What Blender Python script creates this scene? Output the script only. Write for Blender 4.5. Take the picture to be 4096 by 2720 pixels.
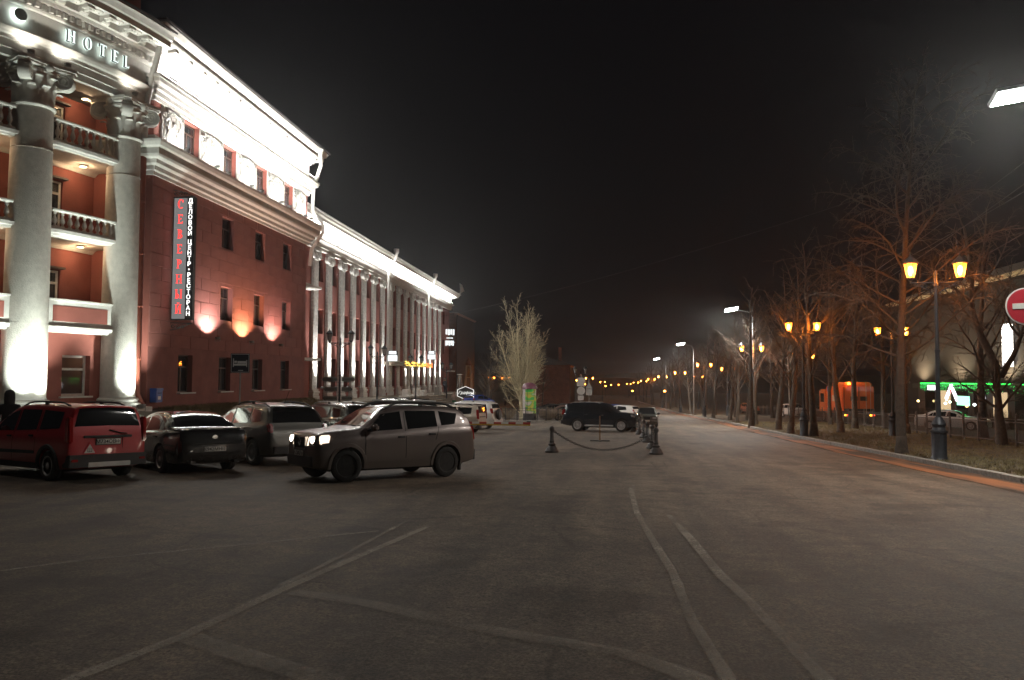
import bpy, bmesh, math, random
from mathutils import Vector, Matrix, noise

for o in list(bpy.data.objects):
    bpy.data.objects.remove(o)
scene = bpy.context.scene
col = scene.collection
R = math.radians
PI = math.pi
rnd = random.Random(7)

# ------------------------------------------------------------------ camera, sky, sun, exposure
FPX, W0, H0 = 3124.0, 4096.0, 2720.0
yaw, pitch, roll = math.atan2(355, FPX), math.atan2(156, 3144), 0.005
fwd = Vector((-math.sin(yaw) * math.cos(pitch), math.cos(yaw) * math.cos(pitch), math.sin(pitch)))
rt = Vector((math.cos(yaw), math.sin(yaw), 0))
up = rt.cross(fwd)
r2 = rt * math.cos(roll) + up * math.sin(roll)
u2 = up * math.cos(roll) - rt * math.sin(roll)
cd = bpy.data.cameras.new('camera')
cam = bpy.data.objects.new('camera', cd)
col.objects.link(cam)
cam.matrix_world = Matrix(((r2.x, u2.x, -fwd.x, 0), (r2.y, u2.y, -fwd.y, 0), (r2.z, u2.z, -fwd.z, 1.7), (0, 0, 0, 1)))
cd.sensor_width = 36.0
cd.lens = 36.0 * FPX / W0
cd.clip_start, cd.clip_end = 0.1, 3000
scene.camera = cam

SUN_EL, SUN_AZ = R(66), R(275)      # a low, moon-weak key from over the hotel; azimuth measured clockwise from +Y
world = bpy.data.worlds.new('World')
scene.world = world
world.use_nodes = True
wn = world.node_tree
wn.nodes.clear()
wo = wn.nodes.new('ShaderNodeOutputWorld')
bg = wn.nodes.new('ShaderNodeBackground')
sky = wn.nodes.new('ShaderNodeTexSky')
sky.sky_type = 'NISHITA'
sky.sun_disc = False
sky.sun_elevation = R(-7)
sky.sun_rotation = SUN_AZ
mix = wn.nodes.new('ShaderNodeMixRGB')
mix.blend_type = 'ADD'
mix.inputs[0].default_value = 1.0
mix.inputs[2].default_value = (0.0014, 0.0013, 0.0017, 1)   # faint even skyglow of the town
sc_ = wn.nodes.new('ShaderNodeMixRGB')
sc_.blend_type = 'MULTIPLY'
sc_.inputs[0].default_value = 1.0
sc_.inputs[2].default_value = (0.05, 0.05, 0.05, 1)
wn.links.new(sky.outputs[0], sc_.inputs[1])
wn.links.new(sc_.outputs[0], mix.inputs[1])
wn.links.new(mix.outputs[0], bg.inputs[0])
bg.inputs[1].default_value = 1.0
wn.links.new(bg.outputs[0], wo.inputs[0])

sd = bpy.data.lights.new('sun', 'SUN')
sd.energy = 0.14
sd.angle = R(14)
sd.color = (1.0, 0.90, 0.80)
sun = bpy.data.objects.new('sun', sd)
col.objects.link(sun)
sv = Vector((math.sin(SUN_AZ) * math.cos(SUN_EL), math.cos(SUN_AZ) * math.cos(SUN_EL), math.sin(SUN_EL)))
sun.rotation_euler = sv.to_track_quat('Z', 'Y').to_euler()
sun.location = (0, 0, 60)

scene.view_settings.view_transform = 'Standard'
scene.view_settings.look = 'None'
scene.view_settings.exposure = 0.62
scene.view_settings.gamma = 1.0
scene.view_settings.use_curve_mapping = False
scene.render.engine = 'CYCLES'
cy = scene.cycles
cy.use_denoising = True
cy.use_adaptive_sampling = True
cy.adaptive_threshold = 0.03
cy.max_bounces = 5
cy.diffuse_bounces = 3
cy.glossy_bounces = 3
cy.transmission_bounces = 4
cy.transparent_max_bounces = 12
cy.volume_bounces = 0
cy.sample_clamp_indirect = 6.0
cy.sample_clamp_direct = 55.0
cy.caustics_reflective = False
cy.caustics_refractive = False
try:
    cy.denoiser = 'OPENIMAGEDENOISE'
    cy.use_light_tree = True
except Exception:
    pass

# ------------------------------------------------------------------ materials
MATS = {}
def mat(name, c, rough=0.6, metal=0.0, var=0.12, scale=6.0, bump=0.0, bscale=None, coat=0.0, spec=0.5, rvar=0.0, tint=None):
    """Principled with noise-driven colour drift, roughness drift and fine relief."""
    if name in MATS: return MATS[name]
    m = bpy.data.materials.new(name)
    m.use_nodes = True
    nt = m.node_tree
    b = nt.nodes['Principled BSDF']
    b.inputs['Roughness'].default_value = rough
    b.inputs['Metallic'].default_value = metal
    b.inputs['Specular IOR Level'].default_value = spec
    b.inputs['Coat Weight'].default_value = coat
    b.inputs['Coat Roughness'].default_value = 0.06
    tc = nt.nodes.new('ShaderNodeTexCoord')
    n1 = nt.nodes.new('ShaderNodeTexNoise')
    n1.inputs['Scale'].default_value = scale
    n1.inputs['Detail'].default_value = 6
    n1.inputs['Roughness'].default_value = 0.62
    nt.links.new(tc.outputs['Object'], n1.inputs['Vector'])
    ramp = nt.nodes.new('ShaderNodeValToRGB')
    ramp.color_ramp.elements[0].position = 0.3
    ramp.color_ramp.elements[1].position = 0.72
    t = tint or c
    ramp.color_ramp.elements[0].color = (max(0, t[0] * (1 - var)), max(0, t[1] * (1 - var)), max(0, t[2] * (1 - var)), 1)
    ramp.color_ramp.elements[1].color = (min(1, c[0] * (1 + var)), min(1, c[1] * (1 + var)), min(1, c[2] * (1 + var)), 1)
    nt.links.new(n1.outputs['Fac'], ramp.inputs['Fac'])
    nt.links.new(ramp.outputs['Color'], b.inputs['Base Color'])
    if rvar:
        mr = nt.nodes.new('ShaderNodeMapRange')
        mr.inputs['To Min'].default_value = max(0.02, rough - rvar)
        mr.inputs['To Max'].default_value = min(1, rough + rvar)
        nt.links.new(n1.outputs['Fac'], mr.inputs['Value'])
        nt.links.new(mr.outputs[0], b.inputs['Roughness'])
    if bump:
        n2 = nt.nodes.new('ShaderNodeTexNoise')
        n2.inputs['Scale'].default_value = bscale or scale * 6
        n2.inputs['Detail'].default_value = 5
        nt.links.new(tc.outputs['Object'], n2.inputs['Vector'])
        bp = nt.nodes.new('ShaderNodeBump')
        bp.inputs['Strength'].default_value = bump
        bp.inputs['Distance'].default_value = 0.02
        nt.links.new(n2.outputs['Fac'], bp.inputs['Height'])
        nt.links.new(bp.outputs['Normal'], b.inputs['Normal'])
    MATS[name] = m
    return m

def emit(name, c, strength):
    if name in MATS: return MATS[name]
    m = bpy.data.materials.new(name)
    m.use_nodes = True
    nt = m.node_tree
    nt.nodes.clear()
    o = nt.nodes.new('ShaderNodeOutputMaterial')
    e = nt.nodes.new('ShaderNodeEmission')
    e.inputs[0].default_value = (*c, 1)
    e.inputs[1].default_value = strength
    nt.links.new(e.outputs[0], o.inputs[0])
    MATS[name] = m
    return m

def glass_clear(name, c=(0.9, 0.95, 0.95), rough=0.02, alpha=0.25):
    """Pane: mix of clear transparency and a glossy coat."""
    if name in MATS: return MATS[name]
    m = bpy.data.materials.new(name)
    m.use_nodes = True
    nt = m.node_tree
    b = nt.nodes['Principled BSDF']
    b.inputs['Base Color'].default_value = (*c, 1)
    b.inputs['Roughness'].default_value = rough
    b.inputs['Alpha'].default_value = alpha
    b.inputs['Specular IOR Level'].default_value = 0.8
    MATS[name] = m
    return m

# ------------------------------------------------------------------ object helpers
def new_obj(name, mesh, parent=None, loc=(0, 0, 0), rot=(0, 0, 0), scale=None):
    o = bpy.data.objects.new(name, mesh)
    col.objects.link(o)
    o.location = loc
    o.rotation_euler = rot
    if scale: o.scale = scale
    if parent: o.parent = parent
    return o

def tag(o, label=None, cat=None, group=None, kind=None):
    if label: o['label'] = label
    if cat: o['category'] = cat
    if group: o['group'] = group
    if kind: o['kind'] = kind
    return o

def thing(name, label, cat, loc=(0, 0, 0), rz=0.0, group=None):
    return tag(new_obj(name, None, None, loc, (0, 0, rz)), label, cat, group)

def copy_tree(o, parent=None):
    c = o.copy()
    col.objects.link(c)
    c.parent = parent
    for ch in o.children:
        copy_tree(ch, c)
    return c

class MB:
    """Collects faces; build() links them as one mesh object."""
    def __init__(s): s.v = []; s.f = []; s.m = []; s.mi = 0
    def add(s, vs, fs):
        k = len(s.v)
        s.v += [tuple(p) for p in vs]
        for f in fs:
            s.f.append([k + i for i in f]); s.m.append(s.mi)
        return s
    def box(s, x0, x1, y0, y1, z0, z1):
        return s.add([(x0, y0, z0), (x1, y0, z0), (x1, y1, z0), (x0, y1, z0), (x0, y0, z1), (x1, y0, z1), (x1, y1, z1), (x0, y1, z1)],
                     [(0, 3, 2, 1), (4, 5, 6, 7), (0, 1, 5, 4), (1, 2, 6, 5), (2, 3, 7, 6), (3, 0, 4, 7)])
    def bbox(s, x0, x1, y0, y1, z0, z1, b=0.01):
        """box with chamfered edges"""
        bm = bmesh.new()
        bmesh.ops.create_cube(bm, size=1)
        for v in bm.verts:
            v.co = Vector((x0 + (v.co.x + .5) * (x1 - x0), y0 + (v.co.y + .5) * (y1 - y0), z0 + (v.co.z + .5) * (z1 - z0)))
        bmesh.ops.bevel(bm, geom=bm.edges[:], offset=b, segments=1, affect='EDGES')
        bm.verts.index_update()
        s.add([v.co[:] for v in bm.verts], [[v.index for v in f.verts] for f in bm.faces])
        bm.free()
        return s
    def obox(s, c, ax, ay, az):
        """box from centre and three half-axis vectors"""
        c, ax, ay, az = Vector(c), Vector(ax), Vector(ay), Vector(az)
        P = [c + ax * i + ay * j + az * k for k in (-1, 1) for j, i in ((-1, -1), (-1, 1), (1, 1), (1, -1))]
        return s.add([p[:] for p in P], [(0, 3, 2, 1), (4, 5, 6, 7), (0, 1, 5, 4), (1, 2, 6, 5), (2, 3, 7, 6), (3, 0, 4, 7)])
    def tube(s, pts, r, n=8, caps=True):
        pts = [Vector(p) for p in pts]
        rs = r if isinstance(r, (list, tuple)) else [r] * len(pts)
        rings = []
        prev = None
        for i, p in enumerate(pts):
            d = (pts[min(i + 1, len(pts) - 1)] - pts[max(i - 1, 0)])
            if d.length < 1e-9: d = Vector((0, 0, 1))
            d.normalize()
            if prev is None:
                a = Vector((0, 0, 1)) if abs(d.z) < 0.9 else Vector((1, 0, 0))
                x = d.cross(a).normalized()
            else:
                x = prev - d * prev.dot(d)
                x = x.normalized() if x.length > 1e-6 else d.orthogonal().normalized()
            prev = x
            y = d.cross(x)
            rings.append([p + (x * math.cos(2 * PI * k / n) + y * math.sin(2 * PI * k / n)) * rs[i] for k in range(n)])
        vs = [q[:] for g in rings for q in g]
        fs = [(i * n + k, i * n + (k + 1) % n, (i + 1) * n + (k + 1) % n, (i + 1) * n + k) for i in range(len(pts) - 1) for k in range(n)]
        if caps:
            fs.append(list(range(n))[::-1]); fs.append([(len(pts) - 1) * n + k for k in range(n)])
        return s.add(vs, fs)
    def lathe(s, prof, n=24, c=(0, 0, 0), a0=0.0, a1=2 * PI, sx=1.0, sy=1.0):
        full = abs(a1 - a0 - 2 * PI) < 1e-6
        m = n if full else n + 1
        vs = [(c[0] + r * sx * math.cos(a0 + (a1 - a0) * k / n), c[1] + r * sy * math.sin(a0 + (a1 - a0) * k / n), c[2] + z) for r, z in prof for k in range(m)]
        fs = []
        for i in range(len(prof) - 1):
            for k in range(n):
                k2 = (k + 1) % m if full else k + 1
                fs.append((i * m + k, i * m + k2, (i + 1) * m + k2, (i + 1) * m + k))
        if full:
            if prof[0][0] > 1e-6: fs.append([k for k in range(m)][::-1])
            if prof[-1][0] > 1e-6: fs.append([(len(prof) - 1) * m + k for k in range(m)])
        return s.add(vs, fs)
    def prism(s, poly, f0, f1):
        """extrude a 2-D polygon: f0, f1 map (u,v) to 3-D at the two ends"""
        n = len(poly)
        vs = [f0(*p) for p in poly] + [f1(*p) for p in poly]
        fs = [list(range(n))[::-1], [n + i for i in range(n)]] + [(i, (i + 1) % n, n + (i + 1) % n, n + i) for i in range(n)]
        return s.add(vs, fs)
    def sweep(s, prof, path, caps=True):
        """closed profile [(offset to the right of the path, z)] along a mitred horizontal polyline"""
        n = len(path); P = [Vector((p[0], p[1])) for p in path]
        ns = []
        for i in range(n):
            ds = []
            if i > 0: ds.append((P[i] - P[i - 1]).normalized())
            if i < n - 1: ds.append((P[i + 1] - P[i]).normalized())
            rs = [Vector((d.y, -d.x)) for d in ds]
            if len(rs) == 2:
                q = rs[0] + rs[1]
                q = q / max(0.2, (1 + rs[0].dot(rs[1])))
            else: q = rs[0]
            ns.append(q)
        k = len(prof)
        vs = [(P[i].x + ns[i].x * a, P[i].y + ns[i].y * a, z) for i in range(n) for a, z in prof]
        fs = [(i * k + j, i * k + (j + 1) % k, (i + 1) * k + (j + 1) % k, (i + 1) * k + j) for i in range(n - 1) for j in range(k)]
        if caps:
            fs.append(list(range(k))[::-1]); fs.append([(n - 1) * k + j for j in range(k)])
        return s.add(vs, fs)
    def mesh(s, name, mats=None, smooth=False, angle=None, fix=True):
        me = bpy.data.meshes.new(name)
        me.from_pydata(s.v, [], s.f)
        for m in (mats if isinstance(mats, (list, tuple)) else [mats]):
            if m: me.materials.append(m)
        if any(s.m): me.polygons.foreach_set('material_index', s.m)
        if fix:
            bm = bmesh.new(); bm.from_mesh(me)
            bmesh.ops.recalc_face_normals(bm, faces=bm.faces[:])
            bm.to_mesh(me); bm.free()
        if smooth:
            me.polygons.foreach_set('use_smooth', [True] * len(me.polygons))
            if angle: me.set_sharp_from_angle(angle=R(angle))
        me.update()
        return me
    def build(s, name, mats, parent=None, loc=(0, 0, 0), rot=(0, 0, 0), smooth=False, angle=None, fix=True):
        return new_obj(name, s.mesh(name, mats, smooth, angle, fix), parent, loc, rot)
    def shift(s, o):
        s.v = [(x - o[0], y - o[1], z - o[2]) for x, y, z in s.v]
        return s

def lamp(name, kind, energy, color, parent, loc, direction=None, size=0.1, spot=60, blend=0.5, size_y=None):
    l = bpy.data.lights.new(name, kind)
    l.energy = energy
    l.color = color
    if kind == 'AREA':
        l.shape = 'RECTANGLE'; l.size = size; l.size_y = size_y or size
    elif kind == 'SPOT':
        l.spot_size = R(spot); l.spot_blend = blend; l.shadow_soft_size = size
    else:
        l.shadow_soft_size = size
    o = bpy.data.objects.new(name, l)
    col.objects.link(o)
    o.location = loc
    if direction is not None:
        o.rotation_euler = Vector(direction).to_track_quat('-Z', 'Y').to_euler()
    if parent: o.parent = parent
    return o

_fonts = {}
def text_mesh(txt, size, depth, m, name='lettering', shear=0.0, spacing=1.0, align='CENTER', bold=0.0):
    """flat lettering in local XY, extruded along Z"""
    cu = bpy.data.curves.new('txt', 'FONT')
    cu.body = txt; cu.size = size; cu.extrude = depth; cu.shear = shear
    cu.space_character = spacing; cu.align_x = align; cu.align_y = 'CENTER'; cu.offset = bold
    cu.resolution_u = 3
    o = bpy.data.objects.new('txt', cu)
    col.objects.link(o)
    dg = bpy.context.evaluated_depsgraph_get()
    me = bpy.data.meshes.new_from_object(o.evaluated_get(dg))
    me.name = name
    me.materials.clear(); me.materials.append(m)
    bpy.data.objects.remove(o)
    return me

def interp(x, pts):
    if x <= pts[0][0]: return pts[0][1]
    for (a, b), (c, d) in zip(pts, pts[1:]):
        if x <= c: return b + (d - b) * (x - a) / (c - a)
    return pts[-1][1]
ORD = ['first', 'second', 'third', 'fourth', 'fifth', 'sixth', 'seventh', 'eighth', 'ninth', 'tenth', 'eleventh', 'twelfth', 'thirteenth', 'fourteenth', 'fifteenth', 'sixteenth']
def sstep(t): t = max(0, min(1, t)); return t * t * (3 - 2 * t)
PROF = [(-60, 1.9), (0, 0), (50, -1.585), (75, -2.2), (115, -3.2), (175, -4.1), (355, -6.5), (900, -9)]
def gz(y): return interp(y, PROF)
KERB = [(-40, 8.8), (10, 9.2), (18.9, 9.45), (29.7, 9.85), (49, 10.5), (74, 11.2), (115, 11.3), (355, 11.0), (900, 11)]
def kx(y): return interp(y, KERB)

# ------------------------------------------------------------------ ground
def asphalt_mat(name, base, warm):
    m = bpy.data.materials.new(name); m.use_nodes = True
    nt = m.node_tree; b = nt.nodes['Principled BSDF']; L = nt.links
    tc = nt.nodes.new('ShaderNodeTexCoord')
    def nz(scale, det=4, ro=0.6, vec=None):
        n = nt.nodes.new('ShaderNodeTexNoise'); n.inputs['Scale'].default_value = scale
        n.inputs['Detail'].default_value = det; n.inputs['Roughness'].default_value = ro
        L.new(vec or tc.outputs['Object'], n.inputs['Vector']); return n
    mp = nt.nodes.new('ShaderNodeMapping'); mp.inputs['Scale'].default_value = (1.0, 0.12, 1.0)
    L.new(tc.outputs['Object'], mp.inputs['Vector'])
    big = nz(0.22, 5, 0.6); streak = nz(1.3, 4, 0.6, mp.outputs['Vector']); mid = nz(2.5, 8, 0.72); grit = nz(42, 4, 0.8)
    def rampn(src, c0, c1, p0, p1):
        r = nt.nodes.new('ShaderNodeValToRGB'); r.color_ramp.elements[0].position = p0; r.color_ramp.elements[1].position = p1
        r.color_ramp.elements[0].color = (*c0, 1); r.color_ramp.elements[1].color = (*c1, 1); L.new(src, r.inputs['Fac']); return r
    def mixc(a, c, f, mode='MIX'):
        x = nt.nodes.new('ShaderNodeMixRGB'); x.blend_type = mode
        if isinstance(f, float): x.inputs[0].default_value = f
        else: L.new(f, x.inputs[0])
        L.new(a, x.inputs[1]); L.new(c, x.inputs[2]); return x.outputs[0]
    c1 = rampn(big.outputs['Fac'], tuple(v * 0.8 for v in base), warm, 0.35, 0.7)
    c2 = rampn(mid.outputs['Fac'], (0.70,) * 3, (1.28,) * 3, 0.38, 0.62)
    c3 = rampn(streak.outputs['Fac'], (0.76,) * 3, (1.2, 1.17, 1.12), 0.40, 0.62)
    vor = nt.nodes.new('ShaderNodeTexVoronoi'); vor.inputs['Scale'].default_value = 11
    vor.inputs['Randomness'].default_value = 1.0
    L.new(tc.outputs['Object'], vor.inputs['Vector'])
    c4 = rampn(vor.outputs['Distance'], (0.22, 0.21, 0.20), (1.06, 1.06, 1.06), 0.09, 0.24)
    patch = nz(0.6, 3); pr = rampn(patch.outputs['Fac'], (0, 0, 0), (1, 1, 1), 0.40, 0.62)
    c5 = rampn(grit.outputs['Fac'], (0.38,) * 3, (1.65,) * 3, 0.41, 0.60)
    x = mixc(c1.outputs[0], c2.outputs[0], 1.0, 'MULTIPLY'); x = mixc(x, c3.outputs[0], 1.0, 'MULTIPLY'); x = mixc(x, c5.outputs[0], 0.85, 'MULTIPLY')
    y = mixc(x, c4.outputs[0], 1.0, 'MULTIPLY'); x = mixc(x, y, pr.outputs[0])
    g2 = nz(15, 5, 0.75); c6 = rampn(g2.outputs['Fac'], (0.55, 0.54, 0.53), (1.45, 1.43, 1.4), 0.40, 0.60); x = mixc(x, c6.outputs[0], 0.5, 'MULTIPLY')
    ds = nz(1.6, 4, 0.6); dm = nt.nodes.new('ShaderNodeMixRGB'); dm.inputs[0].default_value = 0.18
    L.new(tc.outputs['Object'], dm.inputs[1]); L.new(ds.outputs['Color'], dm.inputs[2])
    cv = nt.nodes.new('ShaderNodeTexVoronoi'); cv.feature = 'DISTANCE_TO_EDGE'; cv.inputs['Scale'].default_value = 0.42; L.new(dm.outputs[0], cv.inputs['Vector'])
    cr = rampn(cv.outputs['Distance'], (0.66, 0.65, 0.64), (1, 1, 1), 0.0035, 0.010)
    cz = nz(0.35, 2); cm = rampn(cz.outputs['Fac'], (0, 0, 0), (1, 1, 1), 0.46, 0.56)
    y = mixc(x, cr.outputs[0], 1.0, 'MULTIPLY'); x = mixc(x, y, cm.outputs[0])
    st = nz(0.8, 3, 0.5); sr = rampn(st.outputs['Fac'], (0.55, 0.54, 0.53), (1, 1, 1), 0.33, 0.42); x = mixc(x, sr.outputs[0], 0.8, 'MULTIPLY')
    L.new(x, b.inputs['Base Color'])
    b.inputs['Specular IOR Level'].default_value = 0.4
    rr = nt.nodes.new('ShaderNodeMapRange'); rr.inputs['To Min'].default_value = 0.62; rr.inputs['To Max'].default_value = 0.92
    L.new(mid.outputs['Fac'], rr.inputs['Value']); L.new(rr.outputs[0], b.inputs['Roughness'])
    bp = nt.nodes.new('ShaderNodeBump'); bp.inputs['Strength'].default_value = 0.55; bp.inputs['Distance'].default_value = 0.012
    L.new(grit.outputs['Fac'], bp.inputs['Height']); L.new(bp.outputs['Normal'], b.inputs['Normal'])
    return m
M_ASPH = asphalt_mat('asphalt', (0.108, 0.088, 0.069), (0.144, 0.117, 0.091))
M_ASPH2 = asphalt_mat('asphalt_side', (0.08, 0.072, 0.065), (0.105, 0.092, 0.08))
M_DIRT = mat('verge_soil', (0.105, 0.082, 0.05), 0.95, var=0.45, scale=1.2, bump=0.6, bscale=30, tint=(0.07, 0.052, 0.03))
M_BANK = mat('bank_grass_soil', (0.12, 0.10, 0.06), 0.95, var=0.4, scale=3, bump=0.8, bscale=40)
M_PAVE = mat('paving', (0.2, 0.18, 0.155), 0.8, var=0.2, scale=2.5, bump=0.3)

def strip_mesh(name, ys, xl, xr, dz, m, nx=1, parent=None, fz=None):
    b = MB()
    for y in ys:
        a, c = xl(y), xr(y)
        for i in range(nx + 1):
            x = a + (c - a) * i / nx
            b.v.append((x, y, (fz(x, y) if fz else gz(y)) + dz))
    for j in range(len(ys) - 1):
        for i in range(nx):
            k = j * (nx + 1) + i
            b.f.append([k, k + 1, k + nx + 2, k + nx + 1]); b.m.append(0)
    return tag(b.build(name, m, parent, fix=False), kind='structure')
YS = [-60, -30, -10, 0, 10, 20, 30, 40, 50, 55, 60, 65, 70, 75, 85, 95, 105, 115, 130, 145, 160, 175, 200, 240, 300, 355, 500, 700, 900]
strip_mesh('ground', YS, lambda y: -600, lambda y: 600, -0.25, M_DIRT, 4)
strip_mesh('plaza_road', YS, lambda y: -15.0, lambda y: kx(y), 0.0, M_ASPH, 2)
strip_mesh('side_street', YS, lambda y: 20.5, lambda y: 31.0, 0.02, M_ASPH2, 1)
# strip along the kerb, orange lamp glow painted into its colour
def kerb_glow_mat():
    m = bpy.data.materials.new('painted_kerb_glow'); m.use_nodes = True
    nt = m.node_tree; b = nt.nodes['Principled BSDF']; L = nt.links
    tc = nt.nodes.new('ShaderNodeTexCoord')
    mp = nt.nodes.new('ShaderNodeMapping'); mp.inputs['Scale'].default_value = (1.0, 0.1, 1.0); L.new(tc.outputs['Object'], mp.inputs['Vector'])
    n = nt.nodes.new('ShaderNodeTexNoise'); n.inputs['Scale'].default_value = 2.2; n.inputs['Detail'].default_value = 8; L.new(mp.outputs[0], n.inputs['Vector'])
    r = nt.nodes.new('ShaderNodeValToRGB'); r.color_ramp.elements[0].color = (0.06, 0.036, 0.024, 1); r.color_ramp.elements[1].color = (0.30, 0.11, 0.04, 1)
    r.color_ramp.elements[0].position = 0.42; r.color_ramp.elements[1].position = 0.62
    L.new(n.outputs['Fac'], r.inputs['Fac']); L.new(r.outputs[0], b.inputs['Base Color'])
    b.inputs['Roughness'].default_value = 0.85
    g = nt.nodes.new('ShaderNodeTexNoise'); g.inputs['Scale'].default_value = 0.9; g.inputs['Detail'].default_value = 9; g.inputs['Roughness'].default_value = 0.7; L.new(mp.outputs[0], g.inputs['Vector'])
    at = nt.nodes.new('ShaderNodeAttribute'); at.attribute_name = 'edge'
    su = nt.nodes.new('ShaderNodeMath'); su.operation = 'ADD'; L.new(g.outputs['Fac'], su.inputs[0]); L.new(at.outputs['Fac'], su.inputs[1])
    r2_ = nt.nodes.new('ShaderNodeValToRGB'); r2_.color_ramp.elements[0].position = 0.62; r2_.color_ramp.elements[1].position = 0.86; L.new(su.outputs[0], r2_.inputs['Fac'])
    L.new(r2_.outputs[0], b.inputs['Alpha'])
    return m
_g = strip_mesh('kerb_glow_strip', [y * 1.0 for y in range(4, 160, 2)], lambda y: kx(y) - 1.3, lambda y: kx(y) - 0.005, 0.006, kerb_glow_mat(), 6)
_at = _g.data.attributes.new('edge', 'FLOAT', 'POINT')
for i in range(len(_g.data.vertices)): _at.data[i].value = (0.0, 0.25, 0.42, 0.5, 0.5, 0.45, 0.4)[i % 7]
strip_mesh('verge', [y for y in YS if y >= -10], lambda y: kx(y) + 0.16, lambda y: 20.5, 0.10, M_DIRT, 8, fz=lambda x, y: gz(y) + 0.05 * noise.noise((x * 0.4, y * 0.3, 0)))

def left_z(x, y):
    t = sstep((-14.6 - x) / 4.2)
    return gz(y) * (1 - t) + 0.32 * t
ysb = [31 + i * 0.75 for i in range(26)]
strip_mesh('grass_bank', ysb, lambda y: -15.0, lambda y: -19.6, 0.0, M_BANK, 12, fz=lambda x, y: left_z(x, y) + 0.05 * noise.noise((x * 1.3, y * 1.3, 3)))
strip_mesh('forecourt', [-20 + i * 3 for i in range(18)], lambda y: -15.0, lambda y: -26.0, 0.0, M_PAVE, 12, fz=lambda x, y: left_z(x, y))
# dry grass tufts on the bank and the verge
def tufts(name, spots, h, m, label):
    b = MB()
    for (x, y, z) in spots:
        for k in range(4):
            a = rnd.uniform(0, 2 * PI); w = 0.008 + 0.01 * rnd.random(); hh = h * rnd.uniform(0.5, 1.2)
            dx, dy = math.cos(a), math.sin(a); lx, ly = rnd.gauss(0, 0.5) * hh, rnd.gauss(0, 0.5) * hh
            px, py = x + rnd.gauss(0, .05), y + rnd.gauss(0, .05)
            b.add([(px - dx * w, py - dy * w, z - .01), (px + dx * w, py + dy * w, z - .01), (px + lx, py + ly, z + hh)], [(0, 1, 2)])
    return tag(b.build(name, m, fix=False), label, 'grass', kind='stuff')
M_DRY = mat('dry_grass', (0.22, 0.18, 0.09), 0.9, var=0.35, scale=3)
sp = []
for _ in range(5000):
    x, y = rnd.uniform(-19, -15.3), rnd.uniform(31.5, 49.5)
    sp.append((x, y, left_z(x, y)))
tufts('bank_grass', sp, 0.16, M_DRY, 'dry winter grass on the bank below the red wall')
sp = []
for _ in range(16000):
    y = 12 + 60 * rnd.random() ** 1.6
    x = rnd.uniform(kx(y) + .3, 20.3)
    sp.append((x, y, gz(y) + 0.10))
tufts('verge_grass', sp, 0.07, M_DRY, 'short dry grass of the park verge beyond the kerb')

# kerb: one stone after another, each with its own edges
M_KERB = mat('kerb_granite', (0.30, 0.28, 0.25), 0.8, var=0.3, scale=9, bump=0.5)
kb = MB()
ky = [i * 4.0 for i in range(24, 60)]
for a, c in zip(ky, ky[1:]):
    pa, pc = kx(a), kx(c)
    kb.add([(pa, a, gz(a) - .2), (pa + .16, a, gz(a) - .2), (pa + .16, a, gz(a) + .14), (pa, a, gz(a) + .14),
            (pc, c, gz(c) - .2), (pc + .16, c, gz(c) - .2), (pc + .16, c, gz(c) + .14), (pc, c, gz(c) + .14)],
           [(0, 1, 2, 3), (7, 6, 5, 4), (3, 2, 6, 7), (0, 3, 7, 4), (1, 5, 6, 2)])
kerb = tag(kb.build('kerb', M_KERB), kind='structure')
sb = MB(); sb.bbox(0, .16, 0, .985, -.2, .14, 0.018)
stone_me = sb.mesh('kerb_stone', M_KERB)
y = 6.0
while y < 96:
    d = math.atan2(kx(y + 1) - kx(y), 1.0)
    o = new_obj('kerb_stone', stone_me, kerb, (kx(y) + rnd.gauss(0, .008), y, gz(y) + rnd.gauss(0, .006)), (math.atan2(gz(y + 1) - gz(y), 1), rnd.gauss(0, .01), -d + rnd.gauss(0, .006)))
    y += 1.0

# worn painted lines
def paint_mat():
    m = bpy.data.materials.new('worn_paint'); m.use_nodes = True
    nt = m.node_tree; b = nt.nodes['Principled BSDF']; L = nt.links
    b.inputs['Base Color'].default_value = (0.46, 0.41, 0.34, 1); b.inputs['Roughness'].default_value = 0.85
    tc = nt.nodes.new('ShaderNodeTexCoord')
    a = nt.nodes.new('ShaderNodeTexNoise'); a.inputs['Scale'].default_value = 26; a.inputs['Detail'].default_value = 10; a.inputs['Roughness'].default_value = 0.78
    c = nt.nodes.new('ShaderNodeTexNoise'); c.inputs['Scale'].default_value = 1.1; c.inputs['Detail'].default_value = 3
    L.new(tc.outputs['Object'], a.inputs['Vector']); L.new(tc.outputs['Object'], c.inputs['Vector'])
    ad = nt.nodes.new('ShaderNodeMath'); ad.operation = 'ADD'; L.new(a.outputs['Fac'], ad.inputs[0]); L.new(c.outputs['Fac'], ad.inputs[1])
    at = nt.nodes.new('ShaderNodeAttribute'); at.attribute_name = 'edge'
    ad2 = nt.nodes.new('ShaderNodeMath'); ad2.operation = 'ADD'; L.new(ad.outputs[0], ad2.inputs[0]); L.new(at.outputs['Fac'], ad2.inputs[1])
    r = nt.nodes.new('ShaderNodeValToRGB'); r.color_ramp.elements[0].position = 0.44; r.color_ramp.elements[1].position = 0.72
    r.color_ramp.elements[1].color = (0.52, 0.52, 0.52, 1)
    L.new(ad2.outputs[0], r.inputs['Fac']); L.new(r.outputs[0], b.inputs['Alpha'])
    # raise the ramp domain to 0..2
    dv = nt.nodes.new('ShaderNodeMath'); dv.operation = 'MULTIPLY'; dv.inputs[1].default_value = 0.62
    L.new(ad2.outputs[0], dv.inputs[0]); L.new(dv.outputs[0], r.inputs['Fac'])
    return m
M_PAINT = paint_mat()
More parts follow.
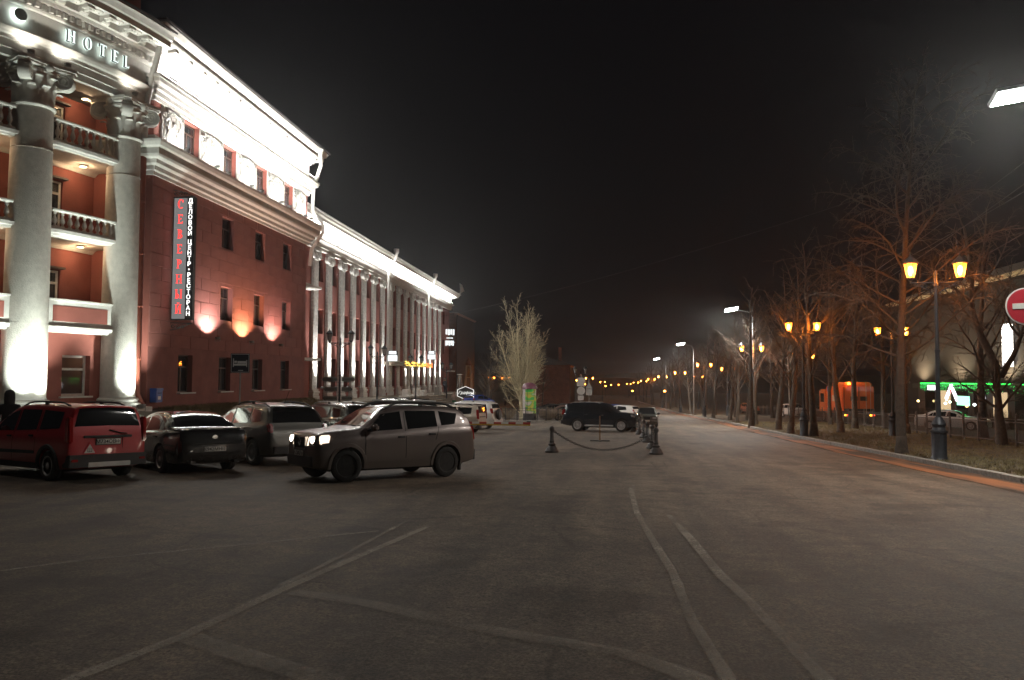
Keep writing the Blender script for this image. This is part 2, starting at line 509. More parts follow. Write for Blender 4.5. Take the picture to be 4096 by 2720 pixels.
def line_mark(pts, w, dz, bias=0.0):
    P = []
    for (a, b_), (c, d) in zip(pts, pts[1:]):
        n = max(2, int(math.hypot(c - a, d - b_) / 0.25))
        for i in range(n): P.append((a + (c - a) * i / n, b_ + (d - b_) * i / n))
    P.append(pts[-1])
    b = MB(); e = []
    for i, p in enumerate(P):
        q = P[max(0, i - 1)]; s_ = P[min(len(P) - 1, i + 1)]
        dx, dy = s_[0] - q[0], s_[1] - q[1]; l = math.hypot(dx, dy); nx_, ny_ = -dy / l, dx / l
        ww = w * (1 + 0.08 * noise.noise((p[0] * 2, p[1] * 2, 1)))
        for k, ed in ((-1, -.45), (-.6, 0), (.6, 0), (1, -.45)):
            x, y = p[0] + nx_ * ww * k * .5, p[1] + ny_ * ww * k * .5
            b.v.append((x, y, gz(y) + dz)); e.append(ed + bias)
    for i in range(len(P) - 1):
        for k in range(3):
            j = i * 4 + k; b.f.append([j, j + 1, j + 5, j + 4]); b.m.append(0)
    o = tag(b.build('road_marking', M_PAINT, fix=False), kind='structure')
    at = o.data.attributes.new('edge', 'FLOAT', 'POINT')
    for i, v in enumerate(e): at.data[i].value = v
    return o
MARKS = [([(-5.9, 7.21), (-5.44, 7.85), (-4.25, 8.91), (-2.91, 10.18)], .09, .05), ([(-2.36, 10.6), (-2.86, 6.89), (-2.99, 5.44), (-3.24, 4.3)], .15, .10),
         ([(-2.75, 11.34), (-2.84, 8.29), (-2.92, 6.98)], .10, -.04), ([(-2.72, 6.79), (-1.94, 6.49), (-1.3, 6.12), (-0.65, 5.8), (0.16, 5.47), (0.7, 4.9)], .26, -.10),
         ([(-2.92, 5.37), (-2.31, 5.03), (-1.5, 4.6)], .30, -.06), ([(0.6, 16.24), (0.56, 12.42), (0.63, 10.23), (0.72, 8.18), (0.71, 6.34), (0.80, 4.7)], .13, -.04),
         ([(1.03, 12.26), (1.13, 10.0), (1.18, 8.04), (1.27, 6.97), (1.32, 5.98), (1.40, 4.6)], .15, -.02),
         ([(-1.0, 7.9), (-.2, 7.6), (.35, 7.4)], .30, -.26), ([(-1.1, 10.6), (-.4, 10.35), (.3, 10.2)], .2, -.28)]
for i, (p, w_, bi) in enumerate(MARKS): line_mark(p, w_, 0.006 + 0.003 * i, bi)
# ------------------------------------------------------------------ the hotel
M_RED = mat('red_plaster', (0.27, 0.082, 0.062), 0.85, var=0.16, scale=1.1, bump=0.25, bscale=45)
M_REDW = mat('red_wing_plaster', (0.29, 0.105, 0.085), 0.85, var=0.16, scale=1.1, bump=0.3, bscale=40)
M_REDB = mat('red_render', (0.26, 0.095, 0.078), 0.85, var=0.2, scale=1.4, bump=0.3, bscale=30)
M_WHITE = mat('white_stucco', (0.66, 0.64, 0.60), 0.8, var=0.10, scale=3.0, bump=0.3, bscale=38)
M_WSTONE = mat('mottled_white_stone', (0.62, 0.61, 0.58), 0.85, var=0.32, scale=7, bump=0.9, bscale=28)
M_COL = mat('column_stucco', (0.62, 0.59, 0.54), 0.85, var=0.12, scale=5, bump=0.8, bscale=24)
M_DARK = mat('dark_joint', (0.05, 0.018, 0.014), 0.9)
M_ROOF = mat('roof_metal', (0.06, 0.05, 0.05), 0.5, var=0.2)
M_FRAME = mat('window_frame_brown', (0.10, 0.055, 0.04), 0.5)
M_FRAMEW = mat('window_frame_white', (0.7, 0.68, 0.64), 0.4)
M_PANE = glass_clear('window_pane', (0.05, 0.055, 0.06), 0.03, 0.45)
M_CURT = mat('curtain', (0.42, 0.38, 0.32), 0.9, var=0.15, scale=4)
M_ROOM = mat('room_dark', (0.03, 0.024, 0.02), 0.9)
M_PIPE_R = mat('downpipe_red', (0.30, 0.09, 0.06), 0.45, var=0.1)
M_PIPE_W = mat('downpipe_white', (0.66, 0.65, 0.62), 0.4, var=0.08)
M_BLACK = mat('black_metal', (0.018, 0.018, 0.02), 0.45, var=0.2)
M_BROWNSTONE = mat('terrace_stone', (0.20, 0.165, 0.125), 0.85, var=0.25, scale=3, bump=0.5)

HO = (-20.0, 40.0, 0.0)
hotel = thing('hotel_building', 'long red and white floodlit hotel with corner columns, balconies and a row of pilasters', 'building', HO)
def hb(b, name, m, parent=None, **k):
    return b.shift(HO).build(name, m, parent or hotel, **k)
def hl(x, y, z): return (x - HO[0], y - HO[1], z - HO[2])

def wallgrid(mp, s0, s1, z0, z1, ops, depth=0.35, ds=None):
    """wall face with real openings and reveals; mp(s, z, d) -> world, d inwards"""
    b = MB()
    S = sorted({s0, s1} | {o[0] for o in ops} | {o[1] for o in ops})
    Z = sorted({z0, z1} | {o[2] for o in ops} | {o[3] for o in ops})
    if ds:
        S2 = []
        for a, c in zip(S, S[1:]):
            n = max(1, int(math.ceil((c - a) / ds)))
            S2 += [a + (c - a) * i / n for i in range(n)]
        S = S2 + [S[-1]]
    inside = lambda s, z: any(o[0] < s < o[1] and o[2] < z < o[3] for o in ops)
    for a, c in zip(S, S[1:]):
        for e, g in zip(Z, Z[1:]):
            if not inside((a + c) / 2, (e + g) / 2):
                b.add([mp(a, e, 0), mp(c, e, 0), mp(c, g, 0), mp(a, g, 0)], [(0, 1, 2, 3)])
    for a, c, e, g in ops:
        for p, q in (((a, e), (a, g)), ((c, g), (c, e)), ((a, g), (c, g)), ((c, e), (a, e))):
            b.add([mp(*p, 0), mp(*q, 0), mp(*q, depth), mp(*p, depth)], [(0, 1, 2, 3)])
    return b

def window_meshes(key, w, h, fm, transom=0.72, mull=1, fw=0.06, curtain=True):
    """frame, pane, curtain: local x along the wall (centred), y inwards, z up from the sill"""
    f = MB()
    f.box(-w / 2, -w / 2 + fw, 0, .07, 0, h); f.box(w / 2 - fw, w / 2, 0, .07, 0, h)
    f.box(-w / 2 + fw, w / 2 - fw, 0, .07, 0, fw); f.box(-w / 2 + fw, w / 2 - fw, 0, .07, h - fw, h)
    if transom: f.box(-w / 2 + fw, w / 2 - fw, -.004, .06, h * transom - fw / 2, h * transom + fw / 2)
    for k in range(mull):
        x = -w / 2 + w * (k + 1) / (mull + 1)
        f.box(x - fw / 2, x + fw / 2, -.002, .058, fw, h * transom - fw / 2 if transom else h - fw)
    p = MB(); p.box(-w / 2 + fw * .5, w / 2 - fw * .5, .03, .036, fw * .5, h - fw * .5)
    c = MB(); n = 18
    for i in range(n):
        x0, x1 = -w / 2 + w * i / n, -w / 2 + w * (i + 1) / n
        y0, y1 = .2 + .03 * math.sin(i * 1.9), .2 + .03 * math.sin((i + 1) * 1.9)
        c.add([(x0, y0, .02), (x1, y1, .02), (x1, y1, h), (x0, y0, h)], [(0, 1, 2, 3)])
    return f.mesh(key + '_frame', fm), p.mesh(key + '_pane', M_PANE), (c.mesh(key + '_curtain', M_CURT, smooth=True, fix=False) if curtain else None)
def sill_mesh(w, m): return MB().box(-w / 2 - .06, w / 2 + .06, -.42, .02, -.06, -.002).mesh('sill', m)
SILL_W = sill_mesh(1.25, M_WHITE)
def put_window(ms, loc, rz, parent=None, sill=None, curtain=True, root=None):
    o = new_obj('window', ms[0], parent or hotel, loc, (0, 0, rz))
    new_obj('pane', ms[1], o)
    if ms[2] and curtain: new_obj('curtain', ms[2], o)
    if sill: new_obj('sill', sill, o)
    return o

# ---- wing: flat four-window block, X = -19 plane facing the plaza
WX, WY0, WY1 = -19.0, 31.0, 48.6
wy = [34.05, 37.85, 41.65, 45.45]
ops = []
ops += [(y - .63, y + .63, 1.0, 2.72) for y in wy]
ops += [(y - .63, y + .63, 4.58, 6.3) for y in wy]
ops += [(y - .63, y + .63, 8.27, 9.85) for y in wy]
ops4 = [(y - .68, y + .68, 12.06, 13.5) for y in wy]
mpw = lambda s, z, d: (WX - d, s, z)
b = wallgrid(mpw, WY0, WY1, -0.6, 10.5, ops, 0.32)
wing_wall = hb(b, 'wing_wall', M_REDB)
b = wallgrid(mpw, WY0, WY1, 10.5, 16.2, ops4, 0.45)
hb(b, 'attic_wall', M_RED)
e = MB(); e.box(-27, WX, WY0 - .004, WY0, -.6, 16.2); e.box(-27, WX, WY1, WY1 + .004, -.6, 16.2); e.box(-27.2, -27, WY0, WY1, -.6, 16.2)
hb(e, 'end_wall', M_RED)
# rendered blocks standing proud of the joints, course by course
blk = {}
zc, row = 3.0, 0
while zc < 10.2:
    h = 0.575; y = WY0 + .02 - (0.85 if row % 2 else 0.0)
    while y < WY1 - .03:
        a, c = max(y, WY0 + .02), min(y + 1.7, WY1 - .02); y += 1.7
        spans = [(a, c)]
        for o in ops:
            if o[2] < zc + h - .02 and o[3] > zc + .02:
                ns = []
                for p, q in spans:
                    if o[1] <= p or o[0] >= q: ns.append((p, q))
                    else:
                        if o[0] - p > .12: ns.append((p, o[0] - .0))
                        if q - o[1] > .12: ns.append((o[1] + .0, q))
                spans = ns
        for p, q in spans:
            if q - p < .1: continue
            k = round(q - p, 2)
            if k not in blk:
                mb = MB(); mb.bbox(-.01, .022, .012, k - .012, .012, h - .012, 0.007)
                blk[k] = mb.mesh('wall_block', M_REDW)
            new_obj('wall_block', blk[k], wing_wall, hl(WX, p, zc))
    zc += h; row += 1
WIN = window_meshes('wing', 1.26, 1.72, M_FRAME, 0.68, 1)
WIN3 = window_meshes('wing_top', 1.26, 1.58, M_FRAME, 0.66, 1, curtain=False)
WIN4 = window_meshes('attic', 1.36, 1.44, M_FRAME, 0.7, 1, curtain=False)
for i, y in enumerate(wy):
    put_window(WIN, hl(WX - .24, y, 1.0), R(90), sill=SILL_W, curtain=i != 0)
    put_window(WIN, hl(WX - .24, y, 4.58), R(90), sill=None)
    put_window(WIN3, hl(WX - .24, y, 8.27), R(90))
    put_window(WIN4, hl(WX - .22, y, 12.06), R(90))
rm = MB(); rm.box(WX - 3.4, WX - 3.2, WY0 + .3, WY1 - .3, -.5, 16)
for zf in (-.4, 3.5, 7.2, 11): rm.box(WX - 3.2, WX - .5, WY0 + .3, WY1 - .3, zf, zf + .12)
hb(rm, 'room_partition', M_ROOM)
# warm chandelier deep in the first ground-floor room
ch = MB()
for k in range(9): ch.lathe([(0, -.03), (.025, 0), (0, .05)], 6, (WX - 1.2 + .18 * math.cos(k * .7), 33.95 + .2 * math.sin(k * .7), 1.95 + .02 * (k % 3)))
tag(hb(ch, 'room_chandelier', emit('chandelier_glow', (1.0, 0.55, 0.18), 6.0)), 'glowing chandelier behind the glass')
wp = [(-26, WY0), (WX, WY0), (WX, WY1), (-26, WY1)]
def band(prof, name, m=None, path=wp): return hb(MB().sweep(prof, path), name, m or M_WHITE)
band([(-.1, 10.32), (.10, 10.32), (.12, 10.46), (.24, 10.50), (.26, 10.66), (.40, 10.74), (.42, 10.9), (.62, 10.96), (.66, 11.06), (.66, 11.32), (.78, 11.38), (.86, 11.52), (.88, 11.62), (-.1, 11.66)], 'mid_cornice')
band([(-.1, 11.66), (.16, 11.665), (.16, 11.98), (.12, 12.02), (-.1, 12.02)], 'attic_plinth')
band([(-.1, 13.56), (.10, 13.56), (.12, 13.72), (.2, 13.74), (.22, 13.92), (.3, 13.98), (.34, 14.12), (.52, 14.2), (.56, 14.34), (.6, 14.36), (.6, 14.5), (-.1, 14.56)], 'upper_moulding')
band([(-.1, 14.56), (.06, 14.565), (.06, 15.55), (.16, 15.6), (.2, 15.72), (-.1, 15.72)], 'frieze')
band([(-.1, 15.72), (.30, 15.725), (.34, 15.86), (.74, 15.92), (.78, 16.02), (.78, 16.2), (.90, 16.26), (.98, 16.42), (1.02, 16.5), (-.1, 16.62)], 'top_cornice')
band([(.86, 16.62), (1.12, 16.525), (1.14, 16.6), (.86, 16.72)], 'gutter', M_ROOF)
rf = MB(); x0, x1 = -27, WX + 1.0
rf.add([(x1, WY0 - 1, 16.62), (x1, WY1 + 1, 16.62), (-24, WY1 - 2, 18.4), (-24, WY0 + 2, 18.4), (x0, WY0 - 1, 16.62), (x0, WY1 + 1, 16.62)], [(0, 1, 2, 3), (3, 2, 5, 4), (0, 3, 4), (1, 5, 2)])
hb(rf, 'roof', M_ROOF)
# consoles under the top cornice
cm = MB(); cm.bbox(.04, .72, -.14, .14, -.16, 0, .03); cm.tube([(.12, -.15, -.16), (.12, .15, -.16)], .12, 8); cm.tube([(.62, -.15, -.08), (.62, .15, -.08)], .08, 8)
con = cm.mesh('console', M_WHITE)
for i in range(15): new_obj('console', con, hotel, hl(WX, WY0 + .5 + i * 1.2, 15.9))
# relief ornament between the attic windows: cartouche, scrolls, garlands
def relief(w, h, seed):
    r_ = random.Random(seed); b = MB()
    b.box(-.02, .05, -w / 2, w / 2, 0, h)
    o0 = len(b.v); b.lathe([(.0, .11), (.06, .10), (.11, .06), (.13, .0)], 14)
    b.v = b.v[:o0] + [(.05 + z, x, h * .55 + y * 1.6) for x, y, z in b.v[o0:]]
    for q in range(5): b.bbox(.05, .05 + .02 * (q % 2 + 1), -w * .5 + w * .2 * q + .02, -w * .5 + w * .2 * q + .05, .02, h - .02, .005)
    for sgn in (-1, 1):
        for t in range(4):
            cy_, cz = sgn * (w * .18 + w * .07 * t), h * (.22 + .19 * t)
            pts = [(.07 + .05 * math.sin(a * .5), cy_ + sgn * (.03 + .018 * a) * math.cos(a), cz + (.03 + .018 * a) * math.sin(a)) for a in [i * .6 for i in range(12)]]
            b.tube(pts, .024, 6)
        b.tube([(.09, sgn * w * .40, h * .06), (.14, sgn * w * .30, h * .3), (.10, sgn * w * .38, h * .6), (.16, sgn * w * .22, h * .85), (.1, 0, h * .96)], [.025, .045, .03, .045, .025], 7)
    for t in range(46):
        c = (.06, r_.uniform(-.46, .46) * w, r_.uniform(.04, .96) * h); q = r_.uniform(.02, .055)
        b.lathe([(0, -q), (q * .8, -q * .5), (q, 0), (q * .8, q * .5), (0, q)], 6, c)
    return b.mesh('relief_panel', M_WHITE, smooth=True, angle=40)
gaps = [(WY0 + .5, wy[0] - .71)] + [(a + .71, c - .71) for a, c in zip(wy, wy[1:])] + [(wy[-1] + .71, WY1 - .35)]
for i, (a, c) in enumerate(gaps):
    new_obj('relief_panel', relief(c - a, 1.48, i), hotel, hl(WX + .004, (a + c) / 2, 12.04))

# ---- rotunda portico: centre PC, radius 18, theta measured from +X towards -Y
PC = (-36.93, 32.32)
def pol(r, th, z=0.0): return (PC[0] + r * math.cos(R(th)), PC[1] - r * math.sin(R(th)), z)
def arc(r, t0, t1, n=28): return [pol(r, t0 + (t1 - t0) * i / n)[:2] for i in range(n + 1)]
T0, T1 = 33.0, 5.2
AP = arc(18.0, T0, T1)
def aband(prof, name, m=None): return hb(MB().sweep(prof, AP), name, m or M_WHITE)
COLS = [34.7, 21.4, 8.15]
def mpr(r): return lambda s, z, d: pol(r - d, s, z)
b = wallgrid(mpr(17.25), 5.3, T0, -0.6, 3.36, [(11.8, 15.95, .95, 2.52), (25.0, 29.2, .95, 2.52)], 0.3, 1.0)
hb(b, 'ground_floor_wall', M_RED)
WING = window_meshes('hall', 1.25, 1.57, M_FRAMEW, 0.66, 0, 0.09, curtain=False)
for th in (13.87, 27.1):
    p = pol(17.0, th, .95)
    w_ = put_window(WING, hl(*p), R(90 - th))
    new_obj('sill', MB().box(-.72, .72, -.34, .02, -.07, -.004).mesh('sill', M_WHITE), w_)
# the lit room behind the ground-floor window: curtain swags, screen, sofa
M_WARMWALL = mat('room_wall_warm', (0.34, 0.17, 0.10), 0.9)
rb = MB()
q = [pol(15.2, 17.5, .2), pol(15.2, 9.8, .2), pol(15.2, 9.8, 3.1), pol(15.2, 17.5, 3.1)]
rb.add(q, [(0, 1, 2, 3)])
rb.add([pol(17.2, 17.5, .2), pol(15.2, 17.5, .2), pol(15.2, 17.5, 3.1), pol(17.2, 17.5, 3.1)], [(0, 1, 2, 3)])
rb.add([pol(17.2, 9.8, .2), pol(15.2, 9.8, .2), pol(15.2, 9.8, 3.1), pol(17.2, 9.8, 3.1)], [(0, 1, 2, 3)])
hb(rb, 'lobby_wall', M_WARMWALL, fix=False)
def screen_mat():
    m = bpy.data.materials.new('screen_picture'); m.use_nodes = True; nt = m.node_tree; nt.nodes.clear()
    o = nt.nodes.new('ShaderNodeOutputMaterial'); em = nt.nodes.new('ShaderNodeEmission'); tc = nt.nodes.new('ShaderNodeTexCoord')
    v = nt.nodes.new('ShaderNodeTexVoronoi'); v.inputs['Scale'].default_value = 3.2
    r = nt.nodes.new('ShaderNodeValToRGB'); r.color_ramp.elements[0].color = (0.03, 0.05, 0.45, 1); r.color_ramp.elements[1].color = (0.6, 0.05, 0.4, 1)
    nt.links.new(tc.outputs['Object'], v.inputs['Vector']); nt.links.new(v.outputs['Color'], r.inputs['Fac']); nt.links.new(r.outputs[0], em.inputs[0])
    em.inputs[1].default_value = 0.9; nt.links.new(em.outputs[0], o.inputs[0]); return m
tv = MB(); tv.box(-.45, .45, -.03, .0, -.14, .14)
o = tv.build('television_screen', screen_mat(), hotel, hl(*pol(15.6, 14.3, 1.72)), (0, 0, R(90 - 14)))
lamp('lobby_lamp', 'POINT', 9, (1, .78, .55), hotel, hl(*pol(16.2, 12.6, 2.6)), size=.15)
# loggia slabs, parapet, balustrades
for z0_, z1_ in ((3.36, 3.6), (6.96, 7.2), (10.23, 10.47)):
    aband([(-2.6, z0_), (-.34, z0_), (-.30, z0_ + .07), (-.20, z0_ + .09), (-.18, z1_ - .03), (-.22, z1_), (-2.6, z1_)], 'loggia_slab')
    if z0_ > 4: aband([(-2.4, z0_ - .16), (-2.14, z0_ - .16), (-2.04, z0_ - .05), (-1.96, z0_ - .002), (-2.4, z0_ - .002)], 'ceiling_moulding', M_WHITE)
b = wallgrid(mpr(15.8), 5.3, T0, 3.6, 13.0, [(12.7, 16.3, 3.62, 5.95), (12.7, 16.3, 7.22, 9.5), (12.7, 16.3, 10.5, 12.55)], 0.2, 1.0)
hb(b, 'loggia_wall', M_RED)
sw = MB()
sw.add([pol(15.8, 7.0, 3.6), pol(17.5, 7.0, 3.6), pol(17.5, 7.0, 13.0), pol(15.8, 7.0, 13.0)], [(0, 1, 2, 3)])
sw.add([pol(17.5, 7.0, 3.6), pol(17.5, 5.2, 3.6), pol(17.5, 5.2, 13.0), pol(17.5, 7.0, 13.0)], [(0, 1, 2, 3)])
hb(sw, 'loggia_side_wall', M_RED, fix=False)
DOOR = window_meshes('balcony_door', 0.98, 2.3, M_FRAMEW, 0.78, 0, 0.1)
for z in (3.62, 7.22, 10.5):
    h = 2.3
    d = new_obj('balcony_door', DOOR[0], hotel, hl(*pol(15.72, 14.5, z)), (0, 0, R(90 - 14.5)), (1, 1, 1.0 if z < 10 else .9))
    new_obj('pane', DOOR[1], d); new_obj('curtain', DOOR[2], d)
    hd = MB(); hd.box(-.62, .62, -.26, .0, 2.36, 2.44); new_obj('hood', hd.mesh('hood', M_ROOF), d)
pp = MB().sweep([(-.34, 3.6), (-.24, 3.6), (-.24, 4.52), (-.2, 4.53), (-.2, 4.6), (-.5, 4.6), (-.5, 4.53), (-.42, 4.52), (-.42, 3.6)], arc(18, T0, 9.6))
hb(pp, 'parapet', M_WHITE)
for t0, t1 in ((18.6, 10.9), (32, 24.2)):
    hb(MB().sweep([(-.30, 3.76), (-.232, 3.76), (-.232, 4.34), (-.30, 4.34)], arc(18, t0, t1, 8)), 'parapet_panel', M_RED)
balp = [(.05, 0), (.075, .0), (.075, .05), (.04, .08), (.05, .14), (.088, .22), (.078, .32), (.045, .44), (.036, .5), (.06, .54), (.06, .575), (.045, .58), (.075, .62), (.075, .66)]
bal_me = MB().lathe(balp, 12).mesh('baluster', M_WHITE, smooth=True, angle=40)
for zb, zt in ((7.2, 7.94), (10.47, 11.33)):
    for t0, t1 in ((COLS[1] - 2.3, COLS[2] + 2.0), (COLS[0] - 2, COLS[1] + 2.3)):
        bl = MB().sweep([(-.42, zb), (-.2, zb), (-.2, zb + .07), (-.42, zb + .07)], arc(18, t0, t1, 10)).sweep([(-.45, zt - .10), (-.19, zt - .10), (-.16, zt - .06), (-.16, zt - .01), (-.2, zt), (-.44, zt), (-.48, zt - .03)], arc(18, t0, t1, 10))
        bo = hb(bl, 'balustrade', M_WHITE)
        n = 9; hgt = zt - .10 - zb - .07
        for i in range(n):
            th = t0 + (t1 - t0) * (i + .5) / n
            new_obj('baluster', bal_me, bo, hl(*pol(17.69, th, zb + .07)), (0, 0, 0), (1.05, 1.05, hgt / .66))
# entablature
aband([(-1.15, 13.0), (-.12, 13.0), (-.12, 13.26), (-.06, 13.27), (-.06, 13.56), (.0, 13.57), (.0, 13.70), (.1, 13.74), (.16, 13.84), (.18, 13.92), (-.3, 13.96), (-1.15, 13.96)], 'architrave')
aband([(-1.15, 13.96), (-.04, 13.965), (-.04, 14.86), (.04, 14.9), (.08, 14.98), (-1.15, 14.98)], 'portico_frieze')
aband([(-1.15, 14.98), (.06, 14.985), (.06, 15.22), (-1.15, 15.22)], 'dentil_band')
aband([(-1.15, 15.22), (.22, 15.225), (.26, 15.34), (.34, 15.38), (.34, 15.62), (-1.15, 15.62)], 'bed_moulding')
aband([(-1.15, 15.62), (.92, 15.625), (.92, 15.86), (1.0, 15.9), (1.08, 16.06), (1.14, 16.14), (-1.15, 16.3)], 'portico_cornice')
aband([(1.0, 16.29), (1.24, 16.16), (1.26, 16.24), (1.02, 16.38)], 'portico_gutter', M_ROOF)
aband([(-3, 16.32), (-.6, 16.31), (-.6, 18.5), (-3, 18.5)], 'drum_wall', M_RED)
den = MB().bbox(0, .13, -.075, .075, -.2, .0, .012).mesh('dentil', M_WHITE)
th = T0 - .5
while th > 5.4:
    new_obj('dentil', den, hotel, hl(*pol(18.055, th, 15.2)), (0, 0, R(-th))); th -= .84
mod = MB(); mod.bbox(.3, .86, -.16, .16, -.13, 0, .02); mod.tube([(.4, -.17, -.14), (.4, .17, -.14)], .13, 10); mod.tube([(.76, -.17, -.08), (.76, .17, -.08)], .09, 10); mod.bbox(.38, .82, -.06, .06, -.2, -.1, .03)
mod_me = mod.mesh('modillion', M_WHITE, smooth=True, angle=35)
ros = MB().lathe([(0, -.09), (.05, -.07), (.07, -.03), (.13, -.07), (.17, -.02), (.2, 0)], 12).mesh('rosette', M_WHITE, smooth=True)
th = T0 - 1
while th > 6:
    new_obj('modillion', mod_me, hotel, hl(*pol(18.0, th, 15.62)), (0, 0, R(-th)))
    new_obj('rosette', ros, hotel, hl(*pol(18.6, th - 1.45, 15.62))); th -= 2.9
# columns
def make_column(th, d):
    p = pol(17.55, th, .3)
    c = new_obj('column', None, hotel, hl(*p), (0, 0, R(-th)))
    r = d / 2
    sh = []
    for i in range(25):
        t = i / 24; sh.append((r * (1 - .10 * t ** 1.7), .62 + t * 10.5))
    s = MB().lathe(sh, 40)
    new_obj('shaft', s.mesh('shaft', M_COL, smooth=True, angle=50), c)
    ja = MB()
    for z in (3.3, 5.4, 7.5, 9.6): ja.lathe([(r * .955, z), (r * (1 - .1 * ((z - .62) / 10.5) ** 1.7) + .003, z + .002), (r * (1 - .1 * ((z - .62) / 10.5) ** 1.7) + .003, z + .012), (r * .955, z + .014)], 40)
    new_obj('shaft_joint', ja.mesh('shaft_joint', M_COL, smooth=False), c)
    bs = MB().lathe([(r + .02, .62), (r + .02, .56), (r + .09, .54), (r + .14, .48), (r + .09, .42), (r + .08, .38), (r + .2, .34), (r + .25, .26), (r + .2, .18), (r + .16, .17)], 36)
    bs.box(-r - .26, r + .26, -r - .26, r + .26, -.5, .17)
    new_obj('column_base', bs.mesh('column_base', M_WHITE, smooth=True, angle=35), c)
    t = r * .9
    k = MB().lathe([(t, 11.1), (t + .06, 11.12), (t + .09, 11.17), (t + .06, 11.22), (t - .02, 11.25), (t - .02, 11.6), (t + .02, 12.0), (t + .16, 12.3), (t + .2, 12.36)], 32)
    for rowk, (zb_, hh, n, ro) in enumerate(((11.25, .62, 10, 0), (11.5, .72, 10, .5))):
        for i in range(n):
            a = 2 * PI * (i + ro) / n
            ca, sa = math.cos(a), math.sin(a)
            segs = 7; L_ = []
            for j in range(segs):
                u_ = j / (segs - 1)
                rr = t - .01 + .05 * u_ + (.24 * max(0, u_ - .6) / .4 if u_ > .6 else 0)
                zz_ = zb_ + hh * (math.sin(u_ * 1.9) / math.sin(1.55)) * .98
                ww = (.17 if j < 5 else .12) * (1 if j % 2 else .78)
                L_.append((rr, zz_, ww))
            vs = []
            for rr, zz_, ww in L_:
                for sgn, off in ((-1, 0), (0, .05), (1, 0)):
                    vs.append((ca * (rr + off) - sa * ww * sgn, sa * (rr + off) + ca * ww * sgn, zz_))
            fs = []
            for j in range(segs - 1):
                for q in range(2): fs.append((j * 3 + q, j * 3 + q + 1, j * 3 + q + 4, j * 3 + q + 3))
            k.add(vs, fs)
    W2 = t + .34
    ab = []
    for i in range(4):
        a0 = PI / 4 + i * PI / 2
        for u_ in (-.1, 0.1):
            ab.append((W2 * 1.34 * math.cos(a0 + u_), W2 * 1.34 * math.sin(a0 + u_)))
        for u_ in (.3, .5, .7):
            a = a0 + u_ * PI / 2; rr = W2 * (1.12 - .16 * math.sin(u_ * PI)); ab.append((rr * math.cos(a), rr * math.sin(a)))
    k.prism(ab, lambda x, y: (x, y, 12.5), lambda x, y: (x, y, 12.58)); k.prism([(x * 1.05, y * 1.05) for x, y in ab], lambda x, y: (x, y, 12.58), lambda x, y: (x, y, 12.7))
    k.lathe([(t + .14, 12.3), (t + .24, 12.36), (t + .24, 12.44), (t + .16, 12.5)], 28)
    cap = new_obj('capital', k.mesh('capital', M_WHITE, smooth=True, angle=38), c)
    vb = MB()
    for sgn in (-1, 1):   # scroll drum, its axis across the diagonal, ridged like a coil
        pr = [(0, 0), (.10, .015), (.11, -.005), (.16, -.005), (.17, .02), (.21, .02), (.22, -.005), (.27, -.005), (.28, .02), (.35, .02), (.36, 0), (.36, -.2)]
        o0 = len(vb.v); vb.lathe(pr, 22)
        vb.v = vb.v[:o0] + [(x, sgn * (z + .2), y) for x, y, z in vb.v[o0:]]
    vme = vb.mesh('volute', M_WHITE, smooth=True, angle=35)
    for i in range(4):
        a = PI / 4 + i * PI / 2; rr = W2 * 1.02
        new_obj('volute', vme, c, (rr * math.cos(a), rr * math.sin(a), 12.22), (0, 0, a), (.88, .88, .88))
    for i in range(4):
        a = i * PI / 2
        eb = MB().lathe([(0, .12), (.1, .1), (.17, .04), (.17, 0)], 10)
        eb.v = [(z + W2 * .9, x, y + 12.52) for x, y, z in eb.v]
        new_obj('flower', eb.mesh('flower', M_WHITE, smooth=True), c, (0, 0, 0), (0, 0, a))
    return c
make_column(COLS[1], 1.46)
make_column(COLS[2], 1.36)
make_column(COLS[0], 1.46)
# downpipe in the corner between rotunda and wing
dp = MB().tube([(-18.35, 30.4, 16.1), (-18.5, 30.45, 15.6), (-18.9, 30.5, 14.0)], .12, 12)
hb(dp, 'downpipe_top', M_PIPE_W, smooth=True, angle=40)
hb(MB().lathe([(.12, -.3), (.15, -.1), (.26, .05), (.28, .22), (.24, .24)], 14, (-18.3, 30.38, 16.2)), 'pipe_hopper', M_PIPE_W, smooth=True, angle=40)
dp = MB().tube([(-18.9, 30.5, 14.0), (-19.05, 30.5, 13.1), (-19.1, 30.5, 11.7)], .12, 12)
hb(dp, 'downpipe_middle', M_PIPE_W, smooth=True, angle=40)
dp = MB().tube([(-19.1, 30.5, 11.7), (-19.12, 30.5, 11.2), (-19.12, 30.5, 1.0), (-18.85, 30.4, .62), (-18.82, 30.4, .34)], .125, 12)
for z in (2.4, 4.6, 6.8, 9.0): dp.lathe([(.125, 0), (.145, .01), (.145, .06), (.125, .07)], 12, (-19.12, 30.5, z))
hb(dp, 'downpipe', M_PIPE_R, smooth=True, angle=40)

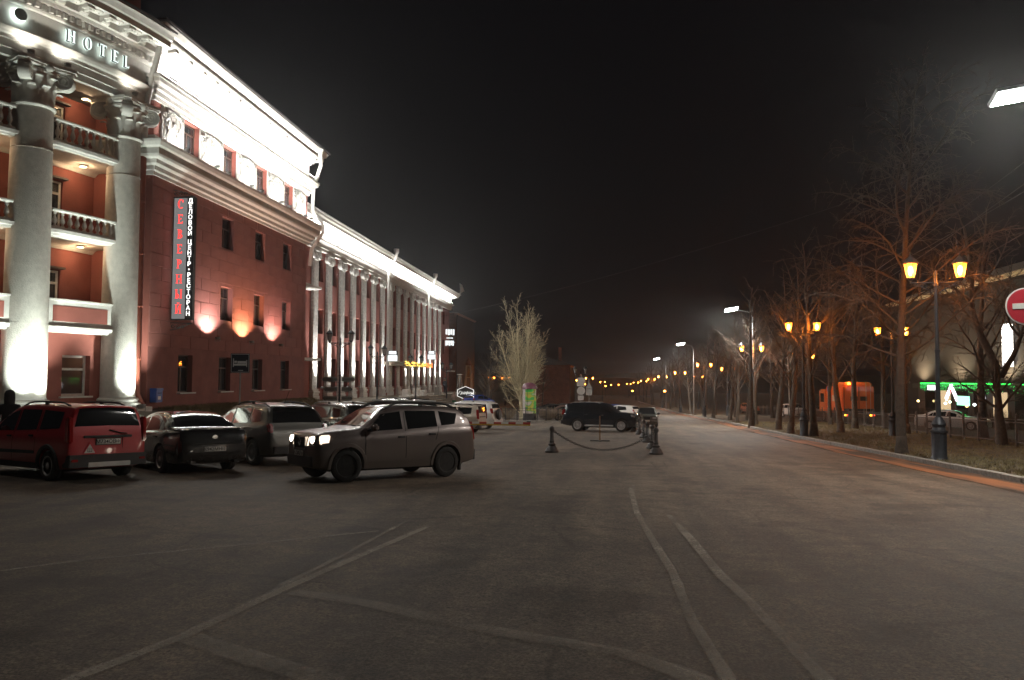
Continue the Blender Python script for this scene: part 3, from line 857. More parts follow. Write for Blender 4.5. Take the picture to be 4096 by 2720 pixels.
# ---- long rear wing with sixteen pilasters, X = -21
LX, LY0, LY1 = -21.0, 48.7, 107.0
py = [55.2 + 2.987 * i for i in range(16)]
bays = [(a + c) / 2 for a, c in zip(py, py[1:])] + [52.2, 103.2]
lops = []
for y in bays:
    lops += [(y - .6, y + .6, .9, 3.2), (y - .6, y + .6, 5.0, 6.85), (y - .6, y + .6, 8.95, 10.7)]
hb(wallgrid(lambda s, z, d: (LX - d, s, z), LY0, LY1, -1.6, 11.3, lops, .35), 'long_wall', M_RED)
lw = MB(); lw.box(-33, LX, LY1, LY1 + .01, -4, 13.2); lw.box(LX - 3.2, LX - 3, LY0, LY1, -1, 13)
for zf in (-.2, 4.0, 7.8): lw.box(LX - 3, LX - .5, LY0 + .1, LY1 - .1, zf, zf + .12)
hb(lw, 'long_wing_end', M_RED)
LW1 = window_meshes('long_ground', 1.2, 2.3, M_FRAME, .72, 1, curtain=False)
LW2 = window_meshes('long', 1.2, 1.85, M_FRAME, .68, 1, curtain=False)
LW3 = window_meshes('long_top', 1.2, 1.75, M_FRAME, .68, 1, curtain=False)
for y in bays:
    put_window(LW1, hl(LX - .28, y, .9), R(90)); put_window(LW2, hl(LX - .28, y, 5.0), R(90)); put_window(LW3, hl(LX - .28, y, 8.95), R(90))
lp = [(LX, LY0), (LX, LY1), (-30, LY1)]
band([(-.1, 11.2), (.26, 11.2), (.26, 11.42), (.32, 11.44), (.32, 11.72), (.40, 11.8), (.58, 11.86), (.60, 11.98), (-.1, 12.02)], 'long_architrave', None, lp)
band([(-.1, 12.02), (.24, 12.025), (.24, 12.78), (.34, 12.84), (-.1, 12.84)], 'long_frieze', None, lp)
band([(-.1, 12.84), (.7, 12.845), (.74, 12.95), (1.1, 13.0), (1.14, 13.18), (1.26, 13.26), (1.3, 13.4), (-.1, 13.5)], 'long_cornice', None, lp)
band([(1.1, 13.5), (1.4, 13.42), (1.42, 13.5), (1.14, 13.6)], 'long_gutter', M_PIPE_W, lp)
at = MB(); at.box(-27, -23.2, LY0, LY1 - 2, 13.2, 15.1); at.box(-27, -22.9, LY0, LY1 - 1.8, 15.1, 15.35)
M_ATTIC = mat('attic_render', (0.20, 0.13, 0.10), 0.9, var=.2, scale=1.5)
hb(at, 'set_back_attic', M_ATTIC)
apm = MB().bbox(0, .2, -.2, .2, 13.4, 15.08, .02).mesh('attic_pier', M_ATTIC)
for i in range(19): new_obj('attic_pier', apm, hotel, hl(-23.2, 50.5 + i * 2.95, 0))
sk = MB(); sk.add([(LX + 1.2, LY0, 13.52), (LX + 1.2, LY1 + 1.2, 13.52), (-23.3, LY1 - 2, 14.0), (-23.3, LY0, 14.0)], [(0, 1, 2, 3)]); sk.add([(LX + 1.2, LY1 + 1.2, 13.52), (-27, LY1 + 1.2, 13.52), (-23.3, LY1 - 2, 14.0)], [(0, 1, 2)])
hb(sk, 'long_roof', M_ROOF, fix=False)
# pilaster: base, shaft, ionic capital with ring volutes
pb = MB()
for z0_, z1_, e_ in ((-.12, .38, .14), (.38, .56, .10), (.56, .72, .16), (.72, .86, .08)): pb.bbox(.0, .24 + e_, -.5 - e_, .5 + e_, z0_, z1_ - .004, .03)
pb_me = pb.mesh('pilaster_base', M_WHITE)
ps = MB(); ps.bbox(0, .22, -.48, .48, .86, 10.36, .03); ps_me = ps.mesh('pilaster', M_WSTONE)
pc_ = MB(); pc_.bbox(0, .27, -.5, .5, 10.36, 10.46, .02); pc_.bbox(0, .36, -.62, .62, 11.0, 11.19, .03); pc_.bbox(.0, .28, -.3, .3, 10.46, 11.0, .05)
for sgn in (-1, 1):
    for x in (.5,):
        o0 = len(pc_.v)
        pc_.lathe([(.0, .05), (.09, .05), (.1, .0), (.16, 0), (.17, .05), (.27, .05), (.28, .02), (.28, -.28)], 18)
        pc_.v = pc_.v[:o0] + [(z + .30, sgn * .48 + x_, 10.72 + y_) for x_, y_, z in pc_.v[o0:]]
pc_me = pc_.mesh('pilaster_capital', M_WSTONE, smooth=True, angle=35)
for y in py:
    o = new_obj('pilaster', ps_me, hotel, hl(LX + .004, y, 0)); new_obj('pilaster_base', pb_me, o); new_obj('pilaster_capital', pc_me, o)
# two white downpipes with elbows at the gutter, one lower on the wing's end
for y in (73.0, 90.9):
    d = MB().tube([(-19.55, y, 13.45), (-19.62, y, 13.1), (-20.2, y, 12.1), (-20.28, y, 11.6), (-20.28, y, .3)], .13, 10)
    d.lathe([(.13, -.1), (.16, .1), (.27, .3), (.27, .62), (.24, .64)], 12, (-19.55, y, 13.5))
    hb(d, 'long_downpipe', M_PIPE_W, smooth=True, angle=40)
d = MB().tube([(-18.1, 48.4, 16.3), (-18.2, 48.8, 15.6), (-18.75, 49.0, 14.2), (-18.8, 49.0, 12.6), (-18.2, 49.1, 11.9), (-18.1, 49.1, 11.2), (-18.8, 49.0, 10.1), (-18.9, 49.0, 9.0)], .12, 12)
d.lathe([(.12, -.2), (.15, 0), (.22, .1), (.22, .28)], 12, (-18.1, 48.4, 16.35))
hb(d, 'end_downpipe', M_PIPE_W, smooth=True, angle=40)
# loose corner piece of gutter metal at the far end
hb(MB().add([(-19.5, 107.6, 13.6), (-19.2, 108.8, 14.1), (-19.9, 109.4, 13.9), (-20.6, 108.2, 13.55), (-19.4, 108.0, 14.9), (-19.9, 108.9, 15.2)], [(0, 1, 4), (1, 2, 5, 4), (0, 1, 2, 3)]), 'roof_corner_flashing', M_PIPE_W, fix=False)
# entrance canopy with a garland of small lights
cn = MB().bbox(-20.9, -18.9, 73.9, 86.6, 2.95, 3.3, .03)
canopy = hb(cn, 'entrance_canopy', M_BROWNSTONE)
def garland(name, y0, y1, n, m):
    g = MB()
    for k in range(n):
        p = (-18.86 + rnd.uniform(0, .05), rnd.uniform(y0, y1), rnd.uniform(2.9, 3.36)); q = .028
        g.add([(p[0], p[1] - q, p[2]), (p[0], p[1], p[2] - q), (p[0], p[1] + q, p[2]), (p[0], p[1], p[2] + q), (p[0] + q, p[1], p[2])], [(0, 1, 4), (1, 2, 4), (2, 3, 4), (3, 0, 4)])
    o = hb(g, name, m, canopy, fix=False); o['kind'] = 'stuff'; return o
garland('garland_lights', 74, 83.2, 260, emit('garland_warm', (1.0, .62, .10), 5))
garland('garland_lights', 83.2, 86.5, 120, emit('garland_orange', (1.0, .22, .05), 5))
dr = MB().box(-20.96, -20.9, 78.1, 79.7, .0, 2.9); hb(dr, 'entrance_door', mat('door_red', (.30, .04, .05), .4))
for y in (77.2, 80.6): hb(MB().lathe([(.3, 0), (.3, .25), (.2, .4), (.17, .5), (.17, 2.6), (.3, 2.8), (.3, 2.95)], 16, (-19.3, y, .0)), 'porch_column', M_WHITE, smooth=True, angle=40)
# wall shelf-balconies between wing and first pilaster
for z in (2.9, 8.0): hb(MB().bbox(-21, -19.9, 50.4, 54.0, z, z + .18, .03), 'side_balcony', M_WHITE)
hb(MB().bbox(-21, -20.2, 105, 107.5, 6.6, 6.8, .03), 'side_balcony', M_WHITE); hb(MB().bbox(-21, -20.2, 105, 107.5, 2.6, 2.8, .03), 'side_balcony', M_WHITE)
# terrace with retaining wall and steps
tw = MB(); tw.box(-21, -17.3, 49.2, 76.5, -2.6, -.1); tw.box(-21, -17.0, 49.2, 76.5, -.1, .0)
tw.box(-21, -17.3, 84, 108, -4, -.1)
for k in range(8): tw.box(-17.3 - 3.7, -17.3 + .0 + k * .36, 76.5, 84, -.1 - (k + 1) * .2, -.1 - k * .2 if k else -.1)
tag(tw.build('terrace', M_BROWNSTONE), kind='structure')
# ------------------------------------------------------------------ the hotel's own lamps
M_FIX = mat('fixture_grey', (0.35, 0.35, 0.34), 0.45, metal=.3)
def strip_light(loc, length, energy, direction, label, group, color=(1, .98, .93), plaza_fill=0):
    t = thing('light_bar', label, 'light bar', loc, 0, group)
    MB().bbox(-.04, .04, -length / 2, length / 2, -.035, .03, .01).build('housing', M_FIX, t)
    for s in (-1, 1): MB().box(-.02, .02, s * length * .4 - .015, s * length * .4 + .015, -.16, -.03).build('bracket', M_FIX, t)
    MB().box(-.03, .03, -length / 2 + .03, length / 2 - .03, .031, .037).build('diffuser', emit('bar_white', (1, .98, .93), 22), t)
    if plaza_fill: lamp('added_plaza_lamp', 'AREA', plaza_fill, color, t, (.07, 0, .04), (1, 0, -.25), length * .9, size_y=length * .03).rotation_euler = Matrix((Vector((0, 1, 0)), Vector((-.2425, 0, -.9701)), Vector((-.9701, 0, .2425)))).transposed().to_euler()  # added outward area lamp that brightens the plaza
    l = lamp('bar_lamp', 'AREA', energy, color, t, (0, 0, .06), direction, length * .96, size_y=.08)
    d = Vector(direction).normalized()
    # long side along Y
    zax = -d; xax = Vector((0, 1, 0)); yax = zax.cross(xax).normalized(); xax = yax.cross(zax)
    l.rotation_euler = Matrix((xax, yax, zax)).transposed().to_euler()
    return t
def flood(loc, direction, energy, color, label, group, spot=70, blend=.6, size=.07, glow=18, s=1.0):
    t = thing('floodlight', label, 'floodlight', loc, 0, group)
    d = Vector(direction).normalized(); q = d.to_track_quat('Z', 'Y')
    h = MB().lathe([(.03 * s, -.10 * s), (.09 * s, -.08 * s), (.12 * s, .0), (.13 * s, .02 * s), (.11 * s, .021 * s), (.10 * s, .0)], 14)
    h.v = [tuple(q @ Vector(p)) for p in h.v]; h.build('housing', M_FIX, t, smooth=True, angle=40)
    g = MB().lathe([(0, .004 * s), (.1 * s, .004 * s), (.1 * s, 0)], 14); g.v = [tuple(q @ Vector(p)) for p in g.v]
    g.build('lens', emit('lens_%s' % str(tuple(round(c, 2) for c in color)), color, glow), t)
    MB().tube([(-.13 * s, 0, 0), (-.13 * s, 0, -.16 * s), (.13 * s, 0, -.16 * s), (.13 * s, 0, 0)], .012 * s, 6).build('bracket', M_FIX, t)
    lamp('flood_lamp', 'SPOT', energy, color, t, tuple(d * .05 * s), direction, size, spot, blend)
    return t
WHT = (1.0, .985, .93)
for i in range(5):
    strip_light((-18.42, 32.75 + i * 3.5, 14.62), 3.2, 170, (-.55, 0, .83), 'white light bar under the corner block cornice, %s from the rotunda' % ORD[i], 'light bars washing the cornices', plaza_fill=230)
for i in range(11):
    strip_light((-20.42, 52.0 + i * 5.25, 12.1), 4.6, 200, (-.45, 0, .9), 'white light bar above the pilasters, %s from the red wing' % ORD[i], 'light bars washing the cornices', plaza_fill=260)
for i, y in enumerate([32.6, 35.3, 36.5, 39.1, 40.3, 42.9, 44.1, 46.7, 47.6]):
    flood((-18.34, y, 11.86), (-.3, 0, 1), 330, WHT, 'small floodlight below the relief panels, %s from the rotunda' % ORD[i], 'floodlights under the relief panels', 165, .35)
for i, y in enumerate(py):
    if i in (7, 8): continue
    flood((-20.28, y + .2, 1.02), (-.15, -.07, 1.0), 3000, WHT, 'floodlight at a pilaster foot, %s from the red wing' % ORD[i], 'floodlights at the pilaster feet', 50, .9, .06)
for y, c, e, n in ((35.9, (1, .88, .84), 950, 'pinkish white wall washer beside the vertical sign'), (39.63, (1, .58, .32), 1050, 'orange wall washer between two red ones on the wing'), (43.47, (1, .70, .62), 800, 'pink wall washer near the far corner of the wing')):
    flood((-18.42, y, 3.62), (-.10, 0, 1), e * .58, c, n, 'wall washers on the red wing', 138, .5, .05, glow=6)
GRN = (.90, 1.0, .90)
for th, e in ((23.6, 1200), (20.0, 1100), (8.4, 1300)):
    p = pol(18.95 if th > 10 else 18.8, th, .55); c = pol(17.55, 21.4 if th > 10 else 8.15, 2.2)
    flood(p, (c[0] - p[0], c[1] - p[1], 5.6), e, GRN, 'ground floodlight at the foot of the ' + ('right-hand' if th < 10 else 'nearer' if th > 22 else 'middle') + ' big column', 'column floodlights', 92, .9, .08, 25, 1.4)
for th in (23.4, 19.2, 9.6):
    flood(pol(18.42, th, 13.2), (.05 * 0 + .12 * -math.cos(R(th)), .12 * math.sin(R(th)), 1), 60, (1, .97, .84), {23.4: 'small floodlight above the nearer capital under the hotel lettering', 19.2: 'small floodlight on the architrave between the two capitals', 9.6: 'small floodlight above the capital by the downpipe'}[th], 'architrave floodlights', 125, .8, .04, 10)
for z, th in ((10.19, 11.6), (6.92, 11.6), (12.96, 11.6), (10.19, 26), (6.92, 26)):
    t = thing('ceiling_lamp', {True: 'warm ceiling lamp under the top balcony between the columns', False: 'warm ceiling lamp %s the %s' % ('inside the loggia at' if th < 20 else 'in the outer loggia at', {10.19: 'top balcony', 6.92: 'middle balcony', 12.96: 'frieze'}[z])}[z == 10.19 and th < 20], 'ceiling lamp', pol(16.5, th, z), 0, 'loggia ceiling lamps')
    MB().lathe([(.16, .0), (.16, -.03), (.13, -.035), (.13, .0)], 16).build('rim', M_FIX, t)
    MB().lathe([(0, -.05), (.08, -.045), (.125, -.03), (.125, -.01)], 16).build('diffuser', emit('warm_dome', (1, .70, .34), 14), t)
    lamp('dome_lamp', 'POINT', 22 if z < 12 else 12, (1, .66, .38), t, (0, 0, -.14), size=.08)

# HOTEL lettering: serif letters of metal strokes standing off the frieze, lit from behind
STEM = .2
def glyph(ch, h):
    """strokes (x0,z0,x1,z1,thickness) of a serif capital, unit height; returns polygons"""
    S = []
    V = lambda x, w=None: (lambda w: S.append([(x + (.2 - STEM) / 2, 0), (x + (.2 - STEM) / 2 + w, 0), (x + (.2 - STEM) / 2 + w, 1), (x + (.2 - STEM) / 2, 1)]))(w or STEM)
    B = lambda x0, x1, z, w=.08: S.append([(x0, z), (x1, z), (x1, z + w), (x0, z + w)])
    def serif(x, w=.2, top=True, bot=True):
        if bot: S.append([(x - .08, 0), (x + w + .08, 0), (x + w + .08, .05), (x - .08, .05)])
        if top: S.append([(x - .08, .95), (x + w + .08, .95), (x + w + .08, 1), (x - .08, 1)])
    def ring(cx, cz, rx, rz, t, a0=0, a1=360, tx=None):
        n = 20
        for i in range(n):
            A = [R(a0 + (a1 - a0) * (i + k) / n) for k in (0, 1)]
            f = lambda a, d: (cx + (rx - d * (t * abs(math.cos(a)) + .05)) * math.cos(a), cz + (rz - d * .07) * math.sin(a))
            S.append([f(A[0], 0), f(A[1], 0), f(A[1], 1), f(A[0], 1)])
    w = .8
    if ch in 'HН': V(.05); V(.6); B(.2, .65, .46); serif(.05); serif(.6); w = .85
    elif ch in 'OО': ring(.42, .5, .42, .52, STEM * .85); w = .84
    elif ch in 'TТ': V(.3); B(0, .8, .92); S.append([(0, .75), (.06, .75), (.06, .95), (0, .95)]); S.append([(.74, .75), (.8, .75), (.8, .95), (.74, .95)]); serif(.3, top=False); w = .8
    elif ch in 'EЕ': V(.05); B(.05, .65, .92); B(.2, .5, .47); B(.05, .68, 0); S.append([(.62, 0), (.68, 0), (.68, .22), (.62, .22)]); S.append([(.59, .8), (.65, .8), (.65, 1), (.59, 1)]); serif(.05); w = .7
    elif ch == 'L': V(.05); B(.05, .62, 0); S.append([(.56, 0), (.62, 0), (.62, .22), (.56, .22)]); serif(.05); w = .65
    elif ch == 'С': ring(.42, .5, .42, .52, .17, 45, 315); S.append([(.68, .68), (.75, .68), (.75, .95), (.68, .95)]); w = .8
    elif ch == 'В': V(.05); ring(.22, .745, .38, .255, .15, -90, 90); ring(.22, .25, .44, .27, .15, -90, 90); serif(.05); w = .7
    elif ch == 'Р': V(.05); ring(.22, .72, .42, .28, .15, -90, 90); serif(.05); w = .68
    elif ch == 'Ы': V(.05, .16); ring(.2, .26, .34, .27, .14, -90, 90); V(.72, .16); serif(.05, .16); serif(.72, .16); w = .95
    elif ch in 'ИЙ':
        V(.05); V(.62); S.append([(.2, .1), (.25, .02), (.68, .9), (.62, .98)]); serif(.05); serif(.62)
        if ch == 'Й': ring(.43, 1.22, .2, .14, .06, 190, 350)
        w = .87
    return [[(x * h * .8, z * h) for x, z in p] for p in S], w * h * .8
def letter(ch, h, depth, m, parent, loc, rot):
    """local x along the wall, z up, y inwards"""
    S, w = glyph(ch, h)
    b = MB()
    for k, p in enumerate(S):
        e_ = .0008 * (k % 5)
        b.prism([(x - w / 2, z) for x, z in p], lambda x, z: (x, -depth / 2 - e_, z), lambda x, z: (x, depth / 2 + e_, z))
    return b.build('letter', m, parent, loc, rot)
M_LETTER = mat('letter_metal', (.16, .17, .16), .4, metal=.5)
M_HALO = emit('letter_backlight', (.82, 1.0, .93), 5)
hs = thing('hotel_lettering', 'metal letters reading HOTEL on the frieze, lit from behind', 'lettering', pol(18.0, 14, 14.1), 0)
hsl = hs.location
for ch, th in zip('HOTEL', (18.42, 16.21, 14.12, 12.22, 10.39)):
    p = pol(18.16, th, 14.18); r_ = (0, 0, R(90 - th))
    lo = letter(ch, .47, .10, M_LETTER, hs, tuple(Vector(p) - hsl), r_)
    S, w = glyph(ch, .47); g = MB()
    for k, q in enumerate(S): g.prism([(x - w / 2, z) for x, z in q], lambda x, z: (x * .95, -.056 - .0008 * (k % 5), z * .96 + .008), lambda x, z: (x * .95, -.052 - .0008 * (k % 5), z * .96 + .008))
    g2 = MB()
    for k, q in enumerate(S): g2.prism([(x - w / 2, z) for x, z in q], lambda x, z: (x * 1.03, .056 + .0008 * (k % 5), z), lambda x, z: (x * 1.03, .062 + .0008 * (k % 5), z))
    g2.build('backlight', emit('letter_backlight_soft', (.82, 1.0, .93), 2.5), lo)
    g.build('face', emit('letter_face', (.86, 1.0, .95), 1.1), lo)
dd = MB().lathe([(0, -.05), (.2, -.05), (.22, 0), (.2, .05), (0, .05)], 24); dd.v = [(x, z, y + .28) for x, y, z in dd.v]
ds_ = new_obj('letter', dd.mesh('letter', M_LETTER), hs, tuple(Vector(pol(18.16, 24.2, 14.2)) - hsl), (0, 0, R(90 - 24.2)))
dg_ = MB().lathe([(0, 0), (.23, 0), (.23, .006), (0, .006)], 24); dg_.v = [(x, z + .06, y + .28) for x, y, z in dg_.v]; dg_.build('backlight', M_HALO, ds_)

# vertical double-faced sign standing out from the wing at its corner
vs = thing('vertical_sign', 'tall vertical grey and black sign with red Cyrillic letters on the red wing', 'sign', (-18.95, 32.5, 4.1))
V_X0, V_X1, VZ0, VZ1 = .06, 1.06, .12, 5.6
MB().bbox(V_X0, V_X1, .0, .22, VZ0, VZ1, .015).build('case', mat('sign_black', (.012, .012, .014), .4), vs)
MB().box(V_X0 + .05, V_X0 + .66, -.006, -.001, VZ0 + .05, VZ1 - .05).build('grey_panel', emit('sign_grey_lit', (1, .98, .97), .13), vs)
M_REDL = emit('sign_red', (1.0, .045, .04), 1.35); M_WL = emit('sign_white', (1, .98, .95), 1.5)
STEM = .13
for i, ch in enumerate('СЕВЕРНЫЙ'):
    letter(ch, .40, .03, M_REDL, vs, (V_X0 + .36, -.02, VZ1 - .52 - i * .668), (0, 0, 0))
txt = 'ДЕЛОВОЙ ЦЕНТР•РЕСТОРАН'
zz_ = VZ1 - .06
for ch in txt:
    if ch == ' ': zz_ -= .13; continue
    step = .245
    me = text_mesh(ch, .27, .004, M_WL, 'small_letter', bold=.004)
    new_obj('small_letter', me, vs, (V_X0 + .81, -.006, zz_ - step / 2), (R(90), 0, 0)); zz_ -= step
for z in (.0, 5.62):
    s_ = 1 if z > 1 else -1
    fl = MB()
    for k in range(3):
        pts = [(.12 + .22 * k + .1 * math.cos(a) * (1 - a / 9), .11, z + s_ * (.14 + .1 * math.sin(a) * (1 - a / 9))) for a in [j * .5 for j in range(13)]]
        fl.tube(pts, .018, 6)
    fl.tube([(0, .11, z), (1.0, .11, z + s_ * .03)], .02, 6); fl.tube([(0, .11, z + s_ * .32), (.35, .11, z + s_ * .26), (.9, .11, z + s_ * .05)], .02, 6)
    fl.build('scroll_bracket', M_BLACK, vs)
MB().tube([(0.02, .11, 2.6), (.07, .11, 2.6)], .03, 6).build('wall_stay', M_BLACK, vs)
# lit letters on the far end of the long wing and small lit boxes by the entrance
def lit_box(name, label, loc, w, h, rz, split=True):
    t = thing(name, label, 'sign', loc, rz)
    MB().bbox(-w / 2, w / 2, .0, .16, -h / 2, h / 2, .01).build('case', M_BLACK, t)
    m = emit('lit_panel', (.96, 1, 1), .85)
    MB().box(-w / 2 + .03, w / 2 - .03, -.006, -.001, -h / 2 + .03, h * .08).build('panel', m, t); MB().box(-w / 2 + .12, w / 2 - .12, -.006, -.001, h * .16, h / 2 - .04).build('panel', m, t)
lit_box('lit_sign', 'white lit box sign beside the canopy garland, near its dark end', (-19.2, 70.8, 3.75), .95, 1.0, R(20))
lit_box('lit_sign', 'white lit box sign above the orange end of the garland', (-18.9, 86.2, 4.3), .9, 1.0, R(20))
t = thing('lit_lettering', 'small white lit lettering high on the far end of the long wing', 'lettering', (-20.5, 104.6, 7.1), R(20))
for k, (x, z, w, h) in enumerate([(0, .9, 1.6, .8), (.1, .1, .9, .16), (.1, -.6, 1.2, .7)]):
    n = 5
    for j in range(n): MB().box(x - w / 2 + w * j / n, x - w / 2 + w * (j + .75) / n, 0, .05, z - h / 2 * (1 - .2 * (j % 2)), z + h / 2).build('letter', emit('lit_panel', (1, 1, 1), .85), t)
# ------------------------------------------------------------------ cars
def paint(name, c, rough=.3, metal=.25, coat=.7, dust=.35):
    """car paint: flaky base under clear coat, filmed with road dust that thickens towards the sills"""
    if name in MATS: return MATS[name]
    m = bpy.data.materials.new(name); m.use_nodes = True; nt = m.node_tree; b = nt.nodes['Principled BSDF']; L = nt.links
    tc = nt.nodes.new('ShaderNodeTexCoord'); n = nt.nodes.new('ShaderNodeTexNoise'); n.inputs['Scale'].default_value = 3.5; n.inputs['Detail'].default_value = 8; n.inputs['Roughness'].default_value = .65
    L.new(tc.outputs['Object'], n.inputs['Vector'])
    sx = nt.nodes.new('ShaderNodeSeparateXYZ'); L.new(tc.outputs['Object'], sx.inputs[0])
    mr = nt.nodes.new('ShaderNodeMapRange'); mr.inputs['From Min'].default_value = .25; mr.inputs['From Max'].default_value = 1.0; mr.inputs['To Min'].default_value = .55; mr.inputs['To Max'].default_value = .0
    L.new(sx.outputs['Z'], mr.inputs['Value'])
    ad = nt.nodes.new('ShaderNodeMath'); ad.operation = 'MULTIPLY_ADD'; L.new(n.outputs['Fac'], ad.inputs[0]); ad.inputs[1].default_value = .9; L.new(mr.outputs[0], ad.inputs[2])
    sm = nt.nodes.new('ShaderNodeMapRange'); sm.inputs['From Min'].default_value = .38; sm.inputs['From Max'].default_value = 1.05; sm.inputs['To Max'].default_value = dust * 1.6; L.new(ad.outputs[0], sm.inputs['Value'])
    mx = nt.nodes.new('ShaderNodeMixRGB'); mx.inputs[1].default_value = (*c, 1); mx.inputs[2].default_value = (.16, .135, .11, 1); L.new(sm.outputs[0], mx.inputs[0])
    L.new(mx.outputs[0], b.inputs['Base Color'])
    r_ = nt.nodes.new('ShaderNodeMapRange'); r_.inputs['To Min'].default_value = rough; r_.inputs['To Max'].default_value = .75; L.new(sm.outputs[0], r_.inputs['Value']); L.new(r_.outputs[0], b.inputs['Roughness'])
    ct = nt.nodes.new('ShaderNodeMapRange'); ct.inputs['To Min'].default_value = coat; ct.inputs['To Max'].default_value = .05; L.new(sm.outputs[0], ct.inputs['Value']); L.new(ct.outputs[0], b.inputs['Coat Weight'])
    b.inputs['Coat Roughness'].default_value = .03; b.inputs['Metallic'].default_value = metal
    MATS[name] = m
    return m
M_TINT = mat('tinted_glass', (.010, .011, .012), .04, var=.2, spec=1.0, coat=.8)
M_TYRE = mat('tyre_rubber', (.028, .026, .024), .85, var=.35, scale=14, bump=.5, bscale=60)
M_RIM = mat('alloy', (.62, .62, .61), .35, metal=.35, var=.15)
M_STEEL = mat('steel_wheel_dark', (.13, .125, .12), .45, metal=.3)
M_CLAD = mat('black_plastic', (.035, .034, .034), .65, var=.25, scale=8)
M_CHROME = mat('chrome', (.6, .6, .6), .15, metal=1.0, var=.05)
M_TAIL = mat('tail_lens', (.30, .012, .012), .12, coat=.6)
M_AMBER = mat('amber_lens', (.5, .16, .02), .12, coat=.6)
M_HEAD = mat('head_lens', (.45, .46, .46), .1, coat=.8, metal=.3)
M_PLATE = mat('number_plate', (.62, .61, .57), .5, var=.06)
M_INK = mat('plate_ink', (.02, .02, .02), .6)
M_SEAM = mat('panel_gap', (.006, .006, .006), .9)
M_SILVER = mat('silver_trim', (.5, .49, .47), .4, metal=.5)
M_UNDER = mat('underbody', (.015, .014, .013), .9)

def catmull(P, n):
    out = []
    for i in range(len(P) - 1):
        p0, p1, p2, p3 = P[max(i - 1, 0)], P[i], P[i + 1], P[min(i + 2, len(P) - 1)]
        for k in range(n):
            t = k / n
            out.append(tuple(0.5 * (2 * b + (c - a) * t + (2 * a - 5 * b + 4 * c - d) * t * t + (3 * b - a - 3 * c + d) * t ** 3) for a, b, c, d in zip(p0, p1, p2, p3)))
    out.append(tuple(P[-1]))
    return out

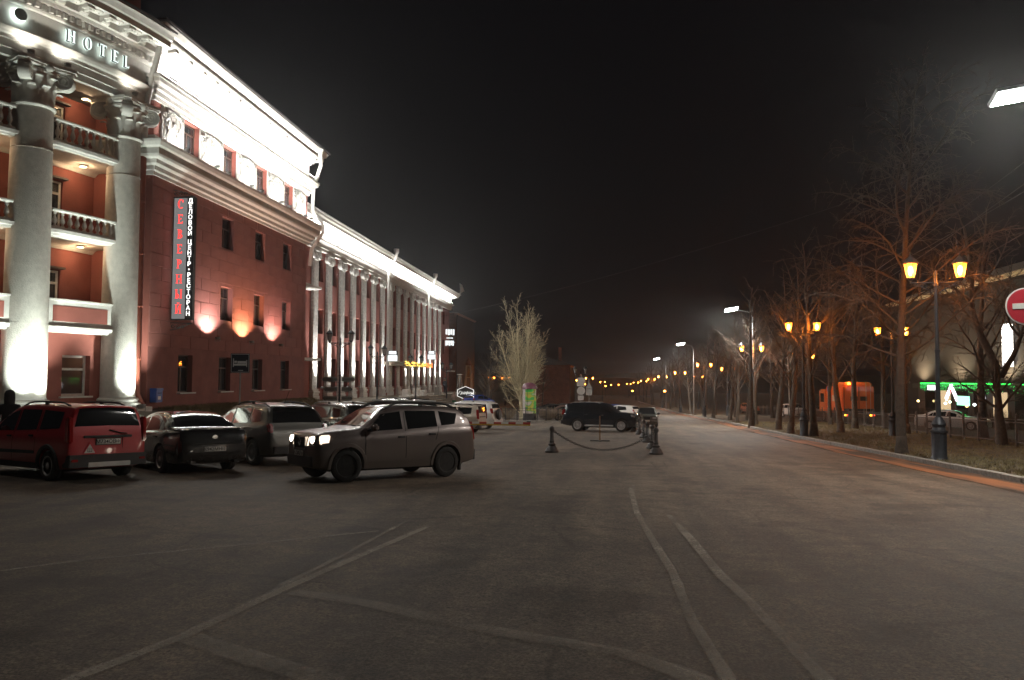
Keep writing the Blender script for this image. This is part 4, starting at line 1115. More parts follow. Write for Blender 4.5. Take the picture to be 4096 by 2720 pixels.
class CarShape:
    """body surface lofted through stations (x, top, bottom, half-width); x forward, front station first"""
    def __init__(s, st, belt, k=.30, crown=.02, n=5, flat=.72):
        s.belt, s.k, s.crown, s.flat = belt, k, crown, flat
        fine = catmull([(x, t, b, w) for x, t, b, w in st], n)
        s.st = []
        last = 1e9
        for q in fine:
            if q[0] < last - 1e-4: s.st.append(q); last = q[0]
    def at(s, x):
        S = s.st
        if x >= S[0][0]: return S[0]
        for a, b in zip(S, S[1:]):
            if x >= b[0]:
                t = (a[0] - x) / (a[0] - b[0]); return tuple(p + (q - p) * t for p, q in zip(a, b))
        return S[-1]
    def sec(s, q):
        x, T, zb, w = q
        B = min(interp(-x, [(-a, b) for a, b in s.belt]), T - .03)
        B = max(B, zb + .1)
        T = max(T, B + .02)
        H = T - B; h = B - zb
        g = w - .05 - s.k * H
        return [(0, zb), (w * .8, zb), (w - .035, zb + h * .06), (w - .004, zb + h * .22), (w + .010, zb + h * .5), (w + .004, zb + h * .80), (w - .012, B - h * .04), (w - .04, B),
                (w - .047 - s.k * H * .4, B + .4 * H), (w - .05 - s.k * H * .8, B + .8 * H), (g - .03, B + .94 * H), (g * s.flat, T), (0, T + s.crown * min(1, H / .3 + .3))]
    def side_y(s, x, z):
        P = s.sec(s.at(x))[2:12]
        for (y0, z0), (y1, z1) in zip(P, P[1:]):
            if z <= z1: return y0 + (y1 - y0) * (z - z0) / max(1e-6, z1 - z0)
        return P[-1][0]
    def top_z(s, x, y):
        P = s.sec(s.at(x))[9:]
        y = abs(y)
        for (y0, z0), (y1, z1) in zip(P, P[1:]):
            if y >= y1: return z0 + (z1 - z0) * (y0 - y) / max(1e-6, y0 - y1)
        return P[-1][1]
    def body(s, arches):
        b = MB(); rows = []
        for q in s.st:
            P = s.sec(q); ring = [(q[0], y, z) for y, z in P] + [(q[0], -y, z) for y, z in P[-2:0:-1]]
            rows.append(ring)
        n = len(rows[0])
        b.v = [p for r in rows for p in r]
        for i in range(len(rows) - 1):
            for j in range(n): b.f.append([i * n + j, i * n + (j + 1) % n, (i + 1) * n + (j + 1) % n, (i + 1) * n + j]); b.m.append(0)
        b.f.append(list(range(n))); b.m.append(0); b.f.append([(len(rows) - 1) * n + j for j in range(n)][::-1]); b.m.append(0)
        me = b.mesh('body', None)
        o = bpy.data.objects.new('tmp', me); col.objects.link(o)
        cs = []
        for ax, r in arches:
            w = s.at(ax)[3]
            for sg in (-1, 1):
                cb = MB()
                y0, y1 = sg * (w - .30), sg * (w + .3)
                pts = [(ax + r * math.cos(2 * PI * i / 28), r * .98 * math.sin(2 * PI * i / 28) + s.wr) for i in range(28)]
                cb.prism(pts, lambda u, v: (u, y0, v), lambda u, v: (u, y1, v))
                c = bpy.data.objects.new('tmpc', cb.mesh('tmpc')); col.objects.link(c); cs.append(c)
                md = o.modifiers.new('b', 'BOOLEAN'); md.operation = 'DIFFERENCE'; md.object = c; md.solver = 'EXACT'
        bpy.context.view_layer.update()
        dg = bpy.context.evaluated_depsgraph_get()
        me2 = bpy.data.meshes.new_from_object(o.evaluated_get(dg))
        me2.name = 'body'
        for c in cs: bpy.data.objects.remove(c)
        bpy.data.objects.remove(o)
        return me2
    def side_patch(s, c, off=.006, nu=8, nv=5, both=True):
        """window or panel on the flank from four (x,z) corners: bottom-front, bottom-rear, top-rear, top-front"""
        b = MB()
        for sg in ((1, -1) if both is True else (both,)):
            k = len(b.v)
            for j in range(nv + 1):
                for i in range(nu + 1):
                    u, v = i / nu, j / nv
                    x = (c[0][0] * (1 - u) + c[1][0] * u) * (1 - v) + (c[3][0] * (1 - u) + c[2][0] * u) * v
                    z = (c[0][1] * (1 - u) + c[1][1] * u) * (1 - v) + (c[3][1] * (1 - u) + c[2][1] * u) * v
                    y = s.side_y(x, z) + off
                    b.v.append((x, sg * y, z))
            for j in range(nv):
                for i in range(nu):
                    q = k + j * (nu + 1) + i; f = [q, q + 1, q + nu + 2, q + nu + 1]
                    b.f.append(f if sg < 0 else f[::-1]); b.m.append(0)
        return b
    def top_patch(s, xa, xb, ma, mb_, off=.006, nu=12, nv=8):
        """glass over the sloping top between x=xa and x=xb, margins from the edge at either end"""
        b = MB()
        for j in range(nv + 1):
            v = j / nv; x = xa + (xb - xa) * v
            P = s.sec(s.at(x)); half = P[10][0] - (ma + (mb_ - ma) * v)
            for i in range(nu + 1):
                y = half * (2 * i / nu - 1); b.v.append((x, y, s.top_z(x, y) + off))
        for j in range(nv):
            for i in range(nu):
                q = j * (nu + 1) + i; b.f.append([q, q + 1, q + nu + 2, q + nu + 1]); b.m.append(0)
        sgn = 1 if xb > xa else -1
        bm_sl = (s.top_z(xb, 0) - s.top_z(xa, 0)) / (xb - xa)
        nv_ = Vector((-bm_sl, 0, 1)).normalized()
        b.v = [(x + nv_.x * off, y, z - off + nv_.z * off) for x, y, z in b.v]
        return b

_wheels = {}
def wheel_meshes(r, w, style):
    key = (r, w, style)
    if key in _wheels: return _wheels[key]
    rr = r * .66
    def turn(b): b.v = [(x, z, y) for x, y, z in b.v]; return b
    t = turn(MB().lathe([(rr - .01, -w * .42), (rr + .01, -w * .5), (r - .06, -w * .52), (r - .015, -w * .44), (r, -w * .3), (r, -.012), (r - .012, -.01), (r - .012, .01), (r, .012), (r, w * .3), (r - .015, w * .44), (r - .06, w * .52), (rr + .01, w * .5), (rr - .01, w * .42)], 36))
    tm = t.mesh('wheel', M_TYRE, smooth=True, angle=35)
    b = MB()
    if style == 'steel':
        turn(b.lathe([(rr, .40 * w), (rr - .02, .30 * w), (rr * .82, .2 * w), (rr * .74, .24 * w), (rr * .45, .30 * w), (rr * .36, .22 * w), (.0, .22 * w)], 30))
        k = len(b.v)
        for i in range(8):
            a = i * PI / 4; c = (rr * .62 * math.cos(a), .285 * w, rr * .62 * math.sin(a))
            b.mi = 1
            b.add([(c[0] + .035 * math.cos(q), c[1] + .012, c[2] + .035 * math.sin(q)) for q in [j * PI / 4 for j in range(8)]], [list(range(8))])
        rm = b.mesh('rim', [M_STEEL, M_SEAM], smooth=True, angle=40)
    else:
        turn(b.lathe([(rr, .42 * w), (rr + .004, .46 * w), (rr - .02, .47 * w), (rr - .035, .40 * w), (rr - .045, .05 * w)], 30))
        nsp = style
        for i in range(nsp):
            a = 2 * PI * i / nsp; ca, sa = math.cos(a), math.sin(a)
            for (r0, r1, h0, h1, y0, y1) in ((.05, rr - .03, .032, .055, .40 * w, .36 * w),):
                P = []
                for rad, hw, y in ((r0, h0, y0), (r1, h1 * (.9 if nsp > 5 else 1.1), y1)):
                    for sg in (-1, 1):
                        for yy in (y - .05, y): P.append((rad * ca - sg * hw * sa, yy, rad * sa + sg * hw * ca))
                b.add(P, [(0, 1, 3, 2), (4, 6, 7, 5), (0, 4, 5, 1), (2, 3, 7, 6), (1, 5, 7, 3), (0, 2, 6, 4)])
        o0 = len(b.v); b.lathe([(.075, .30 * w), (.07, .42 * w), (.04, .45 * w), (0, .45 * w)], 16); b.v = b.v[:o0] + [(x, z, y) for x, y, z in b.v[o0:]]
        b.mi = 1; o0 = len(b.v); b.lathe([(rr - .04, .06 * w), (0, .05 * w)], 24); b.v = b.v[:o0] + [(x, z, y) for x, y, z in b.v[o0:]]
        rm = b.mesh('rim', [M_RIM, M_SEAM], smooth=True, angle=40)
    _wheels[key] = (tm, rm)
    return _wheels[key]

def hexa(pts): return MB().add(pts, [(0, 3, 2, 1), (4, 5, 6, 7), (0, 1, 5, 4), (1, 2, 6, 5), (2, 3, 7, 6), (3, 0, 4, 7)])
def soft(b, name, m, parent, bev=.012, seg=2, **kw):
    me = b.mesh(name, m)
    bm = bmesh.new(); bm.from_mesh(me); bmesh.ops.bevel(bm, geom=bm.edges[:], offset=bev, segments=seg, affect='EDGES'); bm.to_mesh(me); bm.free()
    me.polygons.foreach_set('use_smooth', [True] * len(me.polygons)); me.set_sharp_from_angle(angle=R(50))
    return new_obj(name, me, parent, **kw)

def build_car(name, label, sp, loc, heading, group=None):
    pm = sp['pm']
    sh = CarShape(sp['st'], sp['belt'], sp.get('k', .3), sp.get('crown', .02), flat=sp.get('flat', .72))
    wr = sp['r']; sh.wr = wr
    ax = sp['axles']; tr = sp.get('arch', wr + .075)
    car = thing(name, label, 'car', loc, 0, group)
    sl = Vector((0, 1, (gz(loc[1] + 2) - gz(loc[1] - 2)) / 4)).normalized()
    nrm = Vector((1, 0, 0)).cross(sl).normalized()
    f = Vector((math.cos(R(heading)), math.sin(R(heading)), 0)); f = (f - nrm * f.dot(nrm)).normalized(); lf = nrm.cross(f)
    car.rotation_euler = Matrix((f, lf, nrm)).transposed().to_euler()
    me = sh.body([(a, tr) for a in ax])
    me.materials.append(pm)
    me.polygons.foreach_set('use_smooth', [True] * len(me.polygons)); me.set_sharp_from_angle(angle=R(38))
    body = new_obj('body', me, car)
    wtm, rim = wheel_meshes(wr, sp.get('ww', .21), sp.get('rim', 5))
    for a in ax:
        w = sh.at(a)[3]
        for sg in (-1, 1):
            wo = new_obj('wheel', wtm, car, (a, sg * (w - sp.get('ww', .21) * .52), wr), (0, 0, 0 if sg > 0 else PI))
            if a > 0 and sp.get('steer'): wo.rotation_euler = (0, 0, (0 if sg > 0 else PI) + R(sp['steer']))
            new_obj('rim', rim, wo)
    und = MB().box(ax[1] - .3, ax[0] + .3, -.62, .62, wr * .62, wr + .25); und.build('underbody', M_UNDER, car)
    for c in sp['side']:
        for sg in (1, -1): sh.side_patch(c, both=sg).build('side_window', M_TINT, car, smooth=True, fix=False)
    xa, xb, ma, mb_ = sp['front']; sh.top_patch(xa, xb, ma, mb_).build('windscreen', M_TINT, car, smooth=True, fix=True)
    xa, xb, ma, mb_ = sp['rear']; sh.top_patch(xa, xb, ma, mb_, off=.008).build('rear_window', M_TINT, car, smooth=True, fix=True)
    for c in sp.get('seams', []):
        for sg in (1, -1): sh.side_patch(c, .0035, 4, 8, sg).build('door_gap', M_SEAM, car, fix=False)
    for c in sp.get('clad', []):
        for sg in (1, -1): sh.side_patch(c, .014, 14, 3, sg).build('side_cladding', sp.get('cladm', M_CLAD), car, smooth=True, fix=False)
    for c in sp.get('chrome', []):
        for sg in (1, -1): sh.side_patch(c, .009, 14, 1, sg).build('window_trim', M_CHROME, car, smooth=True, fix=False)
    for (x, z) in sp['handles']:
        for sg in (-1, 1):
            y = sh.side_y(x, z)
            soft(MB().box(x - .09, x + .09, sg * y - .02, sg * y + .028 if sg > 0 else sg * y + .02, z - .02, z + .02) if sg > 0 else MB().box(x - .09, x + .09, sg * y - .028, sg * y + .02, z - .02, z + .02), 'door_handle', sp.get('handlem', M_CLAD), car, .008)
    mx, mz = sp['mirror']
    for sg in (-1, 1):
        y = sh.side_y(mx, mz)
        mb = MB().box(mx - .07, mx + .07, min(sg * (y + .03), sg * (y + .24)), max(sg * (y + .03), sg * (y + .24)), mz - .02, mz + .14)
        soft(mb, 'wing_mirror', sp.get('mirrorm', pm), car, .045, 3)
        MB().tube([(mx, sg * (y - .03), mz - .01), (mx, sg * (y + .08), mz + .03)], .022, 6).build('mirror_arm', M_CLAD, car)
    for p in sp.get('lights', []):      # (name, material, centre x,z,y, half dx,dz,dy, slant)
        nm, m, x, y, z, hx, hy, hz, sl_ = p
        for sg in (-1, 1):
            q = [(x + i * hx + k * sl_, sg * (y + j * hy - (sp.get('lshear', 0) * i)), z + k * hz) for k in (-1, 1) for j, i in ((-1, -1), (-1, 1), (1, 1), (1, -1))]
            soft(hexa(q), nm, m, car, min(hx, hy, hz) * .45, 2)
    for nm, m, bx in sp.get('boxes', []):
        soft(MB().box(*bx), nm, m, car, min(.012, .3 * min(bx[1] - bx[0], bx[3] - bx[2], bx[5] - bx[4])))
    if sp.get('fend'):
        for a in ax:
            w = sh.at(a)[3]
            for sg in (-1, 1):
                b = MB(); n = 18
                for i in range(n + 1):
                    an = R(-8) + R(196) * i / n; ca, sa = math.cos(an), math.sin(an)
                    for rr_, yy in ((tr - .015, -.02), (tr - .015, .026), (tr + .05, .028), (tr + .075, -.01)):
                        xx, zz2 = a + rr_ * ca, max(.16, wr + rr_ * sa)
                        b.v.append((xx, sg * (min(sh.side_y(min(max(xx, sh.st[-1][0] + .02), sh.st[0][0] - .02), max(zz2, .3)), w + .02) + yy), zz2))
                for i in range(n):
                    for j in range(3):
                        q = i * 4 + j; b.f.append([q, q + 1, q + 5, q + 4]); b.m.append(0)
                b.build('wheel_arch', sp.get('fendm', M_CLAD), car, smooth=True, angle=40)
    if sp.get('rails'):
        x0, x1, zo = sp['rails']
        for sg in (-1, 1):
            n = 10; pts = []
            for i in range(n + 1):
                x = x1 + (x0 - x1) * i / n; yy = sh.sec(sh.at(x))[10][0] - .05
                lift = zo * (1 if 0 < i < n else 0) * (1 if 1 < i < n - 1 else .8)
                pts.append((x, sg * yy, sh.top_z(x, yy) + lift + .005))
            MB().tube(pts, sp.get('railr', .02), 8).build('roof_rail', sp.get('railm', M_CLAD), car, smooth=True, angle=60)
            for i in ((0, 5, 10) if n else ()):
                p = pts[i]; MB().bbox(p[0] - .06, p[0] + .06, p[1] - .02, p[1] + .02, p[2] - zo - .015, p[2] + .005, .008).build('rail_foot', M_CLAD, car)
    return car, sh

def plate(car, x, z, rear, txt=None, w=.52, y=0.0, tilt=0):
    sg = -1 if rear else 1
    p = soft(MB().box(-.008, .008, -w / 2, w / 2, -.056, .056), 'number_plate', M_PLATE, car, .004, 1, loc=(x, y, z), rot=(0, R(tilt), 0))
    fr = MB()
    for a, c, e, g in ((-w / 2 - .012, w / 2 + .012, -.07, -.057), (-w / 2 - .012, w / 2 + .012, .057, .07), (-w / 2 - .012, -w / 2, -.057, .057), (w / 2, w / 2 + .012, -.057, .057)): fr.box(-.007, .010 if not rear else .007, a, c, e, g)
    fr.build('plate_frame', M_CLAD, p)
    if txt:
        for t, dy, s in txt:
            me = text_mesh(t, s, .001, M_INK, 'plate_text', bold=.0015)
            new_obj('plate_text', me, p, (sg * .0105, (dy if not rear else -dy), 0), (R(90), 0, R(-90) if rear else R(90)))
    return p

# ---- the body shapes (front to rear): x, top, bottom, half-width
ESTATE = dict(r=.315, axles=(1.44, -1.46), k=.24, arch=.385, flat=.8,
    st=[(2.24, .52, .34, .60), (2.22, .72, .28, .70), (2.14, .88, .24, .79), (2.0, .95, .22, .845), (1.6, 1.02, .22, .87), (1.15, 1.09, .22, .872), (.55, 1.43, .22, .873), (.18, 1.575, .22, .873), (-.5, 1.61, .22, .873), (-1.4, 1.60, .22, .87), (-1.95, 1.575, .24, .86), (-2.10, 1.53, .26, .85), (-2.16, 1.30, .27, .84), (-2.20, 1.02, .28, .83), (-2.22, .74, .30, .80), (-2.235, .52, .36, .70)],
    belt=[(2.24, .74), (1.2, .93), (0, .97), (-1.2, 1.01), (-2.24, 1.04)],
    side=[[(1.02, 1.0), (.12, 1.02), (.10, 1.47), (.62, 1.35)], [(.02, 1.02), (-.86, 1.06), (-.86, 1.48), (.0, 1.48)], [(-.98, 1.06), (-1.78, 1.10), (-1.80, 1.44), (-.98, 1.48)]],
    front=(1.10, .26, .07, .06), rear=(-2.185, -2.105, .02, .06),
    seams=[[(1.0, .35), (.985, .35), (.985, .98), (1.0, .98)], [(.07, .35), (.055, .35), (.055, 1.46), (.07, 1.46)], [(-.92, .55), (-.935, .55), (-.935, 1.46), (-.92, 1.46)]],
    clad=[[(1.0, .52), (-.95, .55), (-.95, .62), (1.0, .60)], [(1.05, .23), (-1.05, .23), (-1.05, .36), (1.05, .36)]],
    handles=[(.22, .90), (-.74, .93)], mirror=(.86, 1.02), fend=True, rails=(-1.75, .15, .055), rim=6,
    lights=[('tail_light', M_TAIL, -2.165, .80, 1.07, .07, .055, .27, .012), ('head_light', M_HEAD, 2.08, .66, .82, .10, .13, .085, -.03)],
    boxes=[('rear_bumper', M_CLAD, (-2.30, -2.02, -.84, .84, .30, .56)), ('bumper_guard', M_SILVER, (-2.325, -2.28, -.46, .46, .30, .40)), ('plate_trim', M_CLAD, (-2.245, -2.19, -.52, .52, .90, .955)),
           ('rear_reflector', M_TAIL, (-2.31, -2.28, -.80, -.66, .42, .47)), ('rear_reflector', M_TAIL, (-2.31, -2.28, .66, .80, .42, .47)), ('front_bumper', M_CLAD, (2.0, 2.27, -.74, .74, .26, .50))])
ROUGHCAR = dict(r=.345, axles=(1.40, -1.27), k=.30, arch=.415, flat=.78, rim='steel', ww=.215, steer=-16,
    st=[(2.16, .56, .40, .58), (2.145, .80, .34, .68), (2.08, .98, .30, .775), (1.92, 1.045, .27, .85), (1.5, 1.09, .26, .895), (1.05, 1.14, .26, .90), (.62, 1.40, .26, .90), (.22, 1.585, .26, .90), (-.4, 1.63, .26, .90), (-1.2, 1.61, .26, .897), (-1.72, 1.545, .27, .885), (-1.92, 1.38, .30, .87), (-2.04, 1.13, .32, .855), (-2.11, .92, .34, .83), (-2.14, .72, .37, .79), (-2.155, .56, .42, .68)],
    belt=[(2.16, .86), (1.2, 1.0), (.6, 1.02), (-.4, 1.08), (-1.3, 1.14), (-2.16, 1.16)],
    side=[[(.92, 1.06), (-.02, 1.10), (.0, 1.49), (.50, 1.43)], [(-.16, 1.10), (-1.00, 1.15), (-.98, 1.50), (-.13, 1.50)], [(-1.12, 1.17), (-1.52, 1.20), (-1.62, 1.44), (-1.08, 1.49)]],
    front=(1.0, .28, .07, .06), rear=(-1.99, -1.78, .05, .09),
    seams=[[(.98, .40), (.965, .40), (.965, 1.05), (.98, 1.05)], [(-.09, .38), (-.105, .38), (-.105, 1.48), (-.09, 1.48)], [(-.92, .85), (-.935, .85), (-1.05, 1.16), (-1.035, 1.16)]],
    clad=[[(1.0, .27), (-.86, .27), (-.86, .42), (1.0, .42)]], cladm=None,
    handles=[(.03, .93), (-.83, .98)], mirror=(.78, 1.08), fend=True, fendm=None, rails=(-1.6, .3, .075), railr=.03,
    lights=[('tail_light', M_TAIL, -2.06, .795, .99, .06, .04, .16, .035)],
    boxes=[('rear_bumper', M_CLAD, (-2.21, -1.98, -.76, .76, .36, .60)), ('grille', M_SEAM, (2.085, 2.165, -.28, .28, .70, .93)), ('chrome_bar', M_CHROME, (2.06, 2.185, .28, .33, .66, .965)), ('chrome_bar', M_CHROME, (2.06, 2.185, -.33, -.28, .66, .965)),
           ('front_bumper', M_CLAD, (1.96, 2.19, -.66, .66, .34, .55)), ('wiper', M_SEAM, (.98, 1.02, -.5, .45, 1.168, 1.18))])
SEDAN = dict(r=.325, axles=(1.44, -1.28), k=.42, arch=.385, flat=.72, rim=5,
    st=[(2.36, .50, .30, .56), (2.34, .66, .25, .68), (2.22, .78, .2, .80), (1.9, .87, .19, .875), (1.3, .95, .19, .893), (.95, 1.0, .19, .895), (.45, 1.28, .19, .895), (.05, 1.40, .19, .895), (-.45, 1.435, .19, .895), (-1.0, 1.385, .19, .893), (-1.45, 1.22, .2, .885), (-1.72, 1.075, .21, .87), (-1.95, 1.045, .22, .85), (-2.2, 1.035, .25, .81), (-2.29, .93, .27, .77), (-2.335, .74, .3, .74), (-2.36, .52, .34, .66)],
    belt=[(2.36, .66), (1.3, .84), (0, .92), (-1.3, .97), (-2.36, .98)],
    side=[[(.80, .945), (-.10, .97), (-.04, 1.30), (.42, 1.20)], [(-.2, .97), (-1.02, 1.0), (-.98, 1.24), (-.16, 1.31)], [(-1.06, 1.0), (-1.35, 1.02), (-1.10, 1.19), (-1.03, 1.22)]],
    front=(.92, .08, .06, .05), rear=(-1.66, -.88, .06, .06), handlem=None,
    chrome=[[(.82, .93), (-1.38, 1.0), (-1.38, 1.012), (.82, .942)]],
    seams=[[(.93, .32), (.918, .32), (.918, .93), (.93, .93)], [(-.145, .30), (-.157, .30), (-.157, 1.30), (-.145, 1.30)]],
    handles=[(.0, .80), (-.98, .84)], mirror=(.66, .95),
    lights=[('tail_light', M_TAIL, -2.14, .66, .86, .12, .13, .085, .0), ('head_light', M_HEAD, 2.1, .68, .70, .14, .12, .07, -.05)],
    boxes=[('boot_gap', M_SEAM, (-2.352, -2.3, -.56, .56, .70, .708)), ('exhaust', M_CHROME, (-2.38, -2.28, .45, .57, .26, .32)), ('exhaust', M_CHROME, (-2.38, -2.28, -.57, -.45, .26, .32)), ('boot_spoiler', None, (-2.22, -2.12, -.66, .66, 1.028, 1.06))])
CROSS = dict(r=.35, axles=(1.42, -1.32), k=.32, arch=.415, flat=.75, rim=5,
    st=[(2.28, .56, .36, .58), (2.26, .76, .3, .70), (2.16, .92, .26, .80), (1.95, 1.0, .24, .87), (1.45, 1.07, .24, .905), (1.05, 1.13, .24, .908), (.55, 1.43, .24, .908), (.18, 1.60, .24, .908), (-.5, 1.66, .24, .908), (-1.3, 1.62, .24, .905), (-1.8, 1.54, .25, .89), (-2.02, 1.30, .28, .87), (-2.13, 1.06, .3, .855), (-2.2, .9, .31, .84), (-2.24, .72, .34, .80), (-2.27, .56, .40, .70)],
    belt=[(2.28, .80), (1.2, .98), (0, 1.04), (-1.2, 1.09), (-2.28, 1.12)],
    side=[[(.95, 1.06), (.02, 1.09), (.04, 1.50), (.52, 1.40)], [(-.08, 1.09), (-.98, 1.13), (-.95, 1.51), (-.05, 1.51)], [(-1.08, 1.13), (-1.66, 1.17), (-1.60, 1.43), (-1.05, 1.50)]],
    front=(1.0, .26, .07, .06), rear=(-2.10, -1.86, .04, .07), seams=[[(.97, .42), (.957, .42), (.957, 1.05), (.97, 1.05)], [(-.03, .36), (-.043, .36), (-.043, 1.5), (-.03, 1.5)]],
    clad=[[(1.0, .25), (-.9, .25), (-.9, .38), (1.0, .38)]], handles=[(.12, .93), (-.85, .97)], handlem=None, mirror=(.8, 1.07), rails=(-1.7, .2, .05),
    lights=[('tail_light', M_TAIL, -2.10, .80, 1.0, .11, .06, .12, .03), ('head_light', M_HEAD, 2.08, .68, .84, .12, .13, .07, -.03)],
    boxes=[('rear_bumper', M_CLAD, (-2.32, -2.1, -.76, .76, .34, .52)), ('front_bumper', M_CLAD, (2.05, 2.31, -.7, .7, .30, .48)), ('roof_spoiler', None, (-1.98, -1.72, -.6, .6, 1.545, 1.575))])
OFFROAD = dict(r=.39, axles=(1.45, -1.34), k=.20, arch=.47, flat=.82, rim=6, ww=.25,
    st=[(2.38, .70, .46, .62), (2.36, .92, .40, .74), (2.26, 1.06, .36, .84), (2.0, 1.13, .33, .91), (1.5, 1.19, .32, .94), (1.1, 1.23, .32, .942), (.72, 1.50, .32, .942), (.38, 1.735, .32, .942), (-.3, 1.80, .32, .942), (-1.4, 1.79, .32, .94), (-2.0, 1.74, .33, .93), (-2.16, 1.60, .36, .92), (-2.26, 1.28, .38, .905), (-2.31, 1.0, .40, .89), (-2.34, .8, .43, .86), (-2.37, .66, .48, .74)],
    belt=[(2.38, .96), (1.2, 1.10), (0, 1.13), (-1.2, 1.15), (-2.38, 1.18)],
    side=[[(.98, 1.15), (.16, 1.16), (.16, 1.64), (.62, 1.56)], [(.06, 1.16), (-.88, 1.18), (-.88, 1.66), (.06, 1.66)], [(-.98, 1.18), (-1.92, 1.21), (-1.84, 1.62), (-.98, 1.66)]],
    front=(1.06, .44, .08, .07), rear=(-2.24, -2.14, .04, .08), chrome=[[(1.0, 1.135), (-1.95, 1.195), (-1.95, 1.212), (1.0, 1.15)]],
    seams=[[(1.0, .5), (.987, .5), (.987, 1.13), (1.0, 1.13)], [(.11, .45), (.097, .45), (.097, 1.6), (.11, 1.6)], [(-.93, .8), (-.943, .8), (-.943, 1.6), (-.93, 1.6)]],
    clad=[[(.95, .33), (-.85, .33), (-.85, .42), (.95, .42)]], cladm=M_SILVER, handles=[(.26, 1.02), (-.78, 1.04)], handlem=M_CHROME, mirror=(.80, 1.2), mirrorm=None, fend=True, fendm=None, rails=(-1.9, .1, .05), railm=M_SILVER,
    lights=[('tail_light', M_TAIL, -2.25, .86, 1.2, .09, .06, .17, .03), ('head_light', M_HEAD, 2.14, .76, .98, .12, .13, .09, -.04)],
    boxes=[('rear_bumper', None, (-2.44, -2.2, -.86, .86, .44, .68)), ('grille', M_CHROME, (2.24, 2.385, -.42, .42, .74, 1.02))])
BOXCAR = dict(r=.295, axles=(1.22, -1.20), k=.33, arch=.355, flat=.86, rim='steel', ww=.175, crown=.012,
    st=[(2.05, .60, .34, .76), (2.04, .74, .30, .79), (2.0, .83, .26, .80), (1.9, .855, .24, .805), (1.3, .90, .22, .808), (.80, .93, .22, .808), (.45, 1.2, .22, .808), (.18, 1.39, .22, .808), (-.4, 1.425, .22, .808), (-.85, 1.39, .22, .808), (-1.10, 1.18, .22, .808), (-1.32, .96, .22, .808), (-1.9, .925, .24, .80), (-1.99, .90, .26, .795), (-2.04, .7, .3, .79), (-2.05, .58, .34, .76)],
    belt=[(2.05, .76), (1, .84), (0, .88), (-2.05, .86)],
    side=[[(.66, .92), (-.08, .92), (-.08, 1.30), (.34, 1.27)], [(-.16, .92), (-.95, .93), (-.82, 1.28), (-.16, 1.30)]],
    front=(.78, .22, .06, .06), rear=(-1.28, -.88, .06, .07), seams=[[(-.115, .3), (-.127, .3), (-.127, 1.3), (-.115, 1.3)]], handles=[(.02, .76), (-.8, .76)], mirror=(.56, .92), mirrorm=M_CLAD,
    lights=[('tail_light', M_TAIL, -2.02, .60, .68, .04, .16, .08, 0), ('head_light', M_HEAD, 2.03, .60, .68, .035, .14, .075, 0)],
    boxes=[('grille', M_CHROME, (2.03, 2.07, -.34, .34, .58, .78)), ('grille_inner', M_SEAM, (2.05, 2.076, -.31, .31, .60, .755)), ('front_bumper', M_CHROME, (2.03, 2.14, -.8, .8, .42, .52)), ('rear_bumper', M_CHROME, (-2.14, -2.03, -.8, .8, .42, .52))])
HATCH = dict(r=.30, axles=(1.25, -1.25), k=.36, arch=.36, flat=.72, rim=5,
    st=[(1.98, .52, .30, .55), (1.96, .70, .25, .66), (1.85, .84, .22, .76), (1.6, .94, .2, .82), (1.2, 1.0, .2, .84), (.9, 1.06, .2, .842), (.45, 1.34, .2, .842), (.1, 1.46, .2, .842), (-.4, 1.49, .2, .842), (-1.1, 1.45, .2, .84), (-1.55, 1.36, .22, .825), (-1.78, 1.1, .25, .81), (-1.88, .92, .27, .79), (-1.93, .72, .3, .76), (-1.96, .55, .36, .66)],
    belt=[(1.98, .72), (1, .9), (0, .96), (-1.98, 1.02)],
    side=[[(.78, .98), (-.1, 1.0), (-.08, 1.37), (.40, 1.27)], [(-.2, 1.0), (-1.15, 1.06), (-1.02, 1.34), (-.18, 1.38)]],
    front=(.86, .14, .06, .05), rear=(-1.76, -1.58, .05, .08), seams=[[(-.15, .32), (-.162, .32), (-.162, 1.36), (-.15, 1.36)]], handles=[(.0, .84), (-.98, .88)], handlem=None, mirror=(.64, .99),
    lights=[('tail_light', M_TAIL, -1.82, .72, .96, .08, .06, .13, .03), ('head_light', M_HEAD, 1.78, .62, .78, .13, .11, .07, -.04)], boxes=[])
def spec(base, pm, **kw):
    d = dict(base); d['pm'] = pm
    for k in ('handlem', 'mirrorm', 'fendm', 'cladm'):
        if k in d and d[k] is None: d[k] = pm
    d['boxes'] = [(n, m or pm, b) for n, m, b in d.get('boxes', [])]
    d.update(kw)
    return d

P_RED = paint('paint_dark_red', (.42, .016, .022), .3, .1, dust=.15)
P_BLACK = paint('paint_black', (.010, .010, .011), .2, .2, 1.0, .10)
P_GREYC = paint('paint_grey_brown', (.15, .118, .112), .34, .45, .6, .5)
P_SILV = paint('paint_silver', (.075, .072, .066), .34, .5, .6, .35)
P_DARK = paint('paint_dark_grey', (.03, .031, .033), .24, .3, 1.0, .14)
P_BEIGE = paint('paint_beige', (.46, .40, .32), .35, .2, .6, .3)
P_WHITE = paint('paint_white', (.70, .68, .65), .3, .0, .7, .15)
P_BLUE = paint('paint_blue', (.015, .05, .30), .28, .2, .8, .15)
P_NAVY = paint('paint_blue_black', (.014, .022, .034), .18, .3, 1.0, .04)
P_GREEN = paint('paint_dark_green', (.03, .04, .032), .35, .2, .6, .4)
def at_g(x, y): return (x, y, gz(y))
